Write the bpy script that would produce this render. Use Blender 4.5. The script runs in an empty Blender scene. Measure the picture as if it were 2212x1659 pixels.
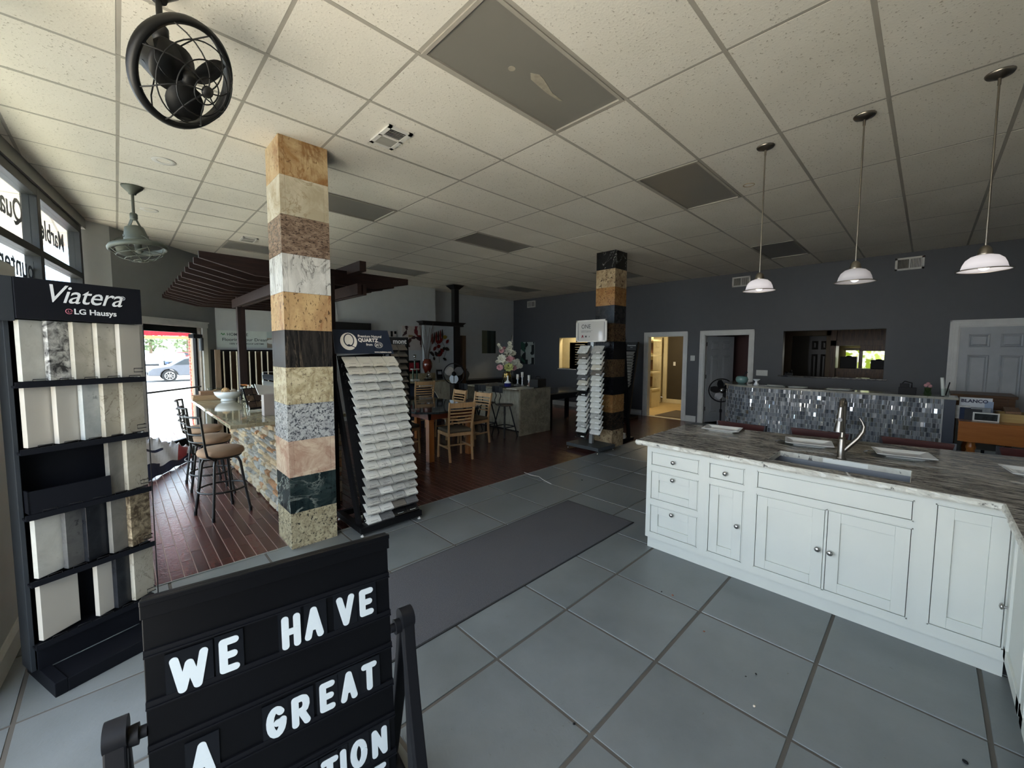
import bpy, math, random
from mathutils import Vector, Matrix, Euler
random.seed(7)
S = bpy.context.scene
COL = S.collection
PI = math.pi
# ------------------------------------------------------------------ camera
cd = bpy.data.cameras.new('camera'); cam = bpy.data.objects.new('camera', cd); COL.objects.link(cam)
cd.sensor_fit = 'HORIZONTAL'; cd.sensor_width = 36.0; cd.lens = 874.5 / 2212 * 36
cd.shift_x = 0.00237; cd.shift_y = -0.00524; cd.clip_start = .05; cd.clip_end = 400
cam.location = (-2.5222, -2.0994, 1.6656); cam.rotation_euler = (1.50118, -0.003605, 5.51367)
S.camera = cam
# ------------------------------------------------------------------ view, sky, sun
S.view_settings.view_transform = 'Standard'; S.view_settings.look = 'None'
S.view_settings.exposure = 0.5; S.view_settings.gamma = 1.0; S.view_settings.use_curve_mapping = False
S.cycles.max_bounces = 8; S.cycles.diffuse_bounces = 5; S.cycles.glossy_bounces = 4
S.cycles.transmission_bounces = 6; S.cycles.transparent_max_bounces = 8
S.cycles.sample_clamp_indirect = 6.0; S.cycles.caustics_reflective = False; S.cycles.caustics_refractive = False
S.cycles.use_denoising = True
W = bpy.data.worlds.new('sky'); S.world = W; W.use_nodes = True
wt = W.node_tree; bg = wt.nodes['Background']
tc = wt.nodes.new('ShaderNodeTexCoord'); mp = wt.nodes.new('ShaderNodeMapping'); mp.inputs['Scale'].default_value = (1.2, 1.2, 3.5)
nz = wt.nodes.new('ShaderNodeTexNoise'); nz.inputs['Scale'].default_value = 2.2; nz.inputs['Detail'].default_value = 7
rp = wt.nodes.new('ShaderNodeValToRGB'); rp.color_ramp.elements[0].position = .40; rp.color_ramp.elements[1].position = .58
rp.color_ramp.elements[0].color = (.5, .72, 1, 1); rp.color_ramp.elements[1].color = (1, 1, 1, 1)
wt.links.new(tc.outputs['Generated'], mp.inputs['Vector']); wt.links.new(mp.outputs[0], nz.inputs['Vector'])
wt.links.new(nz.outputs[0], rp.inputs[0]); wt.links.new(rp.outputs[0], bg.inputs[0]); bg.inputs[1].default_value = 5.0
sd = bpy.data.lights.new('sun', 'SUN'); sd.energy = 30.0; sd.angle = .01; sd.color = (1, .95, .88)
sun = bpy.data.objects.new('sun', sd); COL.objects.link(sun); sun.rotation_euler = Euler((0, math.radians(13), math.radians(25)))

# ------------------------------------------------------------------ materials
def rgb(r, g, b): # sRGB 0-255 -> linear
    f = lambda c: (c / 255 / 12.92) if c / 255 <= .04045 else ((c / 255 + .055) / 1.055) ** 2.4
    return (f(r), f(g), f(b), 1)
_M = {}
def nodes_of(name):
    m = bpy.data.materials.new(name); m.use_nodes = True; t = m.node_tree
    return m, t, t.nodes['Principled BSDF']
def N(t, k, **inp):
    n = t.nodes.new(k)
    for a, b in inp.items():
        if a.startswith('_'): setattr(n, a[1:], b)
        else: n.inputs[a.replace('_', ' ')].default_value = b
    return n
def coords(t, scale=(1, 1, 1), rot=(0, 0, 0)):
    c = N(t, 'ShaderNodeTexCoord'); oi = N(t, 'ShaderNodeObjectInfo'); mu = N(t, 'ShaderNodeMath', _operation='MULTIPLY'); mu.inputs[1].default_value = 37.
    t.links.new(oi.outputs['Random'], mu.inputs[0])
    a = N(t, 'ShaderNodeVectorMath', _operation='ADD'); t.links.new(c.outputs['Object'], a.inputs[0]); t.links.new(mu.outputs[0], a.inputs[1])
    m = N(t, 'ShaderNodeMapping'); m.inputs['Scale'].default_value = scale; m.inputs['Rotation'].default_value = rot
    t.links.new(a.outputs[0], m.inputs[0]); return m.outputs[0]
def ramp(t, fac, stops, interp='LINEAR'):
    r = N(t, 'ShaderNodeValToRGB'); r.color_ramp.interpolation = interp; e = r.color_ramp.elements
    while len(e) < len(stops): e.new(.5)
    for k, (p, c) in enumerate(stops): e[k].position = p; e[k].color = c
    t.links.new(fac, r.inputs[0]); return r.outputs[0]
def mixc(t, fac, a, b, mode='MIX'):
    m = N(t, 'ShaderNodeMix', _data_type='RGBA', _blend_type=mode)
    for s, v in ((0, fac), (6, a), (7, b)):
        if hasattr(v, 'links') or hasattr(v, 'is_linked'): t.links.new(v, m.inputs[s])
        else: m.inputs[s].default_value = v
    return m.outputs[2]
def flat(name, c, rough=.5, metal=0., var=.06, scale=6., bump=0., coat=0., spec=.5):
    if name in _M: return _M[name]
    m, t, b = nodes_of(name)
    v = coords(t); n = N(t, 'ShaderNodeTexNoise', Scale=scale, Detail=4.); t.links.new(v, n.inputs['Vector'])
    d = tuple(x * (1 - var) for x in c[:3]) + (1,); l = tuple(min(1, x * (1 + var)) for x in c[:3]) + (1,)
    t.links.new(ramp(t, n.outputs[0], [(.3, d), (.7, l)]), b.inputs['Base Color'])
    b.inputs['Roughness'].default_value = rough; b.inputs['Metallic'].default_value = metal
    b.inputs['Coat Weight'].default_value = coat; b.inputs['Specular IOR Level'].default_value = spec
    if bump:
        n2 = N(t, 'ShaderNodeTexNoise', Scale=scale * 12, Detail=3.); t.links.new(v, n2.inputs['Vector'])
        bp = N(t, 'ShaderNodeBump', Strength=bump, Distance=.01); t.links.new(n2.outputs[0], bp.inputs['Height']); t.links.new(bp.outputs[0], b.inputs['Normal'])
    _M[name] = m; return m
def granite(name, base, alt, speck=None, vein=None, sc=5., stretch=(1, 1, 1), rot=(0, 0, 0), spsc=60., sp=.60, rough=.18, veinw=.03, vsc=2., mid=.5):
    if name in _M: return _M[name]
    m, t, b = nodes_of(name); v = coords(t, stretch, rot)
    n = N(t, 'ShaderNodeTexNoise', Scale=sc, Detail=9., Roughness=.68, Distortion=.8); t.links.new(v, n.inputs['Vector'])
    c = ramp(t, n.outputs[0], [(mid - .10, base), (mid + .10, alt)])
    if speck:
        n2 = N(t, 'ShaderNodeTexNoise', Scale=spsc, Detail=5., Roughness=.7, Distortion=.3); t.links.new(v, n2.inputs['Vector'])
        f = ramp(t, n2.outputs[0], [(sp - .02, (0, 0, 0, 1)), (sp + .05, (1, 1, 1, 1))]); c = mixc(t, f, c, speck)
    if vein:
        n3 = N(t, 'ShaderNodeTexNoise', Scale=vsc, Detail=6., Roughness=.6, Distortion=1.6); t.links.new(v, n3.inputs['Vector'])
        w = veinw
        f = ramp(t, n3.outputs[0], [(.5 - w, (0, 0, 0, 1)), (.5, (1, 1, 1, 1)), (.5 + w, (0, 0, 0, 1))])
        n4 = N(t, 'ShaderNodeTexNoise', Scale=vsc * 1.7, Detail=4.); t.links.new(v, n4.inputs['Vector'])
        f = mixc(t, 1., f, ramp(t, n4.outputs[0], [(.36, (0, 0, 0, 1)), (.56, (.9, .9, .9, 1))]), 'MULTIPLY'); c = mixc(t, f, c, vein)
    t.links.new(c, b.inputs['Base Color']); b.inputs['Roughness'].default_value = rough; b.inputs['Specular IOR Level'].default_value = .3 if rough > .1 else .5
    _M[name] = m; return m
def wood(name, a, d, along=1, sc=9., rough=.35, rnd=.0, bump=.05, coat=0., spec=.3):
    if name in _M: return _M[name]
    m, t, b = nodes_of(name); s = [8, 8, 8]; s[along] = .7; v = coords(t, tuple(s))
    n = N(t, 'ShaderNodeTexNoise', Scale=sc * .5, Detail=8., Roughness=.65, Distortion=.5); t.links.new(v, n.inputs['Vector'])
    c = ramp(t, n.outputs[0], [(.3, d), (.7, a)])
    if rnd:
        g = N(t, 'ShaderNodeNewGeometry'); oi = N(t, 'ShaderNodeObjectInfo'); ad = N(t, 'ShaderNodeMath', _operation='ADD'); fr = N(t, 'ShaderNodeMath', _operation='FRACT')
        t.links.new(g.outputs['Random Per Island'], ad.inputs[0]); t.links.new(oi.outputs['Random'], ad.inputs[1]); t.links.new(ad.outputs[0], fr.inputs[0])
        k = ramp(t, fr.outputs[0], [(0, (1 - rnd, 1 - rnd, 1 - rnd, 1)), (1, (1 + rnd, 1 + rnd, 1 + rnd, 1))]); c = mixc(t, 1., c, k, 'MULTIPLY')
    t.links.new(c, b.inputs['Base Color']); b.inputs['Roughness'].default_value = rough; b.inputs['Coat Weight'].default_value = coat; b.inputs['Specular IOR Level'].default_value = spec
    if bump:
        bp = N(t, 'ShaderNodeBump', Strength=bump, Distance=.01); t.links.new(n.outputs[0], bp.inputs['Height']); t.links.new(bp.outputs[0], b.inputs['Normal'])
    _M[name] = m; return m
def glow(name, c, s):
    if name in _M: return _M[name]
    m, t, b = nodes_of(name); b.inputs['Base Color'].default_value = c; b.inputs['Emission Color'].default_value = c; b.inputs['Emission Strength'].default_value = s
    _M[name] = m; return m
def glass(name, c=(1, 1, 1, 1), rough=0., thin=True):
    if name in _M: return _M[name]
    m, t, b = nodes_of(name)
    if thin: # thin pane: mostly clear, mirror-like at grazing angles
        tr = N(t, 'ShaderNodeBsdfTransparent'); tr.inputs[0].default_value = c; gl = N(t, 'ShaderNodeBsdfGlossy'); gl.inputs['Roughness'].default_value = .02
        fr = N(t, 'ShaderNodeFresnel'); fr.inputs[0].default_value = 1.45; mx = N(t, 'ShaderNodeMixShader')
        ge = N(t, 'ShaderNodeNewGeometry'); mm = N(t, 'ShaderNodeMath', _operation='SUBTRACT'); mm.inputs[0].default_value = 1.; t.links.new(ge.outputs['Backfacing'], mm.inputs[1]); m3 = N(t, 'ShaderNodeMath', _operation='MULTIPLY'); t.links.new(fr.outputs[0], m3.inputs[0]); t.links.new(mm.outputs[0], m3.inputs[1])
        t.links.new(m3.outputs[0], mx.inputs[0]); t.links.new(tr.outputs[0], mx.inputs[1]); t.links.new(gl.outputs[0], mx.inputs[2])
        t.links.new(mx.outputs[0], t.nodes['Material Output'].inputs[0])
    else:
        b.inputs['Base Color'].default_value = c; b.inputs['Transmission Weight'].default_value = 1; b.inputs['Roughness'].default_value = rough
    _M[name] = m; return m
BLACK = flat('black_metal', rgb(15, 15, 17), .5, spec=.2); NAVYBLK = flat('navy_black_paint', rgb(13, 15, 21), .55, spec=.2)
STEEL = flat('brushed_steel', rgb(190, 185, 178), .28, 1.); WHITE = flat('white_paint', rgb(226, 228, 222), .45); TRIMW = flat('white_trim_paint', rgb(214, 214, 210), .4)
DGREY = flat('dark_grey_metal', rgb(62, 66, 68), .45); CHROME = flat('chrome', rgb(225, 225, 225), .12, 1.)
PLAST = flat('black_plastic', rgb(17, 18, 22), .5, spec=.25)

# ------------------------------------------------------------------ mesh builder
class MB:
    def __init__(s): s.v = []; s.f = []; s.m = []; s.sm = []
    def add(s, vs, fs, mi=0, sm=False, M=None):
        o = len(s.v)
        for p in vs:
            p = Vector(p); s.v.append(M @ p if M else p)
        for f in fs: s.f.append([i + o for i in f]); s.m.append(mi); s.sm.append(sm)
        return s
    def box2(s, x0, y0, z0, x1, y1, z1, mi=0, M=None):
        vs = [(x0, y0, z0), (x1, y0, z0), (x1, y1, z0), (x0, y1, z0), (x0, y0, z1), (x1, y0, z1), (x1, y1, z1), (x0, y1, z1)]
        return s.add(vs, [(0, 3, 2, 1), (4, 5, 6, 7), (0, 1, 5, 4), (1, 2, 6, 5), (2, 3, 7, 6), (3, 0, 4, 7)], mi, False, M)
    def box(s, c, d, rot=(0, 0, 0), mi=0):
        M = Matrix.Translation(c) @ Euler(rot).to_matrix().to_4x4()
        return s.box2(-d[0] / 2, -d[1] / 2, -d[2] / 2, d[0] / 2, d[1] / 2, d[2] / 2, mi, M)
    def beam(s, a, b, w, h, mi=0, up=(0, 0, 1)): # box from a to b, w sideways, h along up
        a = Vector(a); b = Vector(b); z = (b - a).normalized(); u = Vector(up)
        x = z.cross(u)
        if x.length < 1e-4: x = z.cross(Vector((0, 1, 0)))
        x.normalize(); y = x.cross(z)
        vs = [p + x * (i * w / 2) + y * (j * h / 2) for p in (a, b) for i, j in ((-1, -1), (1, -1), (1, 1), (-1, 1))]
        return s.add(vs, [(3, 2, 1, 0), (4, 5, 6, 7), (0, 1, 5, 4), (1, 2, 6, 5), (2, 3, 7, 6), (3, 0, 4, 7)], mi)
    def cyl(s, a, b, r0, r1=None, n=14, mi=0, cap=True, sm=True):
        r1 = r0 if r1 is None else r1; a = Vector(a); b = Vector(b); z = (b - a).normalized()
        x = z.orthogonal().normalized(); y = z.cross(x); vs = []
        for p, r in ((a, r0), (b, r1)):
            for k in range(n): q = 2 * PI * k / n; vs.append(p + x * (r * math.cos(q)) + y * (r * math.sin(q)))
        s.add(vs, [(k, (k + 1) % n, n + (k + 1) % n, n + k) for k in range(n)], mi, sm)
        if cap:
            s.add(vs[:n], [tuple(reversed(range(n)))], mi); s.add(vs[n:], [tuple(range(n))], mi)
        return s
    def tube(s, pts, r, n=8, closed=False, mi=0, taper=None):
        P = [Vector(p) for p in pts]; m = len(P); vs = []; prev = None
        for i in range(m):
            a = P[(i - 1) % m] if (closed or i > 0) else P[i]; b = P[(i + 1) % m] if (closed or i < m - 1) else P[i]
            z = (b - a).normalized()
            if prev is None: x = z.orthogonal().normalized()
            else:
                x = prev - z * prev.dot(z); x = x.normalized() if x.length > 1e-6 else z.orthogonal().normalized()
            prev = x; y = z.cross(x); rr = r if taper is None else r * taper[i]
            for k in range(n): q = 2 * PI * k / n; vs.append(P[i] + x * (rr * math.cos(q)) + y * (rr * math.sin(q)))
        fs = []
        for i in range(m if closed else m - 1):
            j = (i + 1) % m
            for k in range(n): fs.append((i * n + k, i * n + (k + 1) % n, j * n + (k + 1) % n, j * n + k))
        s.add(vs, fs, mi, True)
        if not closed: s.add(vs[:n], [tuple(reversed(range(n)))], mi); s.add(vs[-n:], [tuple(range(n))], mi)
        return s
    def lathe(s, prof, c=(0, 0, 0), n=24, mi=0, M=None, sm=True):
        vs = []; fs = []
        for r, z in prof:
            for k in range(n): q = 2 * PI * k / n; vs.append((c[0] + r * math.cos(q), c[1] + r * math.sin(q), c[2] + z))
        for i in range(len(prof) - 1):
            for k in range(n): fs.append((i * n + k, i * n + (k + 1) % n, (i + 1) * n + (k + 1) % n, (i + 1) * n + k))
        return s.add(vs, fs, mi, sm, M)
    def prism(s, poly, z0, z1, mi=0, M=None):
        n = len(poly); vs = [(x, y, z0) for x, y in poly] + [(x, y, z1) for x, y in poly]
        return s.add(vs, [tuple(reversed(range(n))), tuple(range(n, 2 * n))] + [(k, (k + 1) % n, n + (k + 1) % n, n + k) for k in range(n)], mi, False, M)
    def ball(s, c, r, n=12, mi=0, sq=(1, 1, 1)):
        vs = []; fs = []; m = n // 2
        for i in range(m + 1):
            for k in range(n):
                th = PI * i / m; ph = 2 * PI * k / n
                vs.append((c[0] + sq[0] * r * math.sin(th) * math.cos(ph), c[1] + sq[1] * r * math.sin(th) * math.sin(ph), c[2] + sq[2] * r * math.cos(th)))
        for i in range(m):
            for k in range(n): fs.append((i * n + k, (i + 1) * n + k, (i + 1) * n + (k + 1) % n, i * n + (k + 1) % n))
        return s.add(vs, fs, mi, True)
    def mesh(s, name, mats):
        me = bpy.data.meshes.new(name); me.from_pydata([tuple(v) for v in s.v], [], s.f)
        for m in (mats if isinstance(mats, (list, tuple)) else [mats]): me.materials.append(m)
        me.polygons.foreach_set('material_index', s.m); me.polygons.foreach_set('use_smooth', s.sm); me.update(); return me
    def build(s, name, mats, parent=None, bev=0, loc=None, rot=None):
        return put(s.mesh(name, mats), name, parent, bev, loc, rot)
def put(me, name, parent=None, bev=0, loc=None, rot=None):
    o = bpy.data.objects.new(name, me); COL.objects.link(o)
    if parent: o.parent = parent
    if loc: o.location = loc
    if rot: o.rotation_euler = rot
    if bev:
        b = o.modifiers.new('bevel', 'BEVEL'); b.width = bev; b.segments = 2; b.limit_method = 'ANGLE'
    return o
def tag(o, label, cat, group=None):
    o['label'] = label; o['category'] = cat
    if group: o['group'] = group
    return o
def thing(name, label, cat, loc=(0, 0, 0), rz=0, group=None):
    o = bpy.data.objects.new(name, None); COL.objects.link(o); o.location = loc; o.rotation_euler = (0, 0, rz); o.empty_display_size = .1
    return tag(o, label, cat, group)
def struct(o): o['kind'] = 'structure'; return o
def empty_struct(name, loc=(0, 0, 0)):
    o = bpy.data.objects.new(name, None); COL.objects.link(o); o.location = loc; return struct(o)
def dup(root, loc, rz, label=None, group=None):
    def cp(o, par):
        c = o.copy(); COL.objects.link(c); c.parent = par
        for k in list(o.children): cp(k, c)
        return c
    r = cp(root, None); r.location = loc; r.rotation_euler = (0, 0, rz)
    if label: r['label'] = label
    if group: r['group'] = group
    return r
def text(s, name, mat, size, M, parent=None, off=0., shear=0., ext=.0008, align='CENTER', sp=1., sx=1.):
    c = bpy.data.curves.new('t', 'FONT'); c.body = s; c.size = size; c.offset = off; c.shear = shear; c.extrude = ext; c.align_x = align; c.align_y = 'CENTER'; c.space_character = sp; c.resolution_u = 3
    o = bpy.data.objects.new('t', c); COL.objects.link(o); dg = bpy.context.evaluated_depsgraph_get(); me = bpy.data.meshes.new_from_object(o.evaluated_get(dg))
    bpy.data.objects.remove(o); me.transform(M @ Matrix.Diagonal((sx, 1, 1, 1))); me.materials.clear(); me.materials.append(mat)
    for p in me.polygons: p.material_index = 0
    return put(me, name, parent)
def frame(o, x, y): # 4x4 with given origin, x axis, y axis
    x = Vector(x).normalized(); y = Vector(y).normalized(); z = x.cross(y)
    M = Matrix((x, y, z)).transposed().to_4x4(); M.translation = Vector(o); return M
ORD = ['first', 'second', 'third', 'fourth', 'fifth', 'sixth', 'seventh', 'eighth', 'ninth', 'tenth', 'eleventh', 'twelfth', 'thirteenth', 'fourteenth', 'fifteenth', 'sixteenth', 'seventeenth', 'eighteenth', 'nineteenth', 'twentieth']

# ================================================================== ROOM SHELL
H = 3.344; XR = 7.173; YB = 7.35; YB2 = 7.72
wall_dark = flat('slate_blue_wall_paint', rgb(82, 84, 88), .55, var=.03, bump=.03)
wall_grey = flat('light_grey_wall_paint', rgb(184, 187, 186), .6, var=.03, bump=.03)
wall_shaded = flat('shaded_grey_wall_paint', rgb(132, 135, 135), .6, var=.03, bump=.03)  # same grey, darkened in the colour for a wall facing away from light
def wall(name, A, B, z1, holes, th, mat, z0=0.):
    """wall from A to B (2d), thickness th to the left of A->B, holes (s0,s1,z0,z1)"""
    A = Vector(A); B = Vector(B); L = (B - A).length; d = (B - A) / L; M = frame((A.x, A.y, 0), (d.x, d.y, 0), (-d.y, d.x, 0))
    xs = sorted({0, L} | {h[0] for h in holes} | {h[1] for h in holes}); zs = sorted({z0, z1} | {h[2] for h in holes} | {h[3] for h in holes}); mb = MB()
    for i in range(len(xs) - 1):
        for j in range(len(zs) - 1):
            cx = (xs[i] + xs[i + 1]) / 2; cz = (zs[j] + zs[j + 1]) / 2
            if any(h[0] < cx < h[1] and h[2] < cz < h[3] for h in holes): continue
            mb.box2(xs[i], 0, zs[j], xs[i + 1], th, zs[j + 1], 0, M)
    return struct(mb.build(name, mat)), M
# right dark wall x=XR, s measured from y=-5 upward: A=(XR,-5) B=(XR,7.9); thickness must go to +x => use reversed order
yy = lambda y: 7.9 - y
wr, _ = wall('wall_right', (XR, 7.9), (XR, -5.1), H + .1, [
    (yy(2.865), yy(1.955), 0, 2.035), (yy(1.485), yy(.56), 0, 2.035), (yy(-.04), yy(-1.57), 1.18, 2.078), (yy(-2.42), yy(-3.95), 0, 2.075), (yy(5.735), yy(4.7), 1.134, 2.055)], .14, wall_dark)
wall('wall_back', (-1.17, YB), (3.8, YB), H + .1, [], .5, wall_grey)
wall('wall_back_recessed', (3.8, YB2), (XR + .14, YB2), H + .1, [], .14, wall_grey)
LW = math.hypot(1.37, 1.56)
wob, MOB = wall('wall_left_oblique', (-2.52, 5.79), (-1.15, 7.35), H + .1, [(.42, 1.68, 0, 2.05)], .16, wall_shaded)
wall('wall_pier', (-2.80, 5.60), (-2.52, 5.79), H + .1, [], .2, wall_grey)
wall('wall_left_lower', (-3.03, .92), (-2.96, 1.95), 2.18, [], .45, wall_grey)
wall('wall_left_near', (-3.11, -5.1), (-3.11, .92), H + .1, [(2.6, 5.9, .08, 3.0)], .15, wall_grey)
wall('wall_front', (XR + .14, -5.1), (-3.2, -5.1), H + .1, [], .15, wall_grey)
roofm = flat('roof_deck', rgb(120, 118, 112), .8)
struct(MB().box2(-3.9, -5.3, H + .12, XR + .3, 8.2, H + .3).build('roof', roofm))
# baseboards
def baseboard(name, A, B, h=.14):
    A = Vector(A); B = Vector(B); L = (B - A).length; d = (B - A) / L; M = frame((A.x, A.y, 0), (d.x, d.y, 0), (-d.y, d.x, 0))
    mb = MB(); mb.add([(0, -.018, 0), (0, 0, 0), (0, 0, h), (0, -.008, h), (0, -.018, h - .03), (L, -.018, 0), (L, 0, 0), (L, 0, h), (L, -.008, h), (L, -.018, h - .03)],
           [(0, 4, 3, 2, 1), (5, 6, 7, 8, 9), (0, 5, 9, 4), (4, 9, 8, 3), (3, 8, 7, 2)], 0, False, M)
    return struct(mb.build(name, TRIMW))
baseboard('baseboard_left', (-3.03, .92), (-2.96, 1.95)); baseboard('baseboard_right', (XR, 7.7), (XR, 2.99)); baseboard('baseboard_right_between_doors', (XR, 1.885), (XR, 1.62))
baseboard('baseboard_right_far', (XR, .49), (XR, -2.3)); baseboard('baseboard_back', (3.8, YB2), (XR, YB2)); baseboard('baseboard_back_left', (-1.15, YB), (3.8, YB))

# ------------------------------------------------------------------ floor
floor = empty_struct('floor')
sub = MB().box2(-3.6, -5.2, -.12, XR + .2, 1.6, -.004).build('grout_bed', flat('grey_brown_grout', rgb(84, 80, 74), .8), floor)
MB().box2(-3.6, 1.6, -.12, XR + .2, 8.0, -.0022).build('wood_subfloor', flat('dark_gap', rgb(150, 128, 120), .8), floor)
def tile_mat():
    m, t, b = nodes_of('painted_grey_floor_tile'); v = coords(t)
    n = N(t, 'ShaderNodeTexNoise', Scale=2.2, Detail=5., Roughness=.6); t.links.new(v, n.inputs['Vector'])
    c = ramp(t, n.outputs[0], [(.3, rgb(100, 105, 106)), (.7, rgb(116, 121, 123))])
    n2 = N(t, 'ShaderNodeTexNoise', Scale=26., Detail=3., Roughness=.55, Distortion=2.5); t.links.new(v, n2.inputs['Vector'])
    f = ramp(t, n2.outputs[0], [(.70, (0, 0, 0, 1)), (.76, (1, 1, 1, 1))]); c = mixc(t, f, c, rgb(92, 92, 87))
    t.links.new(c, b.inputs['Base Color']); t.links.new(ramp(t, n.outputs[0], [(.3, (.30,) * 3 + (1,)), (.7, (.46,) * 3 + (1,))]), b.inputs['Roughness'])
    bp = N(t, 'ShaderNodeBump', Strength=.06, Distance=.01); t.links.new(n2.outputs[0], bp.inputs['Height']); t.links.new(bp.outputs[0], b.inputs['Normal'])
    return m
TILE = tile_mat()
tx = [.088 + .6035 * k for k in range(-6, 13)]; ty = [-.562 - .6035 * k for k in range(-4, 8)]
ty = sorted(set([1.6] + [y for y in ty if y < 1.55]))
tcache = {}
for i in range(len(tx) - 1):
    for j in range(len(ty) - 1):
        x0, x1, y0, y1 = tx[i], min(tx[i + 1], XR + .1), ty[j], ty[j + 1]
        if y1 < -5.1 or x1 < -3.5 or x0 > XR: continue
        key = (round(x1 - x0, 3), round(y1 - y0, 3)); g = .006
        if key not in tcache:
            w, d = key; e = .004
            mb = MB(); vs = [(g, g, -.012), (w - g, g, -.012), (w - g, d - g, -.012), (g, d - g, -.012), (g + e, g + e, 0), (w - g - e, g + e, 0), (w - g - e, d - g - e, 0), (g + e, d - g - e, 0)]
            mb.add(vs, [(4, 5, 6, 7), (0, 1, 5, 4), (1, 2, 6, 5), (2, 3, 7, 6), (3, 0, 4, 7)]); tcache[key] = mb.mesh('floor_tile', TILE)
        put(tcache[key], 'floor_tile', floor, loc=(x0, y0, random.uniform(-.0008, .0008)), rot=(random.uniform(-.0012, .0012), random.uniform(-.0012, .0012), 0))
# wood strip floor along y
def plank_mat():
    m, t, b = nodes_of('dark_red_strip_flooring'); v = coords(t, (9, .8, 9))
    n = N(t, 'ShaderNodeTexNoise', Scale=5., Detail=8., Roughness=.65); t.links.new(v, n.inputs['Vector'])
    c = ramp(t, n.outputs[0], [(.3, rgb(56, 32, 29)), (.7, rgb(82, 51, 46))])
    g = N(t, 'ShaderNodeNewGeometry'); oi = N(t, 'ShaderNodeObjectInfo'); ad = N(t, 'ShaderNodeMath', _operation='ADD'); fr = N(t, 'ShaderNodeMath', _operation='FRACT')
    t.links.new(g.outputs['Random Per Island'], ad.inputs[0]); t.links.new(oi.outputs['Random'], ad.inputs[1]); t.links.new(ad.outputs[0], fr.inputs[0])
    c = mixc(t, 1., c, ramp(t, fr.outputs[0], [(0, (.65, .65, .65, 1)), (1, (1.25, 1.2, 1.2, 1))]), 'MULTIPLY')
    v2 = coords(t); n2 = N(t, 'ShaderNodeTexNoise', Scale=34., Detail=3., Distortion=1.); t.links.new(v2, n2.inputs['Vector'])
    bp = N(t, 'ShaderNodeBump', Strength=.18, Distance=.008); t.links.new(n2.outputs[0], bp.inputs['Height'])
    t.links.new(bp.outputs[0], b.inputs['Normal']); t.links.new(c, b.inputs['Base Color']); b.inputs['Roughness'].default_value = .24; b.inputs['Specular IOR Level'].default_value = .42
    return m
PLANK = plank_mat(); lens = [.38, .52, .66, .82, .98]; pw = .0765; pm = {}; rest = MB(); planks = []
def plank_v(mb, w, l, ox=0, oy=0):
    g = .0015; e = .002
    vs = [(ox + g, oy + g, -.01), (ox + w - g, oy + g, -.01), (ox + w - g, oy + l - g, -.01), (ox + g, oy + l - g, -.01), (ox + g + e, oy + g + e, 0), (ox + w - g - e, oy + g + e, 0), (ox + w - g - e, oy + l - g - e, 0), (ox + g + e, oy + l - g - e, 0)]
    mb.add(vs, [(4, 5, 6, 7), (0, 1, 5, 4), (1, 2, 6, 5), (2, 3, 7, 6), (3, 0, 4, 7)])
x = -2.85
while x < XR:
    y = 1.6; first = True
    while y < 7.7:
        l = random.choice(lens) if not first else random.choice(lens) * random.uniform(.3, 1); l = round(l * 25) / 25; first = False
        planks.append((x, y, l)); y += l
    x += pw
planks.sort(key=lambda p: (p[0] + 2.5) ** 2 + (p[1] + 2.1) ** 2)
cnt = 0
for (x, y, l) in planks:
    hidden = (-1.4 < x < -.75 and y > 2.1) or x < -2.75
    if cnt < 290 and not hidden:
        if l not in pm: mb = MB(); plank_v(mb, pw, l); pm[l] = mb.mesh('floor_plank', PLANK)
        put(pm[l], 'floor_plank', floor, loc=(x, y, 0)); cnt += 1
    else: plank_v(rest, pw, l, x, y)
o = rest.build('far_floor_planks', PLANK, floor); o['kind'] = 'stuff'
MB().box2(-2.9, 1.588, -.01, XR, 1.602, .003).build('transition_strip', flat('strip_edge', rgb(120, 122, 120), .5), floor)

# ------------------------------------------------------------------ ceiling
ceil = empty_struct('ceiling')
def ceil_mat():
    m, t, b = nodes_of('speckled_ceiling_tile'); v = coords(t)
    n = N(t, 'ShaderNodeTexNoise', Scale=1.3, Detail=3.); t.links.new(v, n.inputs['Vector'])
    c = ramp(t, n.outputs[0], [(.3, rgb(214, 209, 196)), (.7, rgb(226, 221, 209))])
    n2 = N(t, 'ShaderNodeTexNoise', Scale=70., Detail=3., Roughness=.6); t.links.new(v, n2.inputs['Vector'])
    f = ramp(t, n2.outputs[0], [(.62, (0, 0, 0, 1)), (.68, (1, 1, 1, 1))]); c = mixc(t, f, c, rgb(165, 158, 142))
    t.links.new(c, b.inputs['Base Color']); b.inputs['Roughness'].default_value = .9
    bp = N(t, 'ShaderNodeBump', Strength=.35, Distance=.004); t.links.new(n2.outputs[0], bp.inputs['Height']); t.links.new(bp.outputs[0], b.inputs['Normal'])
    return m
CT = ceil_mat(); GRID = flat('ceiling_grid_paint', rgb(158, 153, 142), .5); T = .6096
cx = [-3.6576, -3.048, -2.4384, -1.8288, -1.2192] + [1.2192 * k for k in range(0, 6)] + [XR + .1]
cy = [T * k for k in range(-9, 14)]
lights = {(x, y) for x in (-1.2192, 1.2192, 4.8768) for y in (-T, 4 * T, 9 * T)}
cc = {}
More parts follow.
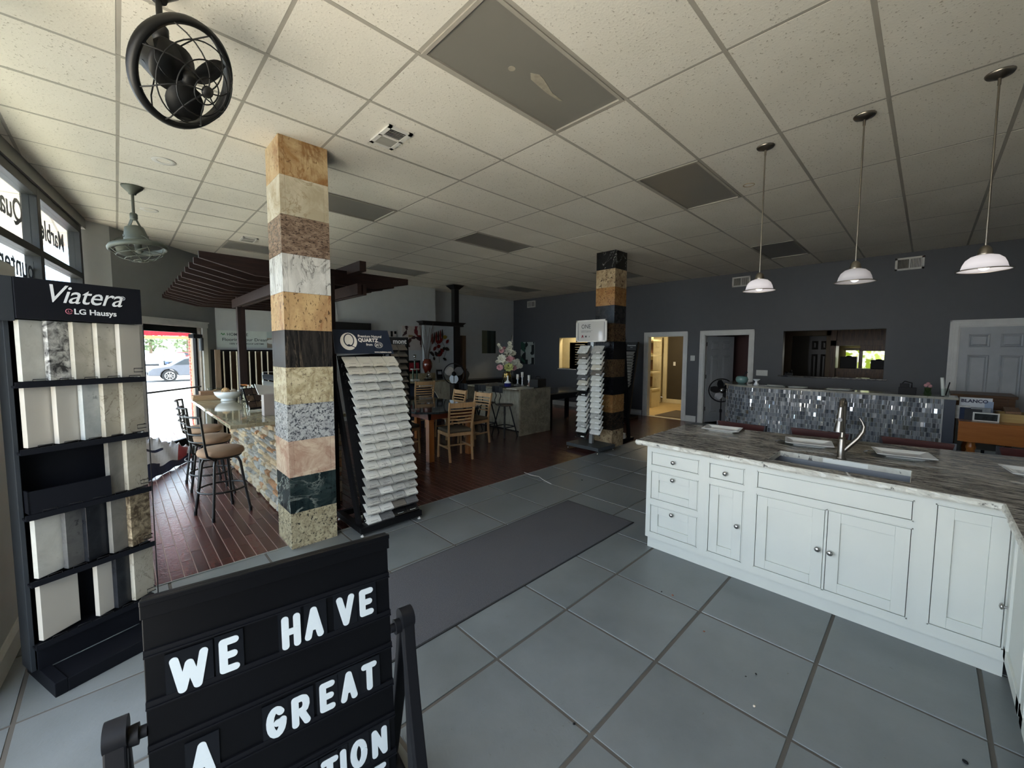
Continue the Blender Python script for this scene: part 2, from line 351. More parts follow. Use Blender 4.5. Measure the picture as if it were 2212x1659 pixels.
for i in range(len(cx) - 1):
    for j in range(len(cy) - 1):
        x0, x1, y0, y1 = cx[i], cx[i + 1], cy[j], cy[j + 1]
        if any(abs(x0 - a) < .01 and abs(y0 - b) < .01 for a, b in lights): continue
        if y0 > YB2 or y1 < -5.2 or y0 < -5.2: continue
        if x1 < -3.3 and y1 < -1: continue
        k = round(x1 - x0, 3)
        if k not in cc:
            g = .011; mb = MB(); mb.box2(g, g, 0, k - g, T - g, .012); cc[k] = mb.mesh('ceiling_tile', CT)
        put(cc[k], 'ceiling_tile', ceil, loc=(x0, y0, H - .004 + random.uniform(0, .002)), rot=(random.uniform(-.002, .002), 0, 0))
for i, x in enumerate(cx[:-1]):
    MB().box2(x - .012, -5.1, H - .002, x + .012, 7.8, H + .01).build('grid_runner', GRID, ceil)
for y in cy:
    if -5.2 < y < YB2: MB().box2(-3.7, y - .012, H - .0035, XR + .1, y + .012, H + .01).build('grid_tee', GRID, ceil)
MB().box2(-3.9, -5.2, H + .03, XR + .1, 8, H + .1).build('ceiling_void', flat('void', rgb(40, 40, 40), .9), ceil)
LENS = flat('grey_acrylic_lens', rgb(122, 119, 112), .35, var=.04, scale=2.)
RNM = {-1.2192: 'nearest the storefront', 1.2192: 'in the middle run', 4.8768: 'near the dark wall'}
CNM = {-T: 'in front of the stone columns', 4 * T: 'behind the stone columns', 9 * T: 'near the back wall'}
for (x, y) in sorted(lights):
    t = thing('ceiling_light', f'unlit grey ceiling troffer {RNM[x]}, {CNM[y]}', 'ceiling light', (x, y, H - .004), group='unlit recessed troffers')
    w = 1.2192; mb = MB(); g = .012; f = .022
    mb.box2(g, g, -.006, w - g, g + f, .02).box2(g, T - g - f, -.006, w - g, T - g, .02).box2(g, g + f, -.006, g + f, T - g - f, .02).box2(w - g - f, g + f, -.006, w - g, T - g - f, .02).build('frame', GRID, t)
    MB().box2(g + f, g + f, .006, w - g - f, T - g - f, .014).build('lens', LENS, t)
    if (x, y) == (-1.2192, -T):
        mb = MB(); st = flat('dried_water_stain', rgb(158, 150, 134), .6, var=.15, scale=30)
        pts = [(.58, .27), (.63, .30), (.68, .29), (.74, .27), (.82, .24), (.93, .235), (.92, .222), (.80, .215), (.70, .225), (.62, .235)]
        mb.prism([(a, .55 - b) for a, b in pts][::-1], .0035, .0065); mb.cyl((.47, .33, .0035), (.47, .33, .0065), .022); mb.build('water_stain', st, t)
# ceiling register, can lights, stains
VENTW = flat('white_vent_enamel', rgb(215, 213, 206), .4); VDARK = flat('vent_shadow', rgb(52, 50, 46), .8)
def vent(name, label, M, w, h, nb, two=True, group=None):
    t = thing(name, label, 'vent', group=group); t.matrix_world = M
    mb = MB(); f = .03 if w > .3 else .022
    mb.box2(-w / 2, -h / 2, 0, w / 2, -h / 2 + f, .014).box2(-w / 2, h / 2 - f, 0, w / 2, h / 2, .014).box2(-w / 2, -h / 2, 0, -w / 2 + f, h / 2, .014).box2(w / 2 - f, -h / 2, 0, w / 2, h / 2, .014)
    if two: mb.box2(-.008, -h / 2, 0, .008, h / 2, .014)
    mb.build('frame', VENTW, t); MB().box2(-w / 2 + .01, -h / 2 + .01, .0, w / 2 - .01, h / 2 - .01, .003).build('backing', VDARK, t)
    W2 = w - 2 * f
    for k in range(nb):
        x = -W2 / 2 + (k + .5) * W2 / nb
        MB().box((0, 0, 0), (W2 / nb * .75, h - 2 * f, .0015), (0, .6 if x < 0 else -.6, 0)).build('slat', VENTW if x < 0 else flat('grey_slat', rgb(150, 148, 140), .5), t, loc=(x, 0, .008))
    return t
vent('ceiling_vent', 'white square supply vent in the ceiling right of the banded stone column', frame((-.893, .938, H - .004), (0, 1, 0), (1, 0, 0)), .33, .2, 14)
vent('ceiling_vent', 'small white ceiling vent above the dark timber pergola', frame((-1.0, 5.2, H - .004), (0, 1, 0), (1, 0, 0)), .3, .2, 12)
for (y, nm) in ((.77, 'white wall register above the open white door'), (-1.80, 'white wall register above the serving window, between two pendant lamps'), (6.9, 'small white wall register near the far corner of the dark wall')):
    vent('wall_vent', nm, frame((XR - .001, y, 3.155), (0, 1, 0), (0, 0, -1)), .355, .21, 16, group='wall registers on the dark wall')
for (x, y, nm) in ((-2.14, 2.74, 'white recessed can light between the two ceiling fans'), (-2.16, 4.53, 'white recessed can light beyond the second ceiling fan')):
    t = thing('can_light', nm, 'ceiling light', (x, y, H - .004), group='recessed can lights')
    MB().lathe([(.05, 0), (.085, -.004), (.088, .0), (.05, .004)], n=28).build('trim_ring', VENTW, t); MB().lathe([(.05, 0), (.03, .02), (.0, .02)], n=20).build('reflector', flat('dull_reflector', rgb(170, 165, 155), .4), t)
mb = MB(); mb.tube([(2.14 + .05 * math.cos(a / 10 * 2 * PI), -.75 + .05 * math.sin(a / 10 * 2 * PI), H - .0045) for a in range(10)], .004, 4, True); mb.build('stain_ring', flat('brown_stain', rgb(165, 145, 115), .9), ceil)

# ------------------------------------------------------------------ openings on the dark wall
def casing(name, x, y0, y1, z1, w=.095, sill=False, mat=TRIMW, cat_struct=True):
    """door casing on plane x facing -x around opening y0..y1"""
    e = empty_struct(name)
    for (a, b, c, d, nm) in ((y0 - w, 0, y0, z1 + w, 'side_casing'), (y1, 0, y1 + w, z1 + w, 'side_casing'), (y0, z1, y1, z1 + w, 'head_casing')):
        mb = MB(); mb.box2(x - .018, a, b, x, c, d)
        if nm == 'side_casing':
            mb.box2(x - .026, a if a < y0 - .01 else c - .025, b, x - .018, a + .025 if a < y0 - .01 else c, d); mb.box2(x - .022, (a + c) / 2 - .012, b, x - .018, (a + c) / 2 + .012, d - .03)
        else: mb.box2(x - .026, a - w, d - .025, x - .018, c + w, d); mb.box2(x - .022, a - .03, (b + d) / 2 - .012, x - .018, c + .03, (b + d) / 2 + .012)
        mb.build(nm, mat, e, .003)
    MB().box2(x, y0, 0, x + .14, y0 + .018, z1).box2(x, y1 - .018, 0, x + .14, y1, z1).box2(x, y0, z1 - .018, x + .14, y1, z1).build('jamb', mat, e)
    return e
d1 = casing('door_1', XR, 1.955, 2.865, 2.035)
MB().box2(XR - .02, 1.96, -.002, XR + .16, 2.86, .006).build('threshold', flat('pale_threshold', rgb(160, 150, 130), .5), d1)
d2 = casing('door_2', XR, .56, 1.485, 2.035)
d3 = casing('door_3', XR, -3.95, -2.42, 2.075, .1)
def panel_door(w, h, mat, parent, M, name='door_leaf', th=.035):
    mb = MB(); mb.box2(0, 0, 0, w, th, h, 0, M); mb.build(name, mat, parent)
    st = .11 * w / .8; pwid = (w - 3 * st) / 2
    rows = [(h - .12 - .2 * h / 2, h - .12), (h * .47, h - .12 - .2 * h / 2 - .12), (.22, h * .47 - .17)]
    for (z0, z1) in rows:
        for k in range(2):
            x0 = st + k * (pwid + st); x1 = x0 + pwid; mb = MB()
            for y in (-.001, th + .001):
                s = -1 if y < 0 else 1; a = .028; q = .010
                vs = [(x0, y, z0), (x1, y, z0), (x1, y, z1), (x0, y, z1), (x0 + a, y - s * q * 0, z0 + a), (x1 - a, y, z0 + a), (x1 - a, y, z1 - a), (x0 + a, y, z1 - a)]
                m_ = .012; vs2 = [(x0 + m_, y + s * .007, z0 + m_), (x1 - m_, y + s * .007, z0 + m_), (x1 - m_, y + s * .007, z1 - m_), (x0 + m_, y + s * .007, z1 - m_)]
                b_ = .045; vs3 = [(x0 + b_, y + s * .010, z0 + b_), (x1 - b_, y + s * .010, z0 + b_), (x1 - b_, y + s * .010, z1 - b_), (x0 + b_, y + s * .010, z1 - b_)]
                al = vs[:4] + vs2 + [(x0 + a, y + s * .001, z0 + a), (x1 - a, y + s * .001, z0 + a), (x1 - a, y + s * .001, z1 - a), (x0 + a, y + s * .001, z1 - a)] + vs3
                fs = []
                for r in range(3):
                    for c in range(4): f = (r * 4 + c, r * 4 + (c + 1) % 4, r * 4 + 4 + (c + 1) % 4, r * 4 + 4 + c); fs.append(f)
                fs.append((12, 13, 14, 15)); mb.add(al, fs, 0, False, M)
            mb.build('door_panel', mat, parent)
DOORG = flat('satin_white_door_paint', rgb(168, 172, 175), .35)
ang = math.radians(52) # open leaf swings into the room behind, hinged on the far (left) jamb
leaf = frame((XR + .10, 1.465, .01), (math.sin(ang) * .62, -math.cos(ang) * 1.0, 0), (1.0 * math.cos(ang), math.sin(ang) * .62, 0)); 
dx = Vector((.906, -.423, 0)).normalized(); leaf = frame((XR + .11, 1.455, .01), dx, (-dx.y, dx.x, 0))
panel_door(.80, 2.0, DOORG, d2, leaf)
for z in (.28, 1.03, 1.78): MB().box2(XR + .085, 1.458, z, XR + .12, 1.47, z + .09).build('hinge', BLACK, d2)
for k in range(2): panel_door(.76, 2.06, DOORG, d3, frame((XR + .02, -2.43 - k * .765, .008), (0, -1, 0), (1, 0, 0)))
# small rooms behind the wall
def room(name, x0, x1, y0, y1, h, mats, floor_m):
    e = empty_struct(name); g = .1
    MB().box2(x0, y0, -.1, x1, y1, -.003).build('room_floor', floor_m, e); MB().box2(x0, y0, h, x1, y1, h + .1).build('room_ceiling', mats, e)
    MB().box2(x1, y0, 0, x1 + g, y1, h).build('room_wall', mats, e); MB().box2(x0, y0 - g, 0, x1 + g, y0, h).build('room_wall', mats, e); MB().box2(x0, y1, 0, x1 + g, y1 + g, h).build('room_wall', mats, e)
    return e
cream = flat('cream_room_paint', rgb(206, 194, 156), .6); oak = wood('yellow_oak_floor', rgb(180, 156, 108), rgb(150, 124, 80), 1, rough=.35)
hall = room('room_hallway', XR + .141, 11.6, 1.75, 6.7, 2.7, cream, oak)
olive = flat('olive_brown_paint', rgb(58, 50, 34), .6)
# hallway: dark accent wall, door, shelves, rug
MB().box2(10.2, 3.1, .12, 10.3, 3.72, 2.7).build('room_accent_wall', olive, hall); MB().box2(10.17, 3.1, 0, 10.2, 3.72, .13).build('room_baseboard', cream, hall)
MB().box2(10.19, 3.46, 1.2, 10.2, 3.53, 1.32).build('switch_plate', TRIMW, hall); MB().box2(10.0, 2.9, 0, 10.3, 3.1, 2.6).build('room_pilaster', cream, hall)
MB().box2(10.15, 3.72, 0, 10.3, 3.84, 2.3).box2(10.15, 3.84, 2.1, 10.3, 4.8, 2.3).build('room_door_casing', cream, hall)
panel_door(.5, 2.08, cream, hall, frame((10.05, 3.85, .01), (-.15, 1, 0), (-1, -.15, 0)), 'room_door_leaf')
sh = thing('shelf_unit', 'built-in cream shelf unit seen through the lit doorway', 'shelf', (8.7, 3.72, 0))
MB().box2(0, 0, 0, .5, .1, 2.3).box2(0, .1, 0, .08, .45, 2.3).build('carcass', cream, sh)
for z in (.5, 1.0, 1.5, 1.95): MB().box2(-.02, -.25, z, .5, .0, z + .05).build('shelf', cream, sh)
MB().box2(-.02, -.24, 0, .5, 0, .5).build('base_cabinet', cream, sh)
for z in (.6, 1.1, 1.6): MB().box2(.08, -.12, z, .25, -.02, z + .3).build('shelf_divider', flat('brown_sample', rgb(90, 60, 40), .5, var=.3), sh)
tag(MB().box2(7.42, 1.95, 0, 8.7, 2.75, .008).build('doormat', flat('brown_mat', rgb(66, 54, 38), .9)), 'dark brown mat on the yellow wood floor inside the lit doorway', 'mat')
def area(name, loc, size, e, c, rot=(0, 0, 0)):
    l = bpy.data.lights.new(name, 'AREA'); l.size = size; l.energy = e; l.color = c; o = bpy.data.objects.new(name, l); COL.objects.link(o); o.location = loc; o.rotation_euler = rot; return o
area('hallway_lamp_and_fill', (8.6, 3.2, 2.68), .5, 40, (1, .84, .56)); area('hallway_lamp_and_fill', (7.85, 5.3, 2.68), .4, 30, (1, .86, .6))  # second one is an added, unseen light brightening the far serving window
w1 = empty_struct('window_1'); 
MB().box2(XR, 4.7, 1.12, XR + .14, 5.735, 1.134).box2(XR - .03, 4.68, 1.105, XR + .15, 5.76, 1.122).build('sill', TRIMW, w1)
MB().box2(XR, 5.725, 1.134, XR + .14, 5.735, 2.055).box2(XR, 4.7, 2.045, XR + .14, 5.735, 2.055).build('reveal', cream, w1)
wb = thing('whiteboard', 'white sheet of notes on the cream wall seen through the far serving window', 'poster', (8.2, 0, 0))
MB().box2(0, 5.2, 1.05, .02, 6.12, 1.93).build('board', flat('bright_board', rgb(245, 243, 232), .4), wb)
mb = MB()
for k in range(9):
    z = 1.85 - k * .08; mb.box2(-.002, 5.7 - random.uniform(.1, .4), z, 0, 5.9, z + .012)
mb.build('handwriting', flat('pencil_grey', rgb(150, 150, 145), .7), wb)
MB().box2(8.2, 4.0, 1.0, 8.25, 6.6, 2.65).build('room_partition', cream, hall)
# dark room behind door 2 and window 2
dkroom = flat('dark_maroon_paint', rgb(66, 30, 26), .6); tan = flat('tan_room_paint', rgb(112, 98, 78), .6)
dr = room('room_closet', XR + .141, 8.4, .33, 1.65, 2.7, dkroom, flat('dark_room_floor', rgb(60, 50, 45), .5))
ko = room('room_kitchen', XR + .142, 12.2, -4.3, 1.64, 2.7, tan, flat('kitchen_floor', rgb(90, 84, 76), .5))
w2 = empty_struct('window_2'); dgran = granite('dark_sill_granite', rgb(38, 38, 42), rgb(96, 92, 88), rgb(15, 15, 18), sc=12)
MB().box2(XR - .05, -1.62, 1.155, XR + .16, .01, 1.185).build('sill', dgran, w2, .004)
MB().box2(XR, -.045, 1.185, XR + .14, -.04, 2.078).box2(XR, -1.57, 1.185, XR + .14, -1.565, 2.078).box2(XR, -1.57, 2.07, XR + .14, -.04, 2.078).build('reveal', flat('black_reveal', rgb(40, 38, 34), .5), w2)
cat = MB(); cat.box2(0, 0, 0, .03, .13, .05).ball((.015, .03, .075), .022, 8).add([(0, .012, .09), (.03, .012, .09), (.015, .02, .125)], [(0, 1, 2)]).add([(0, .05, .09), (.03, .05, .09), (.015, .045, .125)], [(0, 1, 2)]).ball((.015, .1, .05), .03, 8)
tag(cat.build('cat_figurine', BLACK, loc=(XR + .04, -.22, 1.185)), 'small black cat silhouette figurine on the serving window sill', 'figurine')
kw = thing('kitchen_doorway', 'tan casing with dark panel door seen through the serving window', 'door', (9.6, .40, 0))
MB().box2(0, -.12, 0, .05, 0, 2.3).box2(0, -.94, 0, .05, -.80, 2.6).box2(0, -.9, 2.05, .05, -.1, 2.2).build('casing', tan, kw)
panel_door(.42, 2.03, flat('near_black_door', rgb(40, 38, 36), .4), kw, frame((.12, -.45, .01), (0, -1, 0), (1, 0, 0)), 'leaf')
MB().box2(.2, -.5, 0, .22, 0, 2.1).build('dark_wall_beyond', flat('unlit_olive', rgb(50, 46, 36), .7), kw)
rw = wood('rustic_brown_wood', rgb(120, 88, 60), rgb(50, 34, 24), 2, rough=.4)
rc = thing('rustic_hutch', 'rustic brown wooden hutch with black pots seen through the serving window', 'cabinet', (9.5, -1.72, 0))
MB().box2(0, 1.12, 0, .45, 1.22, 2.3).box2(0, -.3, 0, .45, -.2, 2.3).build('side_posts', rw, rc)
MB().box2(0, -.3, 1.8, .45, 1.22, 1.92).build('upper_shelf', rw, rc); MB().box2(.1, -.3, 1.92, .4, 1.22, 2.2).build('top_panel', rw, rc); MB().box2(.1, -.3, 1.68, .16, .7, 1.8).build('valance', rw, rc)
MB().box2(0, -.3, 1.2, .5, 1.1, 1.28).build('lower_shelf', rw, rc); MB().box2(0, -.3, 0, .45, 1.1, 1.2).build('base', rw, rc)
for k, (y, w) in enumerate(((.85, .3), (.35, .26), (0.0, .2))):
    tag(MB().box2(0, 0, 0, .2, w, .27 if k == 0 else .2).lathe([(.05, .0), (.06, .01), (.0, .02)], (.1, w / 2, .27 if k == 0 else .2), 10).build('black_pot', BLACK, None, .01, loc=(9.6, -1.72 + y - .1, 1.2815)), f'dark pot on the rustic hutch shelf, {ORD[k]} from its left post', 'pot', 'dark pots on the hutch')
w3 = empty_struct('window_3'); LEAFY = None
def bright_view():
    m, t, b = nodes_of('bright_garden_view'); v = coords(t); n = N(t, 'ShaderNodeTexNoise', Scale=5., Detail=5.); t.links.new(v, n.inputs['Vector'])
    c = ramp(t, n.outputs[0], [(.42, rgb(120, 140, 40)), (.5, rgb(240, 245, 220)), (.6, rgb(170, 185, 90))])
    t.links.new(c, b.inputs['Base Color']); t.links.new(c, b.inputs['Emission Color']); b.inputs['Emission Strength'].default_value = 1.3; return m
MB().box2(12.1, -1.5, 1.15, 12.18, -.5, 1.72).build('lit_pane', bright_view(), w3); MB().box2(12.06, -.86, 1.15, 12.1, -.78, 1.72).box2(12.06, -1.55, 1.70, 12.1, -.45, 1.76).box2(12.06, -1.55, 1.1, 12.1, -.45, 1.15).build('window_frame', TRIMW, w3)
area('kitchen_daylight', (11.9, -1.9, 1.9), .8, 14, (1, 1, .9), (0, PI / 2, 0))
# thermostat, switches
tag(MB().box((0, 0, 0), (.018, .105, .125)).box((-.012, 0, 0), (.012, .06, .075)).build('thermostat', TRIMW, None, .012, loc=(XR - .009, 1.735, 1.50)), 'white rounded thermostat on the dark wall between the two doorways', 'thermostat')
sw = thing('switch_plate', 'white four-gang light switch plate on the dark wall above the mosaic desk', 'switch', (XR - .006, .305, 1.215))
MB().box((0, 0, 0), (.012, .21, .117)).build('plate', TRIMW, sw, .003)
for k in range(4): MB().box((-.009, -.07 + .0467 * k, .005), (.012, .010, .022)).build('toggle', WHITE, sw)

# ================================================================== STOREFRONT WINDOWS (left) AND OUTDOORS
ALU = flat('dark_bronze_frame', rgb(34, 35, 35), .45, spec=.3); GLS = glass('clear_window_glass', (.93, .97, .97, 1))
WA = Vector((-3.60, -.3, 0)); WB = Vector((-2.755, 5.60, 0)); WD = (WB - WA).normalized(); WN = Vector((-WD.y, WD.x, 0))
def wpt(y): return (y - WA.y) / WD.y
WM = frame(WA, WD, WN); WL = (WB - WA).length
def tframe(x0, x1, z0, z1, d=.06, w=.05, M=WM, mb=None): # rectangular frame member ring
    return mb
winM = {}
mul = [wpt(.95), wpt(1.4), wpt(2.45), wpt(3.93), wpt(5.42)]
struct(MB().box2(0, -.02, 3.21, WL, .14, H + .05, 0, WM).build('trim_1', flat('grey_soffit_trim', rgb(120, 120, 118), .5)))
for k in range(4):
    e = empty_struct(f'window_{4 + k}'); a, b = mul[k], mul[k + 1]; w = .045
    zl = 2.15 if k < 2 else 0; mb = MB(); mb.box2(a - w, 0, zl, a + w, .11, 3.21, 0, WM)
    if k == 3: mb.box2(b - w, 0, zl, b + w, .11, 3.21, 0, WM)
    if k > 1: mb.box2(a + w, 0, .0, b - w, .11, .22, 0, WM); MB().box2(a + w, .05, .22, b - w, .056, 2.14, 0, WM).build('pane', GLS, e)
    mb.box2(a + w, 0, 3.12, b - w, .11, 3.21, 0, WM).box2(a + w, .0, 2.55, b - w, .11, 2.62, 0, WM).box2(a + w, 0, 2.14, b - w, .11, 2.22, 0, WM); mb.build('window_frame', ALU, e, .003)
    for (z0, z1) in ((2.22, 2.55), (2.62, 3.12)): MB().box2(a + w, .05, z0, b - w, .056, z1, 0, WM).build('pane', GLS, e)
LET = flat('dark_vinyl_lettering', rgb(58, 58, 66), .5)
def wlet(s, name, y, z, size, label):
    o = WA + WD * wpt(y) + WN * .062; M = frame((o.x, o.y, z), -WD, (0, 0, 1)); tag(text(s, name, LET, size, M, None, .004, 0, .001, 'LEFT'), label, 'window lettering')
# lettering faces the street: it reads backwards from inside
wlet('Quartz', 'window_lettering', 3.74, 2.885, .29, 'dark vinyl lettering Quartz seen backwards on the upper pane left of the mullion')
wlet('Marble', 'window_lettering', 4.98, 2.875, .29, 'dark vinyl lettering Marble seen backwards on the upper pane next to the pier')
wlet('Countertops', 'window_lettering', 4.1, 2.40, .28, 'dark vinyl lettering Countertops seen backwards on the lower pane behind the tall sample tower')
MB_ = MB(); struct(MB().box2(mul[3] + .1, .0, 2.15, WL - .02, -.0, 3.2, 0, WM).build('trim_2', ALU)) if False else None
tag(MB().box((0, 0, 0), (.02, .006, 1.0)).build('perforated_strip', TRIMW, loc=(-2.79, 5.50, 2.7)), 'narrow perforated white strip beside the window, against the pier', 'strip')
# storefront behind the camera
e = empty_struct('window_8'); mb = MB()
for y in (-2.49, -1.2, -.2, .79): mb.box2(-3.2, y - .03, .08, -3.12, y + .03, 3.1)
mb.box2(-3.2, -2.5, .08, -3.12, .8, .14).box2(-3.2, -2.5, 2.94, -3.12, .8, 3.0).build('window_frame', ALU, e)
# exterior door in the oblique wall
ed = empty_struct('door_4')
MB().box2(.31, -.03, 0, .42, 0, 2.05, 0, MOB).build('side_casing', TRIMW, ed, .003); MB().box2(1.68, -.03, 0, 1.80, 0, 2.05, 0, MOB).build('side_casing', TRIMW, ed, .003); MB().box2(.29, -.035, 2.05, 1.82, .0, 2.15, 0, MOB).box2(.27, -.045, 2.13, 1.84, 0, 2.158, 0, MOB).build('head_casing', TRIMW, ed, .003)
MB().box2(.42, 0, 0, .46, .16, 2.05, 0, MOB).box2(1.65, 0, 0, 1.68, .16, 2.05, 0, MOB).build('jamb', flat('taupe_jamb', rgb(170, 158, 145), .5), ed)
MB().box2(.42, .05, 1.95, 1.68, .12, 2.05, 0, MOB).box2(1.605, .05, .0, 1.65, .10, 1.97, 0, MOB).box2(.46, .05, 0, 1.61, .10, .13, 0, MOB).build('door_frame', BLACK, ed, .003)
MB().box2(.46, .07, .13, 1.605, .076, 1.95, 0, MOB).build('pane', GLS, ed)
MB().box2(.46, -.02, .985, 1.60, .0, 1.012, 0, MOB).build('push_bar', DGREY, ed, .004)
MB().box2(1.42, -.05, 1.86, 1.64, .04, 1.93, 0, MOB).beam(MOB @ Vector((1.5, -.05, 1.94)), MOB @ Vector((1.1, -.02, 1.97)), .02, .012).build('door_closer', BLACK, ed, .004)
MB().cyl(MOB @ Vector((1.615, -.04, 1.64)), MOB @ Vector((1.615, -.04, 1.87)), .035).build('roller_housing', DGREY, ed)
# ground and lot
asph = flat('sunlit_asphalt', rgb(116, 116, 118), .9, var=.15, scale=3, bump=.1); conc = flat('pale_concrete_walk', rgb(210, 202, 184), .85, var=.06, scale=3)
struct(MB().box2(-70, -60, -.35, 70, 120, -.15).build('ground', asph))
struct(MB().box2(-8.0, -12, -.15, -3.25, 7.2, -.03).box2(-3.4, 6.9, -.15, 5, 9.3, -.03).build('sidewalk', conc)); struct(MB().box2(-9, -9, -.15, 8, -5.25, -.03).build('sidewalk_front', conc))
BRK = flat('orange_brick', rgb(206, 122, 72), .8, var=.12, scale=8); MORT = flat('pale_mortar', rgb(205, 180, 150), .9); REDB = flat('red_brick', rgb(165, 84, 70), .8, var=.12)
bp = thing('brick_pillar', 'sunlit orange brick pillar of the covered walk outside the glass door', 'pillar', (-1.36, 9.1, -.03))
MB().box2(0, 0, 0, .34, .34, 2.9).build('core', MORT, bp); MB().box2(.0, -.02, 0, .12, .0, 2.9).build('painted_strip', flat('salmon_paint', rgb(208, 150, 122), .7), bp)
bk = MB().box2(0, 0, 0, .085, .012, .055).mesh('brick', BRK); bk2 = MB().box2(0, 0, 0, .012, .09, .055).mesh('brick', REDB)
for r in range(32):
    for k in range(3):
        xx = .13 + k * .092 - (.045 if r % 2 else 0)
        if xx > .11: put(bk, 'brick', bp, loc=(xx, -.012, r * .067 + .01))
        if k < 2: put(bk2, 'brick', bp, loc=(-.012, .02 + k * .11 + (.04 if r % 2 else 0), r * .067 + .01))
aw = thing('red_awning', 'bright red fabric awning outside the glass door', 'awning', (-3.2, 9.1, 0)); red = flat('red_awning_fabric', rgb(196, 42, 60), .7, var=.1)
MB().box2(0, 0, 1.95, 1.86, .06, 2.9).build('valance', red, aw); MB().box2(0, .02, 1.88, 1.84, .12, 1.945).build('edge_rail', flat('tan_rail', rgb(206, 178, 130), .5), aw); MB().box2(0, .06, 2.85, 1.88, 1.4, 2.9).build('canopy', red, aw)
def car(name, label, loc, rz, paint, s=1.):
    t = thing(name, label, 'car', loc, rz, None); L = 4.6
    side = [(-2.3, .35), (-2.28, .62), (-2.1, .78), (-1.35, .90), (-.75, 1.30), (-.2, 1.42), (.6, 1.42), (1.25, 1.20), (1.6, .98), (2.2, .92), (2.3, .6), (2.28, .33)]
    for x0 in (1.4, -1.4): side += [(x0 + .38, .33), (x0 + .34, .52), (x0 + .2, .66), (x0, .70), (x0 - .2, .66), (x0 - .34, .52), (x0 - .38, .33)]
    M = Matrix(((1, 0, 0, 0), (0, 0, 1, 0), (0, 1, 0, 0), (0, 0, 0, 1))); MB().prism(side[::-1], -.86, .86, 0, M).build('body', paint, t, .05)
    gl = [(-1.2, .93), (-.70, 1.25), (-.2, 1.36), (.55, 1.36), (1.15, 1.15), (1.4, .98)]; MB().prism(gl[::-1], -.80, -.875, 0, M).prism(gl, .80, .875, 0, M).build('side_window', flat('car_glass', rgb(60, 66, 72), .1), t)
    for x0 in (-1.4, 1.4):
        for y in (-.82, .82):
            w = MB().cyl((x0, y - .1, .33), (x0, y + .1, .33), .33, n=20).build('wheel', flat('tyre_rubber', rgb(40, 40, 42), .8), t)
            s_ = -.11 if y < 0 else .11; rim = MB()
            for k in range(8): a = k * PI / 4; rim.beam((x0, y + s_, .33), (x0 + .2 * math.cos(a), y + s_, .33 + .2 * math.sin(a)), .03, .03, 0, (0, 1, 0))
            rim.tube([(x0 + .21 * math.cos(k * PI / 10), y + s_, .33 + .21 * math.sin(k * PI / 10)) for k in range(20)], .02, 6, True).build('rim', flat('silver_rim', rgb(200, 200, 200), .3, .8), w)
    MB().box((-2.28, -.6, .66), (.06, .4, .14)).box((-2.28, .6, .66), (.06, .4, .14)).build('lamp', flat('lamp_lens', rgb(220, 220, 225), .2), t, .01); MB().box((-2.3, 0, .45), (.04, 1.2, .16)).build('grille', flat('car_trim_dark', rgb(40, 40, 44), .5), t)
    return t
car('parked_car', 'silver sedan seen side on through the glass door, nearest of the parked cars', (.95, 28.2, -.15), 0, flat('silver_car_paint', rgb(110, 112, 120), .3, .3))
car('parked_car', 'white sedan seen end on behind the silver one in the parking lot', (-.5, 47, -.15), PI / 2, flat('white_car_paint', rgb(225, 228, 230), .3)); car('parked_car', 'red car parked far off at the right of the door view', (3.6, 70, -.15), .2, flat('red_car_paint', rgb(190, 40, 45), .3))
car('parked_car', 'dark blue car parked between the white and the red cars', (1.7, 52, -.15), PI / 2, flat('blue_car_paint', rgb(70, 90, 120), .3))
lf = flat('sunlit_foliage', rgb(128, 142, 104), .8, var=.3, scale=2); bark = flat('grey_bark', rgb(140, 120, 100), .9)
for k, (x, y) in enumerate(((-3.0, 80), (1.5, 86), (5.5, 78), (9.5, 84), (-6.5, 74))):
    t = thing('tree', ('leafy tree beyond the white parked car', 'leafy tree beyond the blue parked car, middle of the tree line', 'leafy tree beyond the red parked car', 'leafy tree at the right end of the parking lot tree line', 'leafy tree at the left end of the parking lot tree line')[k], 'tree', (x, y, -.15), group='trees beyond the parking lot'); MB().cyl((0, 0, 0), (0, 0, 5), .25, .15).build('trunk', bark, t)
    mb = MB(); rr = random.Random(k)
    for q in range(240):
        a = rr.uniform(0, 2 * PI); r = rr.uniform(.2, 2.1); z = rr.uniform(1.6, 8.5); c = Vector((r * math.cos(a), r * math.sin(a), z)); mb.add([c + Vector((rr.uniform(-.5, .5), rr.uniform(-.5, .5), rr.uniform(-.4, .4))) for _ in range(4)], [(0, 1, 2, 3)])
    o = mb.build('foliage', lf, t); o['kind'] = 'stuff'

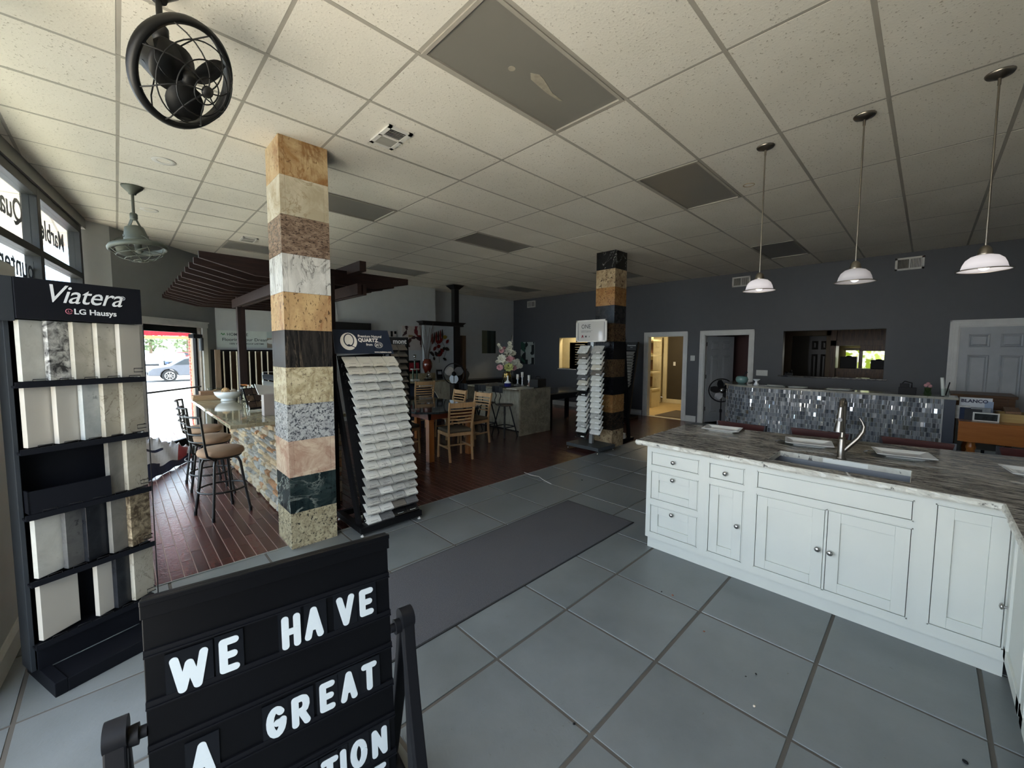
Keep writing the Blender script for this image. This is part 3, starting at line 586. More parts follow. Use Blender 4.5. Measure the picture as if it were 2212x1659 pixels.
# ================================================================== STONE-CLAD COLUMNS
G = {
 'gold': granite('honey_gold_granite', rgb(150, 112, 70), rgb(190, 166, 126), rgb(110, 84, 58), rgb(134, 98, 62), sc=4, spsc=30, sp=.62),
 'cream': granite('cream_limestone', rgb(196, 188, 168), rgb(168, 158, 134), rgb(150, 138, 112), rgb(140, 126, 98), sc=4, spsc=16, sp=.68, veinw=.012),
 'brown': granite('brown_granite', rgb(98, 80, 66), rgb(140, 120, 102), rgb(56, 44, 38), None, sc=14, stretch=(1, 1, 2.2), spsc=40, sp=.55),
 'white': granite('white_river_granite', rgb(178, 176, 168), rgb(208, 206, 198), rgb(104, 98, 92), rgb(104, 100, 94), sc=5, stretch=(1.6, 1.6, .6), rot=(0, .5, .3), spsc=22, sp=.64, veinw=.018, vsc=3),
 'goldvein': granite('amber_veined_granite', rgb(194, 164, 118), rgb(168, 134, 94), rgb(88, 66, 46), rgb(112, 48, 24), sc=6, stretch=(1, 1, .5), spsc=44, sp=.58, veinw=.02, vsc=2.2),
 'black': granite('black_wave_granite', rgb(26, 25, 24), rgb(54, 49, 45), rgb(20, 20, 20), rgb(96, 84, 70), sc=7, stretch=(2.4, 2.4, .3), spsc=30, veinw=.01),
 'beige': granite('beige_speckled_granite', rgb(196, 186, 154), rgb(152, 138, 106), rgb(112, 100, 80), rgb(126, 108, 84), sc=12, spsc=46, sp=.58, veinw=.008),
 'grey': granite('grey_speckled_granite', rgb(150, 152, 152), rgb(176, 178, 176), rgb(58, 62, 68), None, sc=18, spsc=62, sp=.53),
 'pink': granite('pink_beige_granite', rgb(168, 138, 118), rgb(200, 182, 158), rgb(124, 84, 70), rgb(140, 104, 90), sc=5, spsc=34, sp=.66, veinw=.010),
 'green': granite('dark_green_granite', rgb(20, 30, 31), rgb(44, 56, 55), rgb(14, 20, 22), rgb(150, 156, 146), sc=5, rot=(.6, .3, 0), spsc=26, veinw=.022, vsc=2.2),
 'tan': granite('tan_black_speckled_granite', rgb(178, 168, 138), rgb(140, 130, 104), rgb(48, 46, 42), None, sc=16, spsc=52, sp=.56),
 'nero': granite('black_marble_white_vein', rgb(24, 24, 25), rgb(34, 34, 35), None, rgb(190, 190, 186), sc=4, veinw=.006, vsc=1.4),
 'delic': granite('ivory_brown_granite', rgb(186, 166, 132), rgb(146, 124, 96), rgb(66, 50, 40), rgb(80, 62, 48), sc=7, spsc=22, sp=.58, veinw=.012),
 'orange': granite('orange_gold_granite', rgb(146, 104, 62), rgb(168, 128, 80), rgb(84, 58, 38), None, sc=10, spsc=44, sp=.58),
 'char': granite('charcoal_granite', rgb(40, 39, 38), rgb(58, 56, 54), rgb(26, 26, 26), None, sc=9, spsc=50, sp=.58),
 'bronze': granite('bronze_brown_granite', rgb(76, 60, 44), rgb(100, 80, 56), rgb(44, 34, 26), None, sc=10, spsc=44, sp=.55),
 'blk': granite('jet_black_granite', rgb(18, 18, 20), rgb(30, 30, 32), None, None, sc=20),
 'blkbrn': granite('dark_brown_speckled_granite', rgb(38, 32, 28), rgb(70, 58, 46), rgb(18, 16, 16), None, sc=18, spsc=60, sp=.54)}
def column(x0, y0, w, bands, label):
    t = thing('stone_column', label, 'column', (x0, y0, 0)); n = len(bands); h = H / n; e = .038; g = .0012
    MB().box2(.012, .012, 0, w - .012, w - .012, H).build('core', flat('dark_joint', rgb(70, 64, 56), .8), t)
    for k, (key, look) in enumerate(bands):
        z1 = H - k * h; z0 = z1 - h; mb = MB(); q = .0006
        for s in range(4):
            Mx = Matrix.Translation((w / 2, w / 2, 0)) @ Matrix.Rotation(s * PI / 2, 4, 'Z') @ Matrix.Translation((-w / 2, -w / 2, 0))
            mb.box2(e + g, 0.0004, z0 + q, w - e - g, .012, z1 - q, 0, Mx).box2(0.0, 0, z0 + q, e, .012, z1 - q, 0, Mx).box2(w - e, 0, z0 + q, w - .0121, .012, z1 - q, 0, Mx)
        o = mb.build('stone_band', G[key], t); o['label'] = look
    return t
column(-1.547, 1.502, .372, [('gold', 'honey gold band'), ('cream', 'cream band'), ('brown', 'brown band'), ('white', 'white streaked band'), ('goldvein', 'amber band with dark veins'), ('black', 'charcoal streaked band'), ('beige', 'beige speckled band'), ('grey', 'grey speckled band'), ('pink', 'pinkish beige band'), ('green', 'dark green band with white patches'), ('tan', 'tan band with black specks')], 'tall square column clad in granite bands, nearest the camera, beside the white tile rack')
column(3.494, 1.592, .37, [('nero', 'black band with white veins'), ('delic', 'ivory and brown band'), ('orange', 'orange gold band'), ('char', 'charcoal band'), ('bronze', 'bronze brown band'), ('blk', 'black band'), ('bronze', 'bronze brown band'), ('blk', 'jet black band'), ('orange', 'tan gold band'), ('blkbrn', 'dark brown speckled band'), ('delic', 'ivory and brown band')], 'square column with mostly dark granite bands, behind the plexiglass-topped tile stand')

# ================================================================== KITCHEN ISLAND
CAB = flat('white_cabinet_enamel', rgb(196, 199, 192), .38, var=.02); GAP = flat('cabinet_gap_shadow', rgb(70, 70, 66), .8)
XF = .625
SIL = flat('satin_nickel', rgb(170, 168, 165), .25, 1.)
def insetf(mb, y0, y1, z0, z1, x, panel):
    """flat drawer front / shaker door seen from -x, y0>y1"""
    if not panel: mb.box2(x, y1, z0, x + .02, y0, z1); return
    s = .062
    mb.box2(x, y1, z0, x + .02, y1 + s, z1).box2(x, y0 - s, z0, x + .02, y0, z1).box2(x, y1 + s, z0, x + .02, y0 - s, z0 + s).box2(x, y1 + s, z1 - s, x + .02, y0 - s, z1).box2(x + .011, y1 + s, z0 + s, x + .02, y0 - s, z1 - s)
def knob(par, y, z, x=XF): MB().cyl((x, y, z), (x - .016, y, z), .006).lathe([(0, .0), (.010, 0), (.016, .005), (.0165, .010), (.011, .016), (0, .018)], (0, 0, 0), 20, 0, Matrix.Translation((x - .014, y, z)) @ Matrix.Rotation(-PI / 2, 4, 'Y')).build('knob', SIL, par)
def cab_unit(label, y0, y1, items, end=False):
    t = thing('base_cabinet', label, 'cabinet', (0, 0, 0), group='white base cabinets of the island')
    z0, z1 = .105, .88; mb = MB(); holes = [(a, b, c, d) for (_, a, b, c, d, *_r) in items]
    ys = sorted({y0, y1} | {h[0] for h in holes} | {h[1] for h in holes}); zs = sorted({z0, z1} | {h[2] for h in holes} | {h[3] for h in holes})
    for i in range(len(ys) - 1):
        for j in range(len(zs) - 1):
            cy_ = (ys[i] + ys[i + 1]) / 2; cz = (zs[j] + zs[j + 1]) / 2
            if any(h[1] < cy_ < h[0] and h[2] < cz < h[3] for h in holes): continue
            mb.box2(XF, ys[i], zs[j], XF + .02, ys[i + 1], zs[j + 1])
    mb.box2(XF + .024, y1 + .0006, z0, 1.30, y0 - .0006, .66 if -2.0 > y1 > -2.2 else z1); mb.build('face_frame', CAB, t)
    MB().box2(XF + .0205, y1 + .02, z0 + .01, XF + .0235, y0 - .02, z1 - .01).build('shadow_gap', GAP, t)
    for (kind, a, b, c, d, *kn) in items: # beaded trim + front
        g = .003; m2 = MB(); bd = .006
        m2.box2(XF - .002, b, c, XF + .01, a, c + bd).box2(XF - .002, b, d - bd, XF + .01, a, d).box2(XF - .002, b, c, XF + .01, b + bd, d).box2(XF - .002, a - bd, c, XF + .01, a, d)
        g = bd + .003; fr = MB(); insetf(fr, a - g, b + g, c + g, d - g, XF + .001, kind in ('door', 'panel_drawer')); f = fr.build({'door': 'door', 'drawer': 'drawer', 'panel_drawer': 'drawer', 'false': 'false_front'}[kind], CAB, t, .0015)
        m2.build('bead', CAB, f)
        for (ky, kz) in kn: knob(f, ky, kz, XF + .001)
    MB().box2(XF + .045, y1, 0, XF + .06, y0, .105).build('toe_kick', CAB, t)
    return t
cab_unit('white cabinet stack of three drawers at the free end of the island', -.51, -.976, [('drawer', -.545, -.931, .722, .838, (-.735, .779)), ('panel_drawer', -.545, -.931, .436, .678, (-.735, .637)), ('panel_drawer', -.545, -.933, .150, .391, (-.735, .353))], True)
cab_unit('narrow white island cabinet with one small drawer over a tall door', -.976, -1.282, [('drawer', -1.001, -1.243, .716, .837, (-1.119, .778)), ('door', -1.005, -1.244, .150, .677, (-1.209, .414))])
cab_unit('wide white sink cabinet with two doors under a long false front', -1.282, -2.127, [('false', -1.318, -2.091, .720, .842), ('door', -1.318, -1.709, .155, .679, (-1.675, .416)), ('door', -1.709, -2.093, .155, .683, (-1.738, .414))])
cab_unit('white corner cabinet with one large plain door next to the return', -2.127, -2.45, [('door', -2.171, -2.44, .165, .848)])
MB().box2(1.301, -2.45, .0, 1.44, -.512, .88).build('cabinet_back', CAB, None)
bp_ = bpy.data.objects['cabinet_back']; tag(bp_, 'white back panel of the island below the stool overhang', 'panel')
tag(MB().box2(XF + .001, -.53, .106, XF + .02, -.511, .878).box2(XF + .06, -.509, .0, 1.44, -.505, .88).build('end_panel', CAB), 'white end panel of the island beside the drawer stack', 'panel')
# return cabinets facing +y
rt = thing('return_cabinet', 'white return cabinets joining the island at the inside corner, small knobs', 'cabinet', (0, 0, 0))
MB().box2(-1.2, -3.05, .105, .624, -2.452, .88).build('carcass', CAB, rt); MB().box2(-1.2, -3.0, 0, .62, -2.50, .105).build('toe_kick', CAB, rt)
for k, (a, b) in enumerate(((.575, .10), (.06, -.45), (-.5, -1.05))):
    mb = MB(); s = .06; y = -2.452
    for (z0, z1) in ((.155, .845),):
        mb.box2(b, y, z0, a, y + .016, z0 + s).box2(b, y, z1 - s, a, y + .016, z1).box2(b, y, z0, b + s, y + .016, z1).box2(a - s, y, z0, a, y + .016, z1).box2(b + s, y, z0 + s, a - s, y + .006, z1 - s)
    d = mb.build('door', CAB, rt, .0015); kx = a - .03 if k == 0 else b + .05
    MB().cyl((kx, y + .016, .42), (kx, y + .034, .42), .005).lathe([(0, 0), (.010, 0), (.016, .005), (.0165, .009), (.010, .014), (0, .016)], (0, 0, 0), 18, 0, Matrix.Translation((kx, y + .030, .42)) @ Matrix.Rotation(-PI / 2, 4, 'X')).build('knob', SIL, d)
# countertop with sink cut-out
def ctop_mat():
    m = granite('white_dark_river_granite', rgb(118, 111, 102), rgb(194, 188, 176), rgb(70, 66, 64), rgb(50, 47, 45), sc=8, stretch=(3.0, .6, 1.2), rot=(0, 0, .18), spsc=20, sp=.56, rough=.07, veinw=.03, vsc=4.5); return m
CTM = ctop_mat(); EDG = granite('light_chiselled_edge', rgb(206, 206, 196), rgb(184, 182, 172), rgb(84, 82, 80), None, sc=9, spsc=26, sp=.62, rough=.35)
x0, x1 = .592, 2.13; yT = -.425; yR = -2.405
sx0, sx1, sy0, sy1 = .70, 1.038, -2.068, -1.36
top = thing('countertop', 'polished grey and white granite countertop with a rough light edge on the island', 'countertop', (0, 0, 0))
mb = MB(); zt, zb = .920, .882
def slab_loop(outer, hole, z):
    return
xs = [x0, sx0, sx1, x1]; ys = [-3.1, yR, sy0, sy1, yT]
for i in range(3):
    for j in range(4):
        if i == 1 and j == 2: continue
        mb.box2(xs[i], ys[j], zb, xs[i + 1], ys[j + 1], zt)
mb.box2(-1.2, -3.1, zb, x0, yR, zt)
me = mb.mesh('slab', CTM)
import bmesh
bm = bmesh.new(); bm.from_mesh(me); bmesh.ops.remove_doubles(bm, verts=bm.verts, dist=1e-4)
seen = {}; 
for f in list(bm.faces):
    k = tuple(sorted((round(v.co.x, 3), round(v.co.y, 3), round(v.co.z, 3)) for v in f.verts)); seen.setdefault(k, []).append(f)
bmesh.ops.delete(bm, geom=[f for fs in seen.values() if len(fs) > 1 for f in fs], context='FACES')
bmesh.ops.dissolve_limit(bm, angle_limit=.01, verts=bm.verts, edges=bm.edges)
for v in bm.verts:
    if v.co.x > x1 - .01: v.co.x = 1.64 + (-.4 - v.co.y) * .199
bm.to_mesh(me); bm.free(); put(me, 'slab', top)
def rough_edge(a, b, out, name='chiselled_edge'):
    a = Vector(a); b = Vector(b); L = (b - a).length; n = int(L / .022); d = (b - a) / n; vs = []; fs = []; o = Vector(out); rr = random.Random(int(L * 1000))
    for k in range(n + 1):
        p = a + d * k; f = 0 if k in (0, n) else 1
        for (u, z) in ((0, zt), (.006, zt - .003), (.013, zt - .012), (.012, zt - .026), (.004, zb)):
            vs.append((*(p + o * (u + rr.uniform(-.003, .004) * (u > 0)))[:2], z + rr.uniform(-.002, .002) * (0 < u)))
    for k in range(n):
        for q in range(4): fs.append((k * 5 + q, k * 5 + 5 + q, k * 5 + 6 + q, k * 5 + 1 + q))
    MB().add(vs, fs).build(name, EDG, top)
rough_edge((x0, yT, 0), (x0, yR + .0, 0), (-1, 0, 0)); rough_edge((1.645, yT, 0), (x0, yT, 0), (0, 1, 0)); rough_edge((x0, yR, 0), (-1.2, yR, 0), (0, 1, 0))
MB().box2(sx0, sy0, zb, sx0 + .002, sy1, zt - .001).box2(sx1 - .003, sy0, zb, sx1, sy1, zt - .001).box2(sx0, sy1 - .003, zb, sx1, sy1, zt - .001).box2(sx0, sy0, zb, sx1, sy0 + .003, zt - .001).build('cutout_edge', EDG, top)
sk = thing('undermount_sink', 'long narrow stainless undermount sink in the island countertop', 'sink', (0, 0, 0))
mb = MB(); a = .008
vs = [(sx0 - .01, sy0 - .01, zb), (sx1 + .01, sy0 - .01, zb), (sx1 + .01, sy1 + .01, zb), (sx0 - .01, sy1 + .01, zb), (sx0 + .01, sy0 + .01, .70), (sx1 - .01, sy0 + .01, .70), (sx1 - .01, sy1 - .01, .70), (sx0 + .01, sy1 - .01, .70)]
mb.add(vs, [(0, 1, 5, 4), (1, 2, 6, 5), (2, 3, 7, 6), (3, 0, 4, 7), (4, 5, 6, 7)]).build('basin', flat('sink_steel', rgb(105, 106, 108), .35, .8), sk)
MB().cyl((.87, -1.72, .701), (.87, -1.72, .705), .04, n=20).build('drain', CHROME, sk)
tag(MB().box2(1.0335, -1.86, .886, 1.0345, -1.62, .914).build('care_sticker', WHITE), 'white sticker on the inner rim of the sink cut-out', 'sticker')
fa = thing('faucet', 'brushed nickel pull-down faucet with curved side lever behind the sink', 'faucet', (1.085, -1.713, .9205), 0); FM = flat('brushed_nickel', rgb(140, 134, 126), .3, 1.)
MB().lathe([(0, 0), (.030, 0), (.030, .006), (.024, .012), (.022, .13), (.020, .15), (0, .15)], n=24).build('base', FM, fa)
pts = []
for k in range(25):
    t_ = k / 24; 
    if t_ < .45: pts.append((0 + .02 * (t_ / .45), 0, .14 + .22 * t_ / .45))
    else:
        a = (t_ - .45) / .55 * PI * .93; pts.append((.02 - .075 + .075 * math.cos(a), .0, .36 + .055 * math.sin(a) if a < PI / 2 else .36 + .055 * math.sin(a)))
MB().tube(pts, .0145, 12).build('spout', FM, fa)
ex = Vector(pts[-1]); MB().cyl(ex, ex + Vector((-.012, .002, -.10)), .016, .021, 18).cyl(ex + Vector((-.012, .002, -.10)), ex + Vector((-.016, .003, -.165)), .021, .031, 18).build('spray_head', FM, fa)
MB().cyl((ex.x - .032, 0, ex.z - .08), (ex.x - .038, 0, ex.z - .08), .013, n=14).build('spray_button', flat('grey_button', rgb(120, 120, 122), .4), fa)
MB().tube([(0, -.010, .05), (.0, -.045, .10), (.0, -.085, .155), (.0, -.108, .205), (0, -.112, .24), (0, -.100, .27), (0, -.085, .295)], .013, 10, taper=[1.1, 1.2, 1.15, .95, .75, .55, .3]).build('lever', FM, fa)
PLT = flat('white_porcelain', rgb(236, 236, 232), .15, coat=.5)
def plate(cx_, cy_, rz, label):
    w, d = .155, .125; t = thing('serving_plate', label, 'plate', (cx_, cy_, .921), rz, 'white rectangular plates on the island'); mb = MB(); P = [(.62, .0), (.66, .006), (1., .024), (1.0, .028), (.92, .026), (.66, .011), (.0, .011)]
    rings = []
    for s_, z in P: rings.append([(-d * s_, -w * s_, z), (d * s_, -w * s_, z), (d * s_, w * s_, z), (-d * s_, w * s_, z)])
    vs = [p for r in rings for p in r]; fs = [(3, 2, 1, 0)]
    for k in range(len(P) - 1):
        for q in range(4): fs.append((k * 4 + q, k * 4 + (q + 1) % 4, k * 4 + 4 + (q + 1) % 4, k * 4 + 4 + q))
    mb.add(vs, fs).build('dish', PLT, t, .002); return t
plate(1.53, -.79, .14, 'white rectangular plate at the left end of the island by the drawers'); plate(1.42, -1.47, .2, 'white rectangular plate left of the faucet'); plate(1.47, -2.01, .2, 'white rectangular plate right of the faucet'); plate(1.42, -2.62, .15, 'white rectangular plate cut off by the right edge of view')
CHG = glass('clear_glass_charger', (.86, .88, .88, 1))
for (x, y, l_) in ((1.40, -1.42, 'left of the faucet'), (1.45, -1.97, 'right of the faucet')): tag(MB().lathe([(0, 0), (.15, 0), (.17, .004), (.15, .003), (0, .003)], n=40).build('glass_charger', CHG, loc=(x, y, .9205)), 'round clear glass charger under the plate ' + l_, 'charger')
# island stools (red-brown top rail)
RW = wood('red_mahogany', rgb(72, 30, 26), rgb(44, 19, 18), 1, rough=.3, coat=.1); DKW = flat('grey_black_metal_stool', rgb(48, 48, 52), .4)
def island_stool(loc, label):
    t = thing('counter_stool', label, 'stool', loc, 0, 'counter stools behind the island'); w = .215
    MB().box((.0, 0, .63), (.40, .42, .045)).build('seat', flat('dark_seat_pad', rgb(52, 44, 42), .6), t, .015)
    for x in (-.17, .17):
        for y in (-.18, .18): MB().beam((x, y, .61), (x * 1.2, y * 1.1, 0), .03, .03).build('leg', DKW, t)
    MB().box((.205, 0, .905), (.022, .44, .075)).build('top_rail', RW, t, .006)
    MB().beam((.19, -.21, .61), (.21, -.215, .945), .022, .03).beam((.19, .21, .61), (.21, .215, .945), .022, .03).beam((.2, -.2, .84), (.2, .2, .84), .018, .018).beam((.2, -.2, .66), (.2, .2, .66), .018, .018).beam((.2, -.2, .68), (.2, .12, .82), .012, .012).beam((.2, .2, .68), (.2, -.12, .82), .012, .012).build('back_frame', DKW, t)
    MB().beam((-.19, -.19, .2), (-.19, .19, .2), .02, .02).beam((.19, -.19, .2), (.19, .19, .2), .02, .02).build('foot_rail', DKW, t); return t
s0 = island_stool((1.76, -.82, 0), 'counter stool with red mahogany top rail behind the leftmost plate')
dup(s0, (1.87, -1.44, 0), 0, 'counter stool with red mahogany top rail directly behind the faucet'); dup(s0, (1.98, -2.07, 0), 0, 'counter stool with red mahogany top rail behind the plate right of the faucet'); dup(s0, (2.10, -2.73, 0), 0, 'counter stool at the right edge of view behind the island')
# pendants
SHD = None
def shade_mat():
    m, t, b = nodes_of('frosted_glass_shade'); b.inputs['Base Color'].default_value = rgb(235, 232, 235); b.inputs['Roughness'].default_value = .45; b.inputs['Transmission Weight'].default_value = .0
    b.inputs['Subsurface Weight'].default_value = .0; tl = N(t, 'ShaderNodeBsdfTranslucent'); tl.inputs[0].default_value = (.85, .82, .87, 1); mx = N(t, 'ShaderNodeMixShader'); mx.inputs[0].default_value = .4
    t.links.new(b.outputs[0], mx.inputs[1]); t.links.new(tl.outputs[0], mx.inputs[2]); t.links.new(mx.outputs[0], t.nodes['Material Output'].inputs[0]); return m
SHD = shade_mat(); NK = flat('aged_nickel', rgb(150, 142, 130), .3, 1.)
for k, (px, py, en, nm) in enumerate(((1.375, -1.083, .22, 'nearest the doorways'), (1.372, -1.697, .06, 'in the middle, dimmer'), (1.37, -2.312, .3, 'nearest the double door'))):
    t = thing('pendant_lamp', f'pendant lamp with white glass bell shade over the island, {nm}', 'lamp', (px, py, 0), group='pendant lamps over the island')
    MB().lathe([(0, H - .035), (.02, H - .034), (.035, H - .024), (.058, H - .018), (.064, H - .008), (.064, H - .004), (0, H - .004)], n=28).build('canopy', NK, t)
    MB().cyl((0, 0, H - .035), (0, 0, H - .075), .008).cyl((0, 0, H - .07), (0, 0, 2.32), .0055, n=10).build('rod', NK, t)
    MB().lathe([(0, 2.325), (.012, 2.322), (.022, 2.312), (.03, 2.298), (.031, 2.285), (.036, 2.272), (.034, 2.262), (0, 2.262)], n=24).build('cap', NK, t)
    MB().lathe([(.03, 2.268), (.06, 2.258), (.082, 2.238), (.094, 2.21), (.100, 2.185), (.118, 2.172)], n=32).build('shade', SHD, t)
    MB().tube([(.119 * math.cos(a * PI / 16), .119 * math.sin(a * PI / 16), 2.173) for a in range(32)], .0035, 6, True).build('rim', NK, t)
    MB().ball((0, 0, 2.200), .028, 14).build('bulb', glow('lit_bulb_%d' % k, (1, .97, .92, 1), (3, 1.4, 4)[k]), t)
    l = bpy.data.lights.new('bulb_light', 'POINT'); l.energy = en; l.shadow_soft_size = .03; l.color = (1, .95, .9); o = bpy.data.objects.new('bulb_light', l); COL.objects.link(o); o.parent = t; o.location = (0, 0, 2.155)

# ================================================================== LETTER BOARD SIGN (nearest, bottom left)
BO = Vector((-2.50839, -.79586, 1.055)); BX = Vector((.60542, -.08095, 0)).normalized(); ta = math.radians(-4)
BH = Vector((0, 0, 1)).cross(BX); BD = Vector((0, 0, -1)) * math.cos(ta) + BH * math.sin(ta)
BOARD = frame(BO, BX, -BD) # local x right, y up along board, z towards the camera
sign = thing('letter_board_sign', 'black changeable letter board on a swinging plastic frame reading WE HAVE A GREAT', 'sign', (0, 0, 0))
BW = .611; BKB = flat('glossy_black_board', rgb(9, 10, 13), .38, spec=.18, var=.1); TRK = flat('black_track', rgb(16, 17, 21), .4, spec=.2)
MB().box2(0, -.98, -.022, BW, 0, -.004, 0, BOARD).build('panel', BKB, sign, .002)
MB().box2(-.002, -.046, -.006, BW + .002, .0, .010, 0, BOARD).box2(-.002, -.012, .008, BW + .002, .002, .016, 0, BOARD).build('top_rail', BKB, sign, .002)
for k in range(4):
    for (d, h_) in ((.136 + k * .2335, .016), (.262 + k * .2335, .018)): MB().box2(0, -d - h_ / 2, -.006, BW, -d + h_ / 2, .002, 0, BOARD).box2(0, -d - h_ / 2, .0, BW, -d - h_ / 2 + .004, .006, 0, BOARD).build('letter_track', TRK, sign)
LW_ = flat('white_letter_plastic', rgb(198, 207, 211), .4, var=.01, spec=.3); FL = flat('clear_dark_letter_card', rgb(20, 22, 26), .25, var=.02, spec=.25)
STR = {'W': ([(0, 1), (.24, 0), (.5, .78), (.76, 0), (1, 1)],), 'E': ([(1, 1), (0, 1), (0, 0), (1, 0)], [(0, .5), (.85, .5)]), 'H': ([(0, 1), (0, 0)], [(1, 1), (1, 0)], [(0, .5), (1, .5)]),
 'A': ([(0, 0), (.5, 1), (1, 0)], [(.22, .34), (.78, .34)]), 'V': ([(0, 1), (.5, 0), (1, 1)],), 'T': ([(0, 1), (1, 1)], [(.5, 1), (.5, 0)]), 'I': ([(.5, 1), (.5, 0)],), 'N': ([(0, 0), (0, 1), (1, 0), (1, 1)],),
 'R': ([(0, 0), (0, 1), (.6, 1), (.82, .96), (.95, .84), (.96, .68), (.84, .54), (.6, .48), (0, .48)], [(.5, .48), (1, 0)]),
 'G': ([(.5 + .5 * math.cos(a), .5 + .5 * math.sin(a)) for a in [math.radians(d) for d in range(45, 361, 21)]] + [(1, .45), (.58, .45)],),
 'O': ([(.5 + .5 * math.cos(a * PI / 9), .5 + .5 * math.sin(a * PI / 9)) for a in range(19)],)}
def board_letter(ch, x0, x1, d0, d1):
    mb = MB(); r = .0094; w = x1 - x0 - 2 * r; h_ = d1 - d0 - 2 * r; zz = .0028
    L = lambda p: (x0 + r + p[0] * w, -d1 + r + p[1] * h_)
    for i, st in enumerate(STR[ch]):
        z = zz + i * .0002
        for k in range(len(st) - 1):
            a = Vector(L(st[k])); b = Vector(L(st[k + 1])); d = (b - a).normalized(); n = Vector((-d.y, d.x)) * r
            mb.prism([(a.x - n.x, a.y - n.y), (b.x - n.x, b.y - n.y), (b.x + n.x, b.y + n.y), (a.x + n.x, a.y + n.y)], z - .0012, z + .0001 * k, 0, BOARD)
        for k, p in enumerate(st):
            c = L(p); mb.prism([(c[0] + r * math.cos(q * PI / 8), c[1] + r * math.sin(q * PI / 8)) for q in range(16)], z - .0012, z + .00005 + .0001 * k, 0, BOARD)
    card = MB().box2(x0 - .008, -d1 - .010, -.003, x1 + .010, -d0 + .012, .0012, 0, BOARD).build('letter_card', FL, sign)
    mb.build('letter', LW_, card)
for (ch, x0, x1, d0, d1) in (('W', .047, .126, .165, .262), ('E', .148, .193, .162, .254), ('H', .294, .343, .158, .254), ('A', .353, .405, .157, .252), ('V', .443, .497, .156, .250), ('E', .512, .556, .156, .243),
    ('A', .077, .130, .408, .50), ('G', .246, .297, .403, .491), ('R', .310, .359, .402, .492), ('E', .385, .429, .398, .486), ('A', .445, .495, .396, .487), ('T', .509, .558, .397, .485),
    ('A', .318, .368, .632, .72), ('T', .380, .430, .632, .72), ('I', .436, .452, .628, .716), ('O', .465, .517, .624, .713), ('N', .532, .582, .624, .715), ('E', .530, .575, .742, .83)):
    board_letter(ch, x0, x1, d0, d1)
for s_, xx in ((1, BW + .055), (-1, -.055)):
    c = BOARD @ Vector((xx, -.325, -.01)); k1 = BOARD @ Vector((xx - s_ * .012, -.325, -.01)); k2 = BOARD @ Vector((BW if s_ > 0 else 0, -.325, -.01))
    MB().cyl(k2, k2 + (k1 - k2) * .45, .014, n=16).cyl(k2 + (k1 - k2) * .35, k1, .024, .022, 20).build('pivot_knob', PLAST, sign, .003)
    up = c + Vector((0, 0, .02)); ft = Vector((c.x + BX.x * s_ * .02, c.y + BX.y * s_ * .02, .04))
    bx = BX * .020; by = Vector((-BX.y, BX.x, 0))
    FL_ = frame(up, (by.x, by.y, 0), (0, 0, 1)); hh_ = up.z - ft.z
    for dy in (-1, 1): # two splayed flanges leave the slot open between them
        A_ = []; B_ = []
        for q in range(13): f0 = q / 12; c_ = dy * (.014 + .17 * f0 ** 1.3); A_.append((c_ + .014, -hh_ * f0)); B_.append((c_ - .014, -hh_ * f0))
        MB().prism(A_ + B_[::-1], -.021, .021, 0, FL_).build('frame_leg', PLAST, sign, .005)
    MB().cyl(up - bx * 1.05, up + bx * 1.05, .034, n=24).build('frame_head', PLAST, sign, .004)
    w = up.lerp(ft, .22); MB().beam(up, up.lerp(ft, .95), .012, .05, 0, by).build('web', PLAST, sign)
    MB().beam(ft + by * .33 - Vector((0, 0, .015)), ft - by * .33 - Vector((0, 0, .015)), .05, .05).build('foot', PLAST, sign, .01)

# ================================================================== TALL SAMPLE TOWER
tw_rz = math.radians(20); TW = Matrix.Translation((-2.86, .86, 0)) @ Matrix.Rotation(tw_rz, 4, 'Z')
tow = thing('sample_tower', 'tall navy black display tower of long stone samples with white script header', 'display', (-2.86, .86, 0), tw_rz)
SIDE = flat('lit_black_side', rgb(42, 46, 50), .5, spec=.3)  # black painted lighter, imitating light on the tower's side faces
MB().box2(.0, -.155, 0, .045, .20, .072).box2(.44, -.155, 0, .485, .20, .072).box2(.045, -.155, 0, .44, .03, .066).build('base', NAVYBLK, tow, .003)
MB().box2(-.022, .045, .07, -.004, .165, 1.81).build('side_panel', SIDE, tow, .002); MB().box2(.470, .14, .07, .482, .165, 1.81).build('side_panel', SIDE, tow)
MB().box2(-.004, .150, .07, .470, .165, 1.81).box2(.0, .03, .07, .47, .05, .19).build('back_panel', NAVYBLK, tow)
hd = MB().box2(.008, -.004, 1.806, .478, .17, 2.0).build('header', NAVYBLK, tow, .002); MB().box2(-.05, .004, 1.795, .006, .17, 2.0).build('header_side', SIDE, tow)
HW = flat('pale_grey_print', rgb(214, 216, 216), .5); FX = Matrix.Rotation(PI / 2, 4, 'X')
text('Viatera', 'header_script', HW, .125, Matrix.Translation((.245, -.0055, 1.932)) @ FX, hd, .0004, .35, .0006, 'CENTER', .95, .86)
text('®', 'header_script', HW, .03, Matrix.Translation((.397, -.0055, 1.94)) @ FX, hd, 0, 0, .0006)
text('LG Hausys', 'header_text', HW, .038, Matrix.Translation((.285, -.0055, 1.853)) @ FX, hd, .0008, 0, .0006, 'CENTER', 1, 1)
mb = MB(); mb.tube([(.185 + .012 * math.cos(a), -.006, 1.853 + .012 * math.sin(a)) for a in [k * PI / 8 + .2 for k in range(15)]], .0016, 5).box2(.181, -.0065, 1.848, .183, -.0055, 1.858).box2(.183, -.0065, 1.848, .188, -.0055, 1.8495).box2(.189, -.0065, 1.852, .197, -.0055, 1.8535).build('header_logo', flat('rose_logo', rgb(190, 110, 125), .5), hd)
shelfz = [1.502, 1.182, .862, .532, .213]; SMP = []
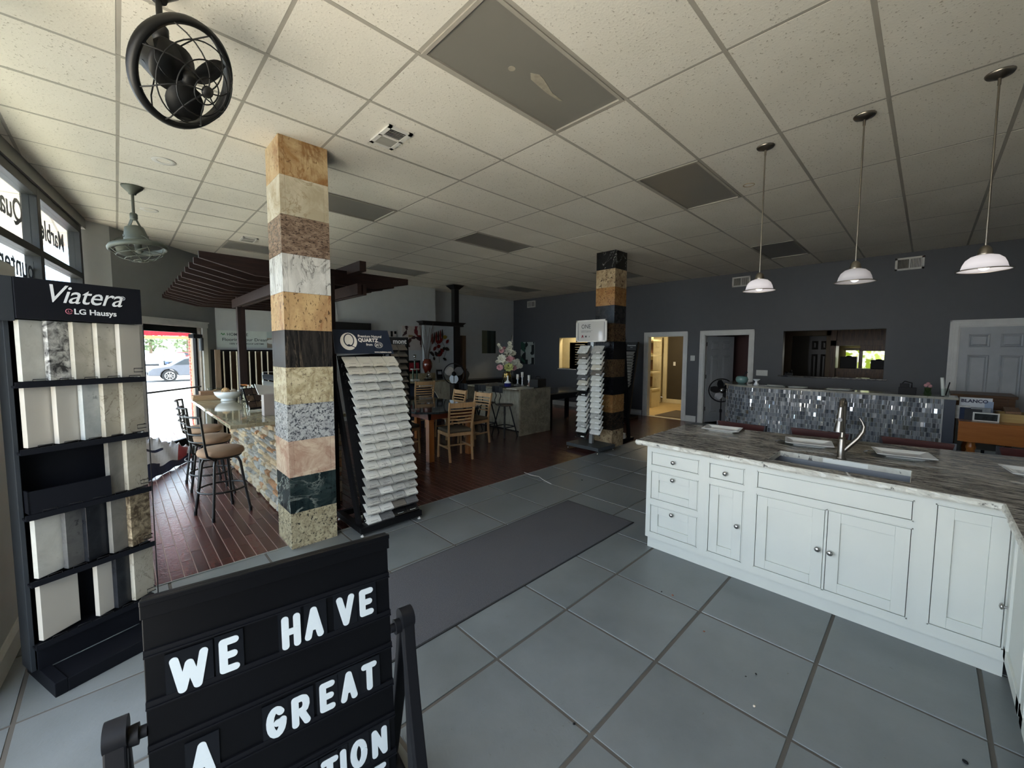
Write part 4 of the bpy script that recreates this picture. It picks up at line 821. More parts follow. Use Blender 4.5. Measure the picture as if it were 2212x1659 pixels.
for k, z in enumerate(shelfz): MB().box2(-.012, -.008, z - .022, .478, .0, z + .006).box2(-.012, .0, z - .022, .478, .15, z - .012).build('shelf', NAVYBLK, tow)
SLB = {'lt': granite('pale_marbled_quartz', rgb(196, 196, 188), rgb(180, 180, 172), rgb(150, 150, 142), None, sc=5, spsc=26, sp=.66, rough=.3), 'bw': granite('black_white_mottled_quartz', rgb(205, 205, 200), rgb(48, 48, 48), rgb(120, 118, 114), None, sc=16, spsc=40, sp=.6, rough=.3),
 'bm': granite('beige_marbled_quartz', rgb(188, 184, 172), rgb(172, 168, 154), rgb(128, 122, 108), rgb(140, 134, 120), sc=7, spsc=34, sp=.63, rough=.3, veinw=.008), 'pl': flat('plain_warm_grey_quartz', rgb(188, 184, 174), .3, var=.02),
 'bl': granite('blue_grey_marbled_quartz', rgb(158, 164, 164), rgb(184, 188, 186), rgb(130, 136, 136), None, sc=5, spsc=20, sp=.62, rough=.3), 'vb': granite('brown_veined_beige_quartz', rgb(182, 178, 164), rgb(168, 162, 146), rgb(120, 112, 96), rgb(108, 98, 82), sc=6, spsc=30, sp=.66, rough=.3, veinw=.012, vsc=5),
 'dg': granite('dark_grey_quartz', rgb(84, 84, 84), rgb(102, 102, 100), rgb(60, 60, 60), None, sc=8, spsc=30, sp=.62, rough=.3), 'bk': granite('near_black_quartz', rgb(32, 34, 38), rgb(42, 44, 48), rgb(80, 80, 82), None, sc=8, spsc=40, sp=.72, rough=.25), 'gr': granite('mid_grey_quartz', rgb(112, 110, 104), rgb(126, 124, 118), None, None, sc=8, rough=.3),
 'mo': granite('brown_cream_mottled_quartz', rgb(172, 158, 132), rgb(74, 62, 48), rgb(120, 104, 82), None, sc=22, spsc=60, sp=.6, rough=.3)}
EDGEW = {'bk': None}
NMS = {'lt': 'pale marbled', 'bw': 'black and white mottled', 'bm': 'beige marbled', 'pl': 'plain warm grey', 'bl': 'blue grey marbled', 'vb': 'veined beige', 'dg': 'dark grey', 'bk': 'near black', 'gr': 'mid grey', 'mo': 'brown and cream mottled'}
layout = [(0, 0, 'lt'), (0, 1, 'bw'), (0, 2, 'bm'), (0, 3, 'bm'), (0, 4, 'pl'), (1, 0, 'pl'), (1, 1.15, 'pl'), (1, 2.2, 'bl'), (1, 3.1, 'vb'), (1, 4, 'vb'), (2, 3.15, 'gr'), (2, 4, 'vb'), (3, 0, 'lt'), (3, 1.15, 'dg'), (3, 2.0, 'bk'), (3, 3.1, 'gr'), (3, 4, 'mo'), (4, 0, 'pl'), (4, 2.3, 'pl'), (4, 3.15, 'bk'), (4, 4, 'vb')]
SHN = ['top', 'second', 'third', 'fourth', 'lowest']
sm_cache = {}
for (r, c, key) in layout:
    w = .108 if c < 4 else .112; hh = .293 if r < 4 else .30
    if r == 4 and c == 0: w = .16
    if key not in sm_cache or w != .108:
        me = MB().box2(0, 0, 0, w, .027 if not (r == 4 and c == 2.3) else .012, hh).mesh('stone_sample', SLB[key])
        if w == .108: sm_cache[key] = me
    else: me = sm_cache[key]
    x = .018 + c * .0905; p = TW @ Vector((x, .012, shelfz[r] + .007)); o = put(me, 'stone_sample', None, .0012, p, (0, 0, tw_rz + math.radians(20)))
    tag(o, f'{NMS[key]} stone sample, {ORD[min(4, round(c))]} slot, {SHN[r]} shelf of the tall tower', 'stone sample', 'long stone samples in the tower')
MB().box2(.0, -.006, .87, .30, .004, .98).box2(.0, -.006, .87, .006, .06, .98).build('leaflet_pocket', NAVYBLK, tow)
for z in shelfz:
    mb = MB(); mb.tube([(.465, .01, z + .055), (.465, -.012, z + .055), (.425, -.012, z + .055), (.425, -.012, z + .035), (.465, -.012, z + .035)], .0022, 5).build('wire_bracket', BLACK, tow)
    for c in range(5):
        mb = MB(); x = .075 + c * .09; mb.tube([(x - .03, -.006, z + .006), (x - .03, -.006, z + .016), (x + .02, -.006, z + .016), (x + .02, -.006, z + .006)], .002, 4).build('wire_clip', BLACK, tow)
MB().tube([(.476, -.008, .21), (.478, -.008, 1.8)], .0028, 5).build('upright_wire', BLACK, tow)

# ================================================================== SLOPED QUARTZ TILE RACK
xl = [-1.038, -1.017, -1.008, -.997, -.988, -.980, -.972, -.966, -.961, -.953, -.949, -.947, -.944, -.941, -.944, -.950, -.955, -.960, -.962]
rk = thing('sloped_tile_rack', 'black leaning rack of white quartz tiles with navy header, beside the granite banded column', 'display rack', (0, 0, 0))
MB().box2(-1.04, 1.31, .03, -.42, 1.36, .085).box2(-1.04, 1.36, .03, -.99, 1.86, .085).box2(-.47, 1.36, .03, -.42, 1.86, .085).box2(-1.0, 1.82, .03, -.46, 1.86, .085).build('base', BLACK, rk, .003)
MB().beam((-1.005, 1.42, .06), (-1.105, 1.76, 1.62), .028, .05).build('side_rail', BLACK, rk); MB().beam((-.435, 1.42, .06), (-.52, 1.76, 1.62), .028, .05).build('side_rail', BLACK, rk)
MB().beam((-.735, 1.42, .09), (-.82, 1.74, 1.62), .46, .012, 0, (0, 1, 0)).build('back_sheet', BLACK, rk)
for (x, y) in ((-1.02, 1.33), (-.44, 1.33), (-1.02, 1.84), (-.44, 1.84)): MB().lathe([(0, 0), (.018, 0), (.018, .008), (.006, .012), (.006, .032), (0, .032)], (x, y, 0), 12).build('levelling_foot', flat('clear_foot', rgb(190, 190, 185), .3), rk)
hdm = flat('navy_header_board', rgb(30, 38, 52), .5, spec=.25); HA, HB, HC, HD = Vector((-1.112, 1.61, 1.632)), Vector((-.535, 1.61, 1.628)), Vector((-.575, 1.66, 1.858)), Vector((-1.110, 1.66, 1.850))
nrm = (HB - HA).cross(HD - HA).normalized(); mb = MB(); bk_ = -nrm * .008
mb.add([HA, HB, HC, HD, HA + bk_, HB + bk_, HC + bk_, HD + bk_], [(0, 1, 2, 3), (7, 6, 5, 4), (0, 4, 5, 1), (1, 5, 6, 2), (2, 6, 7, 3), (3, 7, 4, 0)]); hb = mb.build('header_board', hdm, rk)
HM = frame(HA + nrm * .0012, (HB - HA), (HD - HA)); cr = flat('cream_print', rgb(222, 214, 200), .5)
ell = lambda cx_, cy_, a, b, n=28, t0=0, t1=2 * PI: [(cx_ + a * math.cos(t0 + (t1 - t0) * k / n), cy_ + b * math.sin(t0 + (t1 - t0) * k / n)) for k in range(n)]
MB().prism(ell(.135, .115, .078, .082), -.0004, .0006, 0, HM).build('logo_disc', cr, hb)
MB().prism(ell(.137, .128, .050, .062), -.0002, .0010, 0, HM).build('logo_ring', hdm, hb); MB().prism(ell(.137, .128, .040, .052), 0, .0013, 0, HM).build('logo_core', cr, hb)
M2 = HM.copy(); MB().prism([(.112, .082), (.135, .088), (.20, .045), (.215, .05), (.17, .072), (.135, .076)], .0010, .0018, 0, HM).build('logo_swash', hdm, hb)
def htext(s, x, y, sz, nm='header_text', mat=cr, off=.0006, sp=1.): return text(s, nm, mat, sz, HM @ Matrix.Translation((x, y, .0006)), hb, off, 0, .0004, 'LEFT', sp)
htext('Premium Natural', .225, .168, .034); htext('QUARTZ', .225, .130, .046, off=.002, sp=1.08); htext('from', .30, .088, .032); htext('www.msistone.com', .375, .016, .022)
MB().prism(ell(.425, .086, .042, .030), 0, .0006, 0, HM).build('badge', cr, hb); MB().prism(ell(.425, .086, .038, .026), .0003, .0010, 0, HM).build('badge_field', hdm, hb); htext('MSI', .392, .085, .042, mat=cr, off=.0016)
QZ = {'w': granite('white_quartz', rgb(214, 214, 206), rgb(204, 203, 194), rgb(186, 184, 174), None, sc=5, spsc=30, sp=.68, rough=.25), 'wv': granite('white_quartz_grey_vein', rgb(218, 218, 212), rgb(208, 208, 202), None, rgb(140, 140, 136), sc=3, rough=.25, veinw=.012, vsc=4), 'g': granite('light_grey_quartz', rgb(182, 182, 176), rgb(168, 168, 162), rgb(140, 138, 132), rgb(132, 130, 126), sc=6, rough=.25, veinw=.015, vsc=5, spsc=26, sp=.64),
 'c': granite('cream_quartz', rgb(212, 206, 190), rgb(202, 196, 178), None, None, sc=6, rough=.25), 't': granite('taupe_quartz', rgb(120, 114, 106), rgb(112, 106, 98), None, None, rough=.25), 's': granite('slate_quartz', rgb(98, 98, 98), rgb(108, 108, 108), None, rgb(170, 170, 168), rough=.25, veinw=.004), 'k': flat('black_quartz', rgb(26, 26, 27), .2)}
QN = {'w': 'white', 'wv': 'grey veined white', 'g': 'light grey veined', 'c': 'cream', 't': 'taupe', 's': 'slate grey', 'k': 'black'}
rows = ['cccc', 'cccw', 'wwww', 'wwgw', 'wwww', 'wwvw', 'vwww', 'wvww', 'vvvw', 'wwww', 'wwwg', 'wwgg', 'wvww', 'wwww', 'gggg', 'gvgg', 'gggw', 'wvts', 'vskk']
def tile_shape(w, d, th, lip, key):
    mb = MB(); n = .02 # plate slopes back/up along +y; lip hangs at the front with a shallow notch
    mb.box2(0, 0, 0, w, d, th).box2(0, 0, -lip, w * .2, .006, 0).box2(w * .8, 0, -lip, w, .006, 0).add([(w * .2, 0, -lip), (w * .28, 0, -lip * .45), (w * .72, 0, -lip * .45), (w * .8, 0, -lip), (w * .8, 0, 0), (w * .2, 0, 0)], [(5, 0, 1, 2, 3, 4)])
    return mb.mesh('quartz_tile', QZ[key])
prot = {}
lab = flat('small_black_print', rgb(60, 60, 60), .6)
for r, rr_ in enumerate(rows):
    z = 1.515 - r * .0775; 
    if r > 12: z -= (r - 12) * .0008
    y = 1.33 + (z - .1) / 1.415 * .225; wt = .1318
    zz_ = [1.515, 1.444, 1.368, 1.292, 1.213, 1.137, 1.054, .975, .890, .807, .728, .648, .565, .478, .397, .319, .244, .167, .085][r]; z = zz_
    for c, ch in enumerate(rr_):
        key = {'v': 'wv'}.get(ch, ch)
        if key not in prot:
            t = thing('quartz_tile', '', 'tile sample'); w = put(tile_shape(.126, .126, .011, .012, key), 'plate', t)
            MB().box2(.045, .018, .0112, .095, .021, .0116).box2(.035, .017, .0112, .041, .023, .0116).build('label_print', lab if key != 'k' else WHITE, t)
            MB().tube([(.03, -.004, -.016), (.036, -.004, -.008), (.09, -.004, -.008), (.096, -.004, -.016)], .0018, 4).build('wire_rest', BLACK, t); prot[key] = t; o = t; first = True
        else: o = dup(prot[key], (0, 0, 0), 0)
        o.location = (xl[r] + c * wt + .0, y, z + .004 + random.uniform(-.001, .001)); o.rotation_euler = (math.radians(36 + random.uniform(-1, 1)), 0, random.uniform(-.015, .015))
        o['label'] = f'{QN[key]} quartz tile, {ORD[c]} from the column, {ORD[r]} row of the sloped rack'; o['group'] = 'quartz tiles on the sloped rack'
    MB().beam((xl[r] - .012, y + .06, z + .02), (xl[r] + .54, y + .06, z + .02), .008, .008).beam((xl[r] - .012, y + .135, z + .075), (xl[r] + .54, y + .135, z + .075), .008, .03).build('tile_rest', BLACK, rk)
for c in range(3):
    tag(MB().box2(0, 0, 0, .125, .20, .018).build('loose_quartz_tile', QZ['w'], None, .002, loc=(-.96 + c * .135, 1.345, .088), rot=(0, 0, 0)), f'spare white quartz tile lying on the rack base, {ORD[c]} from left', 'tile sample', 'spare tiles on the rack base')

# ================================================================== TWO-COLUMN TILE STAND WITH PLEXI SIGN
st = thing('twin_tile_stand', 'grey pedestal stand with two stacks of white tiles and a framed plexiglass sign', 'display rack', (0, 0, 0))
mb = MB(); base = [(2.93, 1.50), (3.43, 1.47), (3.46, 2.10), (3.02, 2.17)]; base = [(2.95, 1.50), (3.42, 1.48), (3.44, 2.12), (2.97, 2.16)]
mb.prism(base, .045, .10).build('base', DGREY, st, .004)
for (x, y) in base: MB().lathe([(0, 0), (.016, 0), (.016, .008), (.006, .012), (.006, .046), (0, .046)], (x + (3.2 - x) * .08, y + (1.8 - y) * .08, 0), 10).build('levelling_foot', CHROME, st)
MB().box2(3.17, 1.775, .1, 3.23, 1.835, 1.82).build('post', flat('silver_post', rgb(160, 162, 160), .35, .5), st, .004)
SF = flat('silver_sign_frame', rgb(206, 204, 196), .35); 
MB().box2(3.14, 1.51, 1.81, 3.16, 2.115, 1.83).box2(3.14, 1.51, 2.145, 3.16, 2.115, 2.175).box2(3.14, 1.51, 1.81, 3.16, 1.54, 2.175).box2(3.14, 2.085, 1.81, 3.16, 2.115, 2.175).build('sign_frame', SF, st, .002)
pn = MB().box2(3.15, 1.54, 1.83, 3.158, 2.085, 2.145).build('sign_sheet', flat('pale_print_sheet', rgb(196, 194, 188), .08, var=.02, coat=.6), st)
SM = frame((3.1485, 2.085, 1.83), (0, -1, 0), (0, 0, 1))
text('ONE', 'sign_text', flat('dark_grey_print', rgb(50, 50, 52), .5), .10, SM @ Matrix.Translation((.17, .235, 0)), pn, 0, 0, .0004, 'CENTER', 1, .9)
text('QUARTZ SURFACES', 'sign_text', flat('dark_grey_print', rgb(50, 50, 52), .5), .022, SM @ Matrix.Translation((.17, .15, 0)), pn, 0, 0, .0004)
MB().box2(.06, .168, 0, .30, .171, .0006, 0, SM).build('sign_rule', flat('dark_grey_print', rgb(50, 50, 52), .5), pn); MB().prism([(.08, .05), (.095, .05), (.105, .075), (.115, .05), (.125, .05), (.115, .095), (.09, .095)], 0, .0006, 0, SM).build('sign_logo', flat('dark_red_print', rgb(130, 30, 36), .5), pn)
text('M', 'sign_text', flat('dark_grey_print', rgb(50, 50, 52), .5), .05, SM @ Matrix.Translation((.17, .07, 0)), pn, .001, 0, .0004); text('r', 'sign_text', flat('dark_grey_print', rgb(50, 50, 52), .5), .05, SM @ Matrix.Translation((.24, .07, 0)), pn, .001, 0, .0004)
MB().box2(.01, .01, 0, .022, .30, .0008, 0, SM).box2(.52, .01, 0, .53, .30, .0008, 0, SM).build('sign_side_band', flat('grey_band', rgb(120, 122, 124), .4), pn)
pat = ['wvw', 0]; keysL = ['wv', 't', 'w', 'wv', 'wv', 's', 'c', 'g', 'k', 'w', 'w', 'wv', 'w', 'w', 'g', 'w', 'k']; keysR = ['g', 'w', 'w', 'c', 't', 'w', 'w', 'wv', 'w', 'w', 'w', 'w', 'g', 'w', 'w', 'wv']
GRL = flat('grey_label', rgb(225, 225, 222), .5); pr2 = {}
for side, keys, y0 in (('left', keysL, 2.02), ('right', keysR, 1.745)):
    for r, key in enumerate(keys):
        z = 1.615 - r * .0885
        if key not in pr2:
            t = thing('stand_tile', '', 'tile sample'); MB().box2(0, 0, 0, .20, .17, .011).build('plate', QZ[key], t, .003)
            MB().box2(.10, .012, .0112, .17, .032, .0118).build('label_sticker', GRL if key in 'tsk' else lab if False else GRL, t)
            MB().box2(-.004, -.006, -.006, .012, .008, .016).build('corner_clip', DGREY, t); MB().box2(.188, -.006, -.006, .204, .008, .016).build('corner_clip', DGREY, t); pr2[key] = t; o = t
        else: o = dup(pr2[key], (0, 0, 0), 0)
        o.rotation_euler = Euler((math.radians(50 + random.uniform(-2, 2)), 0, -PI / 2)); o.location = (3.05 + random.uniform(-.004, .004), y0, z)
        o['label'] = f'{QN[key]} tile, {ORD[r]} down the twin stand stack ' + ('by the black table' if side == 'left' else 'by the kitchen island'); o['group'] = 'tiles on the twin stand'
        MB().beam((3.17, y0 - .1, z + .09), (3.11, y0 - .1, z + .04), .02, .012).build('bracket', DGREY, st)
MB().box2(3.19, 1.62, .3, 3.21, 1.99, 1.7).build('spine_plate', flat('silver_spine', rgb(140, 142, 142), .4, .4), st)

# rear racks: tall black one behind the second column, narrow black one by the lit doorway, dark one behind the quartz rack
def back_rack(name, label, loc, rz, w, h, n, z0, z1, lean, header, texts, tilekey, ncol, hz=.2, side=.04):
    t = thing(name, label, 'display rack', loc, rz)
    MB().box2(-.03, -.12, 0, w + .03, .42, .05).build('base', BLACK, t, .003)
    for x in (0, w): MB().beam((x, .0, .05), (x, lean, h), side, .04).build('side_rail', BLACK, t)
    MB().beam((w / 2, .03, .05), (w / 2, lean + .03, h), w, .012, 0, (0, 1, 0)).build('back_sheet', BLACK, t)
    hb_ = MB().box((w / 2, lean - .02, h - hz / 2), (w, .015, hz)).build('header_board', flat('black_header', rgb(22, 22, 24), .4), t)
    for (s_, x, z, sz, off) in texts: text(s_, 'header_text', HW, sz, Matrix.Translation((x, lean - .0285, z)) @ FX, hb_, off, 0, .0005, 'CENTER')
    pc = None
    for r in range(n):
        z = z1 - (z1 - z0) * r / max(1, n - 1); y = lean * z / h - .11
        for c in range(ncol):
            if pc is None:
                pc = thing('rack_tile', '', 'tile sample'); MB().box2(0, 0, 0, (w - .06) / ncol - .006, .14, .012).build('plate', QZ[tilekey], pc, .002); MB().box2(.01, -.004, -.014, (w - .06) / ncol - .016, .0, .0).build('wire_rest', BLACK, pc); o = pc
            else: o = dup(pc, (0, 0, 0), 0)
            M = Matrix.Translation(loc) @ Matrix.Rotation(rz, 4, 'Z') @ Vector((.03 + c * (w - .06) / ncol, y, z)); o.location = M; o.rotation_euler = Euler((math.radians(34), 0, rz))
            o['label'] = f'{header} tile, {ORD[r]} row down' + (f', {ORD[c]} across' if ncol > 1 else '') + f' on the {texts[0][4] if False else name.replace("_", " ")}'; o['group'] = f'tiles on the {name.replace("_", " ")}'
    return t
back_rack('corner_tile_rack', 'narrow black leaning rack of grey tiles beside the lit doorway', (6.36, 3.22, 0), -PI / 2, .32, 1.88, 12, .78, 1.56, .38, 'light grey', [('Caesarstone', .16, 1.80, .045, .001), ('quartz', .16, 1.755, .025, 0)], 'g', 1)
back_rack('black_tile_rack', 'black tile rack standing behind the quartz rack with mont lettered header', (-.08, 2.62, 0), -.1, .30, 1.83, 17, .35, 1.66, .12, 'dark beige', [('mont', .20, 1.775, .085, .003), ('surfaces', .24, 1.735, .022, 0)], 't', 2, .13)
tr = thing('tall_black_rack', 'tall plain black rack seen edge on behind the second stone column', 'display rack', (4.05, 1.78, 0))
MB().beam((.24, -.06, .03), (.05, .0, 2.12), .05, .05).build('side_rail', BLACK, tr); MB().beam((.24, .5, .03), (.05, .5, 2.12), .05, .05).build('side_rail', BLACK, tr); MB().box2(-.1, -.1, 0, .36, .58, .05).build('base', BLACK, tr, .003)
for k in range(14): MB().box2(.0, .0, .18 + k * .13, .18, .5, .19 + k * .13).build('shelf', BLACK, tr)
tag(MB().box2(0, 0, 0, .16, .16, .1).build('tile_stack', QZ['w'], None, .003, loc=(4.0, 1.71, .052)), 'short stack of white tiles on the base of the tall black rack', 'tile sample')

# ================================================================== DIRECTIONAL CEILING FANS
FD = flat('dark_bronze_fan', rgb(24, 24, 23), .45, .2); FG = flat('weathered_grey_fan', rgb(88, 92, 84), .5, .2)
def fan(label, rod, ring, n, m, yoke_z):
    """rod = (x,y) on ceiling, ring = centre of ring, n = blowing direction"""
    t = thing('ceiling_fan', label, 'ceiling fan', (rod[0], rod[1], 0)); R0 = Vector((rod[0], rod[1], 0)); c = Vector(ring) - R0; n = Vector(n).normalized()
    u = n.orthogonal().normalized(); v = n.cross(u); F = Matrix((u, v, n)).transposed().to_4x4(); F.translation = c; rr = .228
    MB().lathe([(0, H - .085), (.03, H - .085), (.035, H - .07), (.085, H - .02), (.09, H - .006), (0, H - .006)], n=28).build('canopy', m, t)
    MB().cyl((0, 0, H - .08), (0, 0, yoke_z), .0125).build('down_rod', m, t); MB().lathe([(0, yoke_z + .05), (.024, yoke_z + .05), (.032, yoke_z + .04), (.032, yoke_z - .005), (.022, yoke_z - .02), (0, yoke_z - .02)], n=20).build('collar', m, t)
    mc = F @ Vector((0, 0, -.12)); yk = Vector((0, 0, yoke_z)); side = n.cross(yk - mc); side = side.normalized() if side.length > .01 else u
    MB().beam(yk + side * .012, mc + side * .085, .006, .028, 0, n).beam(yk - side * .012, mc - side * .085, .006, .028, 0, n).build('yoke', m, t)
    MB().cyl(mc + side * .075, mc + side * .10, .018).build('pivot_knob', m, t); MB().cyl(mc - side * .10, mc - side * .075, .018).build('pivot_knob', m, t)
    MB().lathe([(0, -.23), (.055, -.228), (.078, -.215), (.088, -.17), (.104, -.09), (.106, -.07), (.07, -.06), (.03, -.04), (.03, -.01), (0, -.008)], n=28, M=F).build('motor_housing', m, t)
    # ring: shallow band
    prof = [(rr - .004, -.03), (rr + .006, -.03), (rr + .018, -.012), (rr + .018, .008), (rr + .004, .022), (rr - .014, .014), (rr - .006, -.01), (rr - .004, -.03)]
    MB().lathe(prof, n=56, M=F).build('ring', m, t)
    w = MB()
    for k in range(4):
        w = MB(); a = k * PI / 2 + .4; w.tube([F @ Vector((.078 * math.cos(a), .078 * math.sin(a), -.12)), F @ Vector((.17 * math.cos(a), .17 * math.sin(a), -.075)), F @ Vector((rr * math.cos(a), rr * math.sin(a), -.022))], .0034, 6)
        w.build('ring_strut', m, t)
    w = MB(); Fv = lambda r, a, z: F @ Vector((r * math.cos(a), r * math.sin(a), z)); dome = lambda r: .012 + .125 * (1 - (r / rr) ** 2) ** .7 if r < rr else .012
    for k in range(8):
        a0 = k * PI / 4; pts = []
        for q in range(9): r = .018 + (rr - .018) * q / 8; pts.append(Fv(r, a0 + .55 * (q / 8) ** 1.5, dome(r)))
        w.tube(pts, .0033, 5)
    for r in (.06, .125, .185): w.tube([Fv(r, a * PI / 18, dome(r)) for a in range(36)], .0033, 5, True)
    w.build('wire_cage', m, t); MB().lathe([(0, dome(0) - .012), (.026, dome(0) - .008), (.026, dome(0) + .004), (0, dome(0) + .010)], n=22, M=F).build('cage_hub', m, t)
    MB().lathe([(0, .0), (.034, .0), (.034, .035), (.015, .05), (0, .05)], n=20, M=F).build('blade_hub', m, t)
    for k in range(3):
        a = k * 2 * PI / 3 + .9; mb = MB(); P = []
        for q in range(9):
            f = q / 8; r = .03 + .165 * f; wd = .030 + .040 * math.sin(PI * min(1, f * 1.02)) ** .8
            for s_ in (-1, 1): P.append(F @ (Matrix.Rotation(a, 4, 'Z') @ Vector((r, s_ * wd * (1 if f < 1 else .4), .018 + s_ * wd * .45))))
        o = len(P); P += [p + n * .004 for p in P]; fs = []
        for q in range(8): fs += [(2 * q, 2 * q + 1, 2 * q + 3, 2 * q + 2), (o + 2 * q + 2, o + 2 * q + 3, o + 2 * q + 1, o + 2 * q), (2 * q, 2 * q + 2, o + 2 * q + 2, o + 2 * q), (2 * q + 1, o + 2 * q + 1, o + 2 * q + 3, 2 * q + 3)]
        fs.append((2 * 8, 2 * 8 + 1, o + 17, o + 16)); mb.add(P, fs, 0, True).build('blade', m, t)
    return t
fan('dark bronze caged fan tilted toward the room, before the banded column', (-2.31, .44), (-2.225, .455, 2.975), (.52, -.58, -.55), FD, 3.10)
fan('weathered grey caged fan facing straight down, farther along the window', (-2.33, 3.71), (-2.305, 3.76, 2.725), (.12, -.10, -1), FG, 3.02)
bpy.context.view_layer.update()

# ================================================================== STONE BAR COUNTER, PERGOLA, STOOLS
bar = thing('stone_bar', 'bar counter faced with stacked ledge stone behind the granite banded column', 'bar counter', (0, 0, 0))
bx0, bx1, by0, by1 = -1.38, -.80, 2.33, 4.85
MB().box2(bx0, by0, 0, bx1, by1, .94).build('core', flat('dark_mortar', rgb(92, 84, 74), .9), bar)
STN = [granite('cream_ledge_stone', rgb(190, 178, 156), rgb(166, 152, 130), rgb(126, 112, 94), None, sc=5, spsc=14, sp=.62, rough=.8), granite('grey_ledge_stone', rgb(164, 160, 150), rgb(136, 134, 126), rgb(104, 102, 96), None, sc=5, spsc=14, sp=.62, rough=.8),
       granite('rust_ledge_stone', rgb(176, 136, 100), rgb(150, 112, 80), rgb(116, 92, 70), None, sc=5, spsc=14, sp=.62, rough=.8), granite('tan_ledge_stone', rgb(186, 166, 134), rgb(162, 142, 112), rgb(120, 104, 82), None, sc=5, spsc=14, sp=.62, rough=.8)]
rs = random.Random(11); svar = []
for k in range(10): # ledge-stone variants: unit face in local x (length) z (height), bulging along -y
    vs = []; 
    for j in range(4):
        for i in range(4):
            ex_ = i in (0, 3); ez_ = j in (0, 3); u = [0, .14, .86, 1][i]; w = [0, .2, .8, 1][j]
            vs.append((u + rs.uniform(-.03, .03) * (0 if False else 1), (0.25 if (ex_ or ez_) else -.55) + rs.uniform(-.25, .2), w + rs.uniform(-.07, .07)))
    bvs = [(0, 1, 0), (1, 1, 0), (1, 1, 1), (0, 1, 1)]; fs = []
    for j in range(3):
        for i in range(3): a = j * 4 + i; fs.append((a, a + 1, a + 5, a + 4))
    fs += [(16, 17, 3, 2, 1, 0), (17, 18, 15, 11, 7, 3), (18, 19, 12, 13, 14, 15), (19, 16, 0, 4, 8, 12)]
    svar.append([MB().add(vs + bvs, fs).mesh('ledge_stone', m) for m in STN])
nst = 0
def stone_face(M, L, Hh, hmul=1.):
    global nst; z = .004
    while z < Hh - .02:
        h = rs.choice([.045, .055, .07, .085, .10]) * hmul; h = min(h, Hh - z); x = -rs.uniform(0, .1)
        while x < L:
            l = rs.uniform(.10, .30); x0 = max(0, x); x1 = min(L, x + l)
            if x1 - x0 > .03:
                o = put(svar[rs.randrange(10)][rs.choice([0, 0, 1, 1, 1, 2, 3, 3])], 'ledge_stone', bar)
                o.matrix_world = M @ Matrix.Translation((x0 + .003, -.006, z + .003)) @ Matrix.Rotation(rs.uniform(-.02, .02), 4, 'Y') @ Matrix.Diagonal((x1 - x0 - .006, rs.uniform(.022, .05), h - .006, 1)); nst += 1
            x += l
        z += h
stone_face(frame((bx0 - .01, by1, 0), (0, -1, 0), (1, 0, 0)), by1 - by0, .93)
stone_face(frame((bx0, by0 - .01, 0), (1, 0, 0), (0, 1, 0)), bx1 - bx0, .93)
BT = granite('olive_gold_polished_granite', rgb(140, 130, 104), rgb(170, 162, 136), rgb(92, 82, 64), rgb(110, 98, 74), sc=5, stretch=(2, .6, 1), spsc=24, sp=.6, rough=.06, veinw=.02)
MB().box2(-1.82, 2.24, .945, -.74, 4.90, .98).build('countertop', BT, bar, .004)
def bar_stool(loc, rz, label):
    t = thing('bar_stool', label, 'stool', loc, rz, 'tan seated bar stools'); BM = flat('satin_black_tube', rgb(28, 28, 29), .35, .2); r_ = .0125
    MB().lathe([(0, .57), (.175, .57), (.195, .582), (.2, .60), (.195, .622), (.16, .638), (0, .645)], n=32).build('seat', flat('tan_suede', rgb(146, 118, 94), .85, bump=.1), t)
    MB().lathe([(0, .553), (.17, .553), (.178, .562), (.17, .57), (0, .57)], n=28).build('seat_ring', BM, t)
    for k in range(4):
        a = PI / 4 + k * PI / 2; c, s = math.cos(a), math.sin(a)
        MB().tube([(c * .06, s * .06, .545), (c * .115, s * .115, .545), (c * .15, s * .15, .53), (c * .168, s * .168, .49), (c * .20, s * .20, .27), (c * .245, s * .245, .012)], r_, 8).cyl((c * .2445, s * .2445, .0), (c * .2425, s * .2425, .04), .015, n=10).build('leg', BM, t)
    MB().tube([(.205 * math.cos(a * PI / 18), .205 * math.sin(a * PI / 18), .25) for a in range(36)], .009, 8, True).build('foot_ring', BM, t)
    def bk(u, z): # back curves; back is on local -x
        a = u * .62; return (-.235 * math.cos(a) - (z - .6) * .10, .235 * math.sin(a) * 1.0, z)
    for u in (-1, 1): MB().tube([(-.12, u * .13, .553), (-.185, u * .14, .60), bk(u, .68), bk(u, .80), bk(u, .965)], .011, 8).build('back_post', BM, t)
    for z in (.73, .80, .87, .96): MB().tube([bk(q / 6 - 1, z) for q in range(13)], .008 if z < .9 else .011, 6).build('back_rail', BM, t)
    return t
b0 = bar_stool((-1.81, 2.83, 0), .30, 'bar stool with round tan seat nearest the granite banded column')
dup(b0, (-1.79, 3.60, 0), .05, 'middle bar stool with round tan seat along the stone bar'); dup(b0, (-1.76, 4.36, 0), -.25, 'bar stool with round tan seat farthest along the stone bar, by the glass door')
for o_ in [o for o in bpy.data.objects if o.name.startswith('bar_stool')]: o_.scale = (1, 1, 1.065)
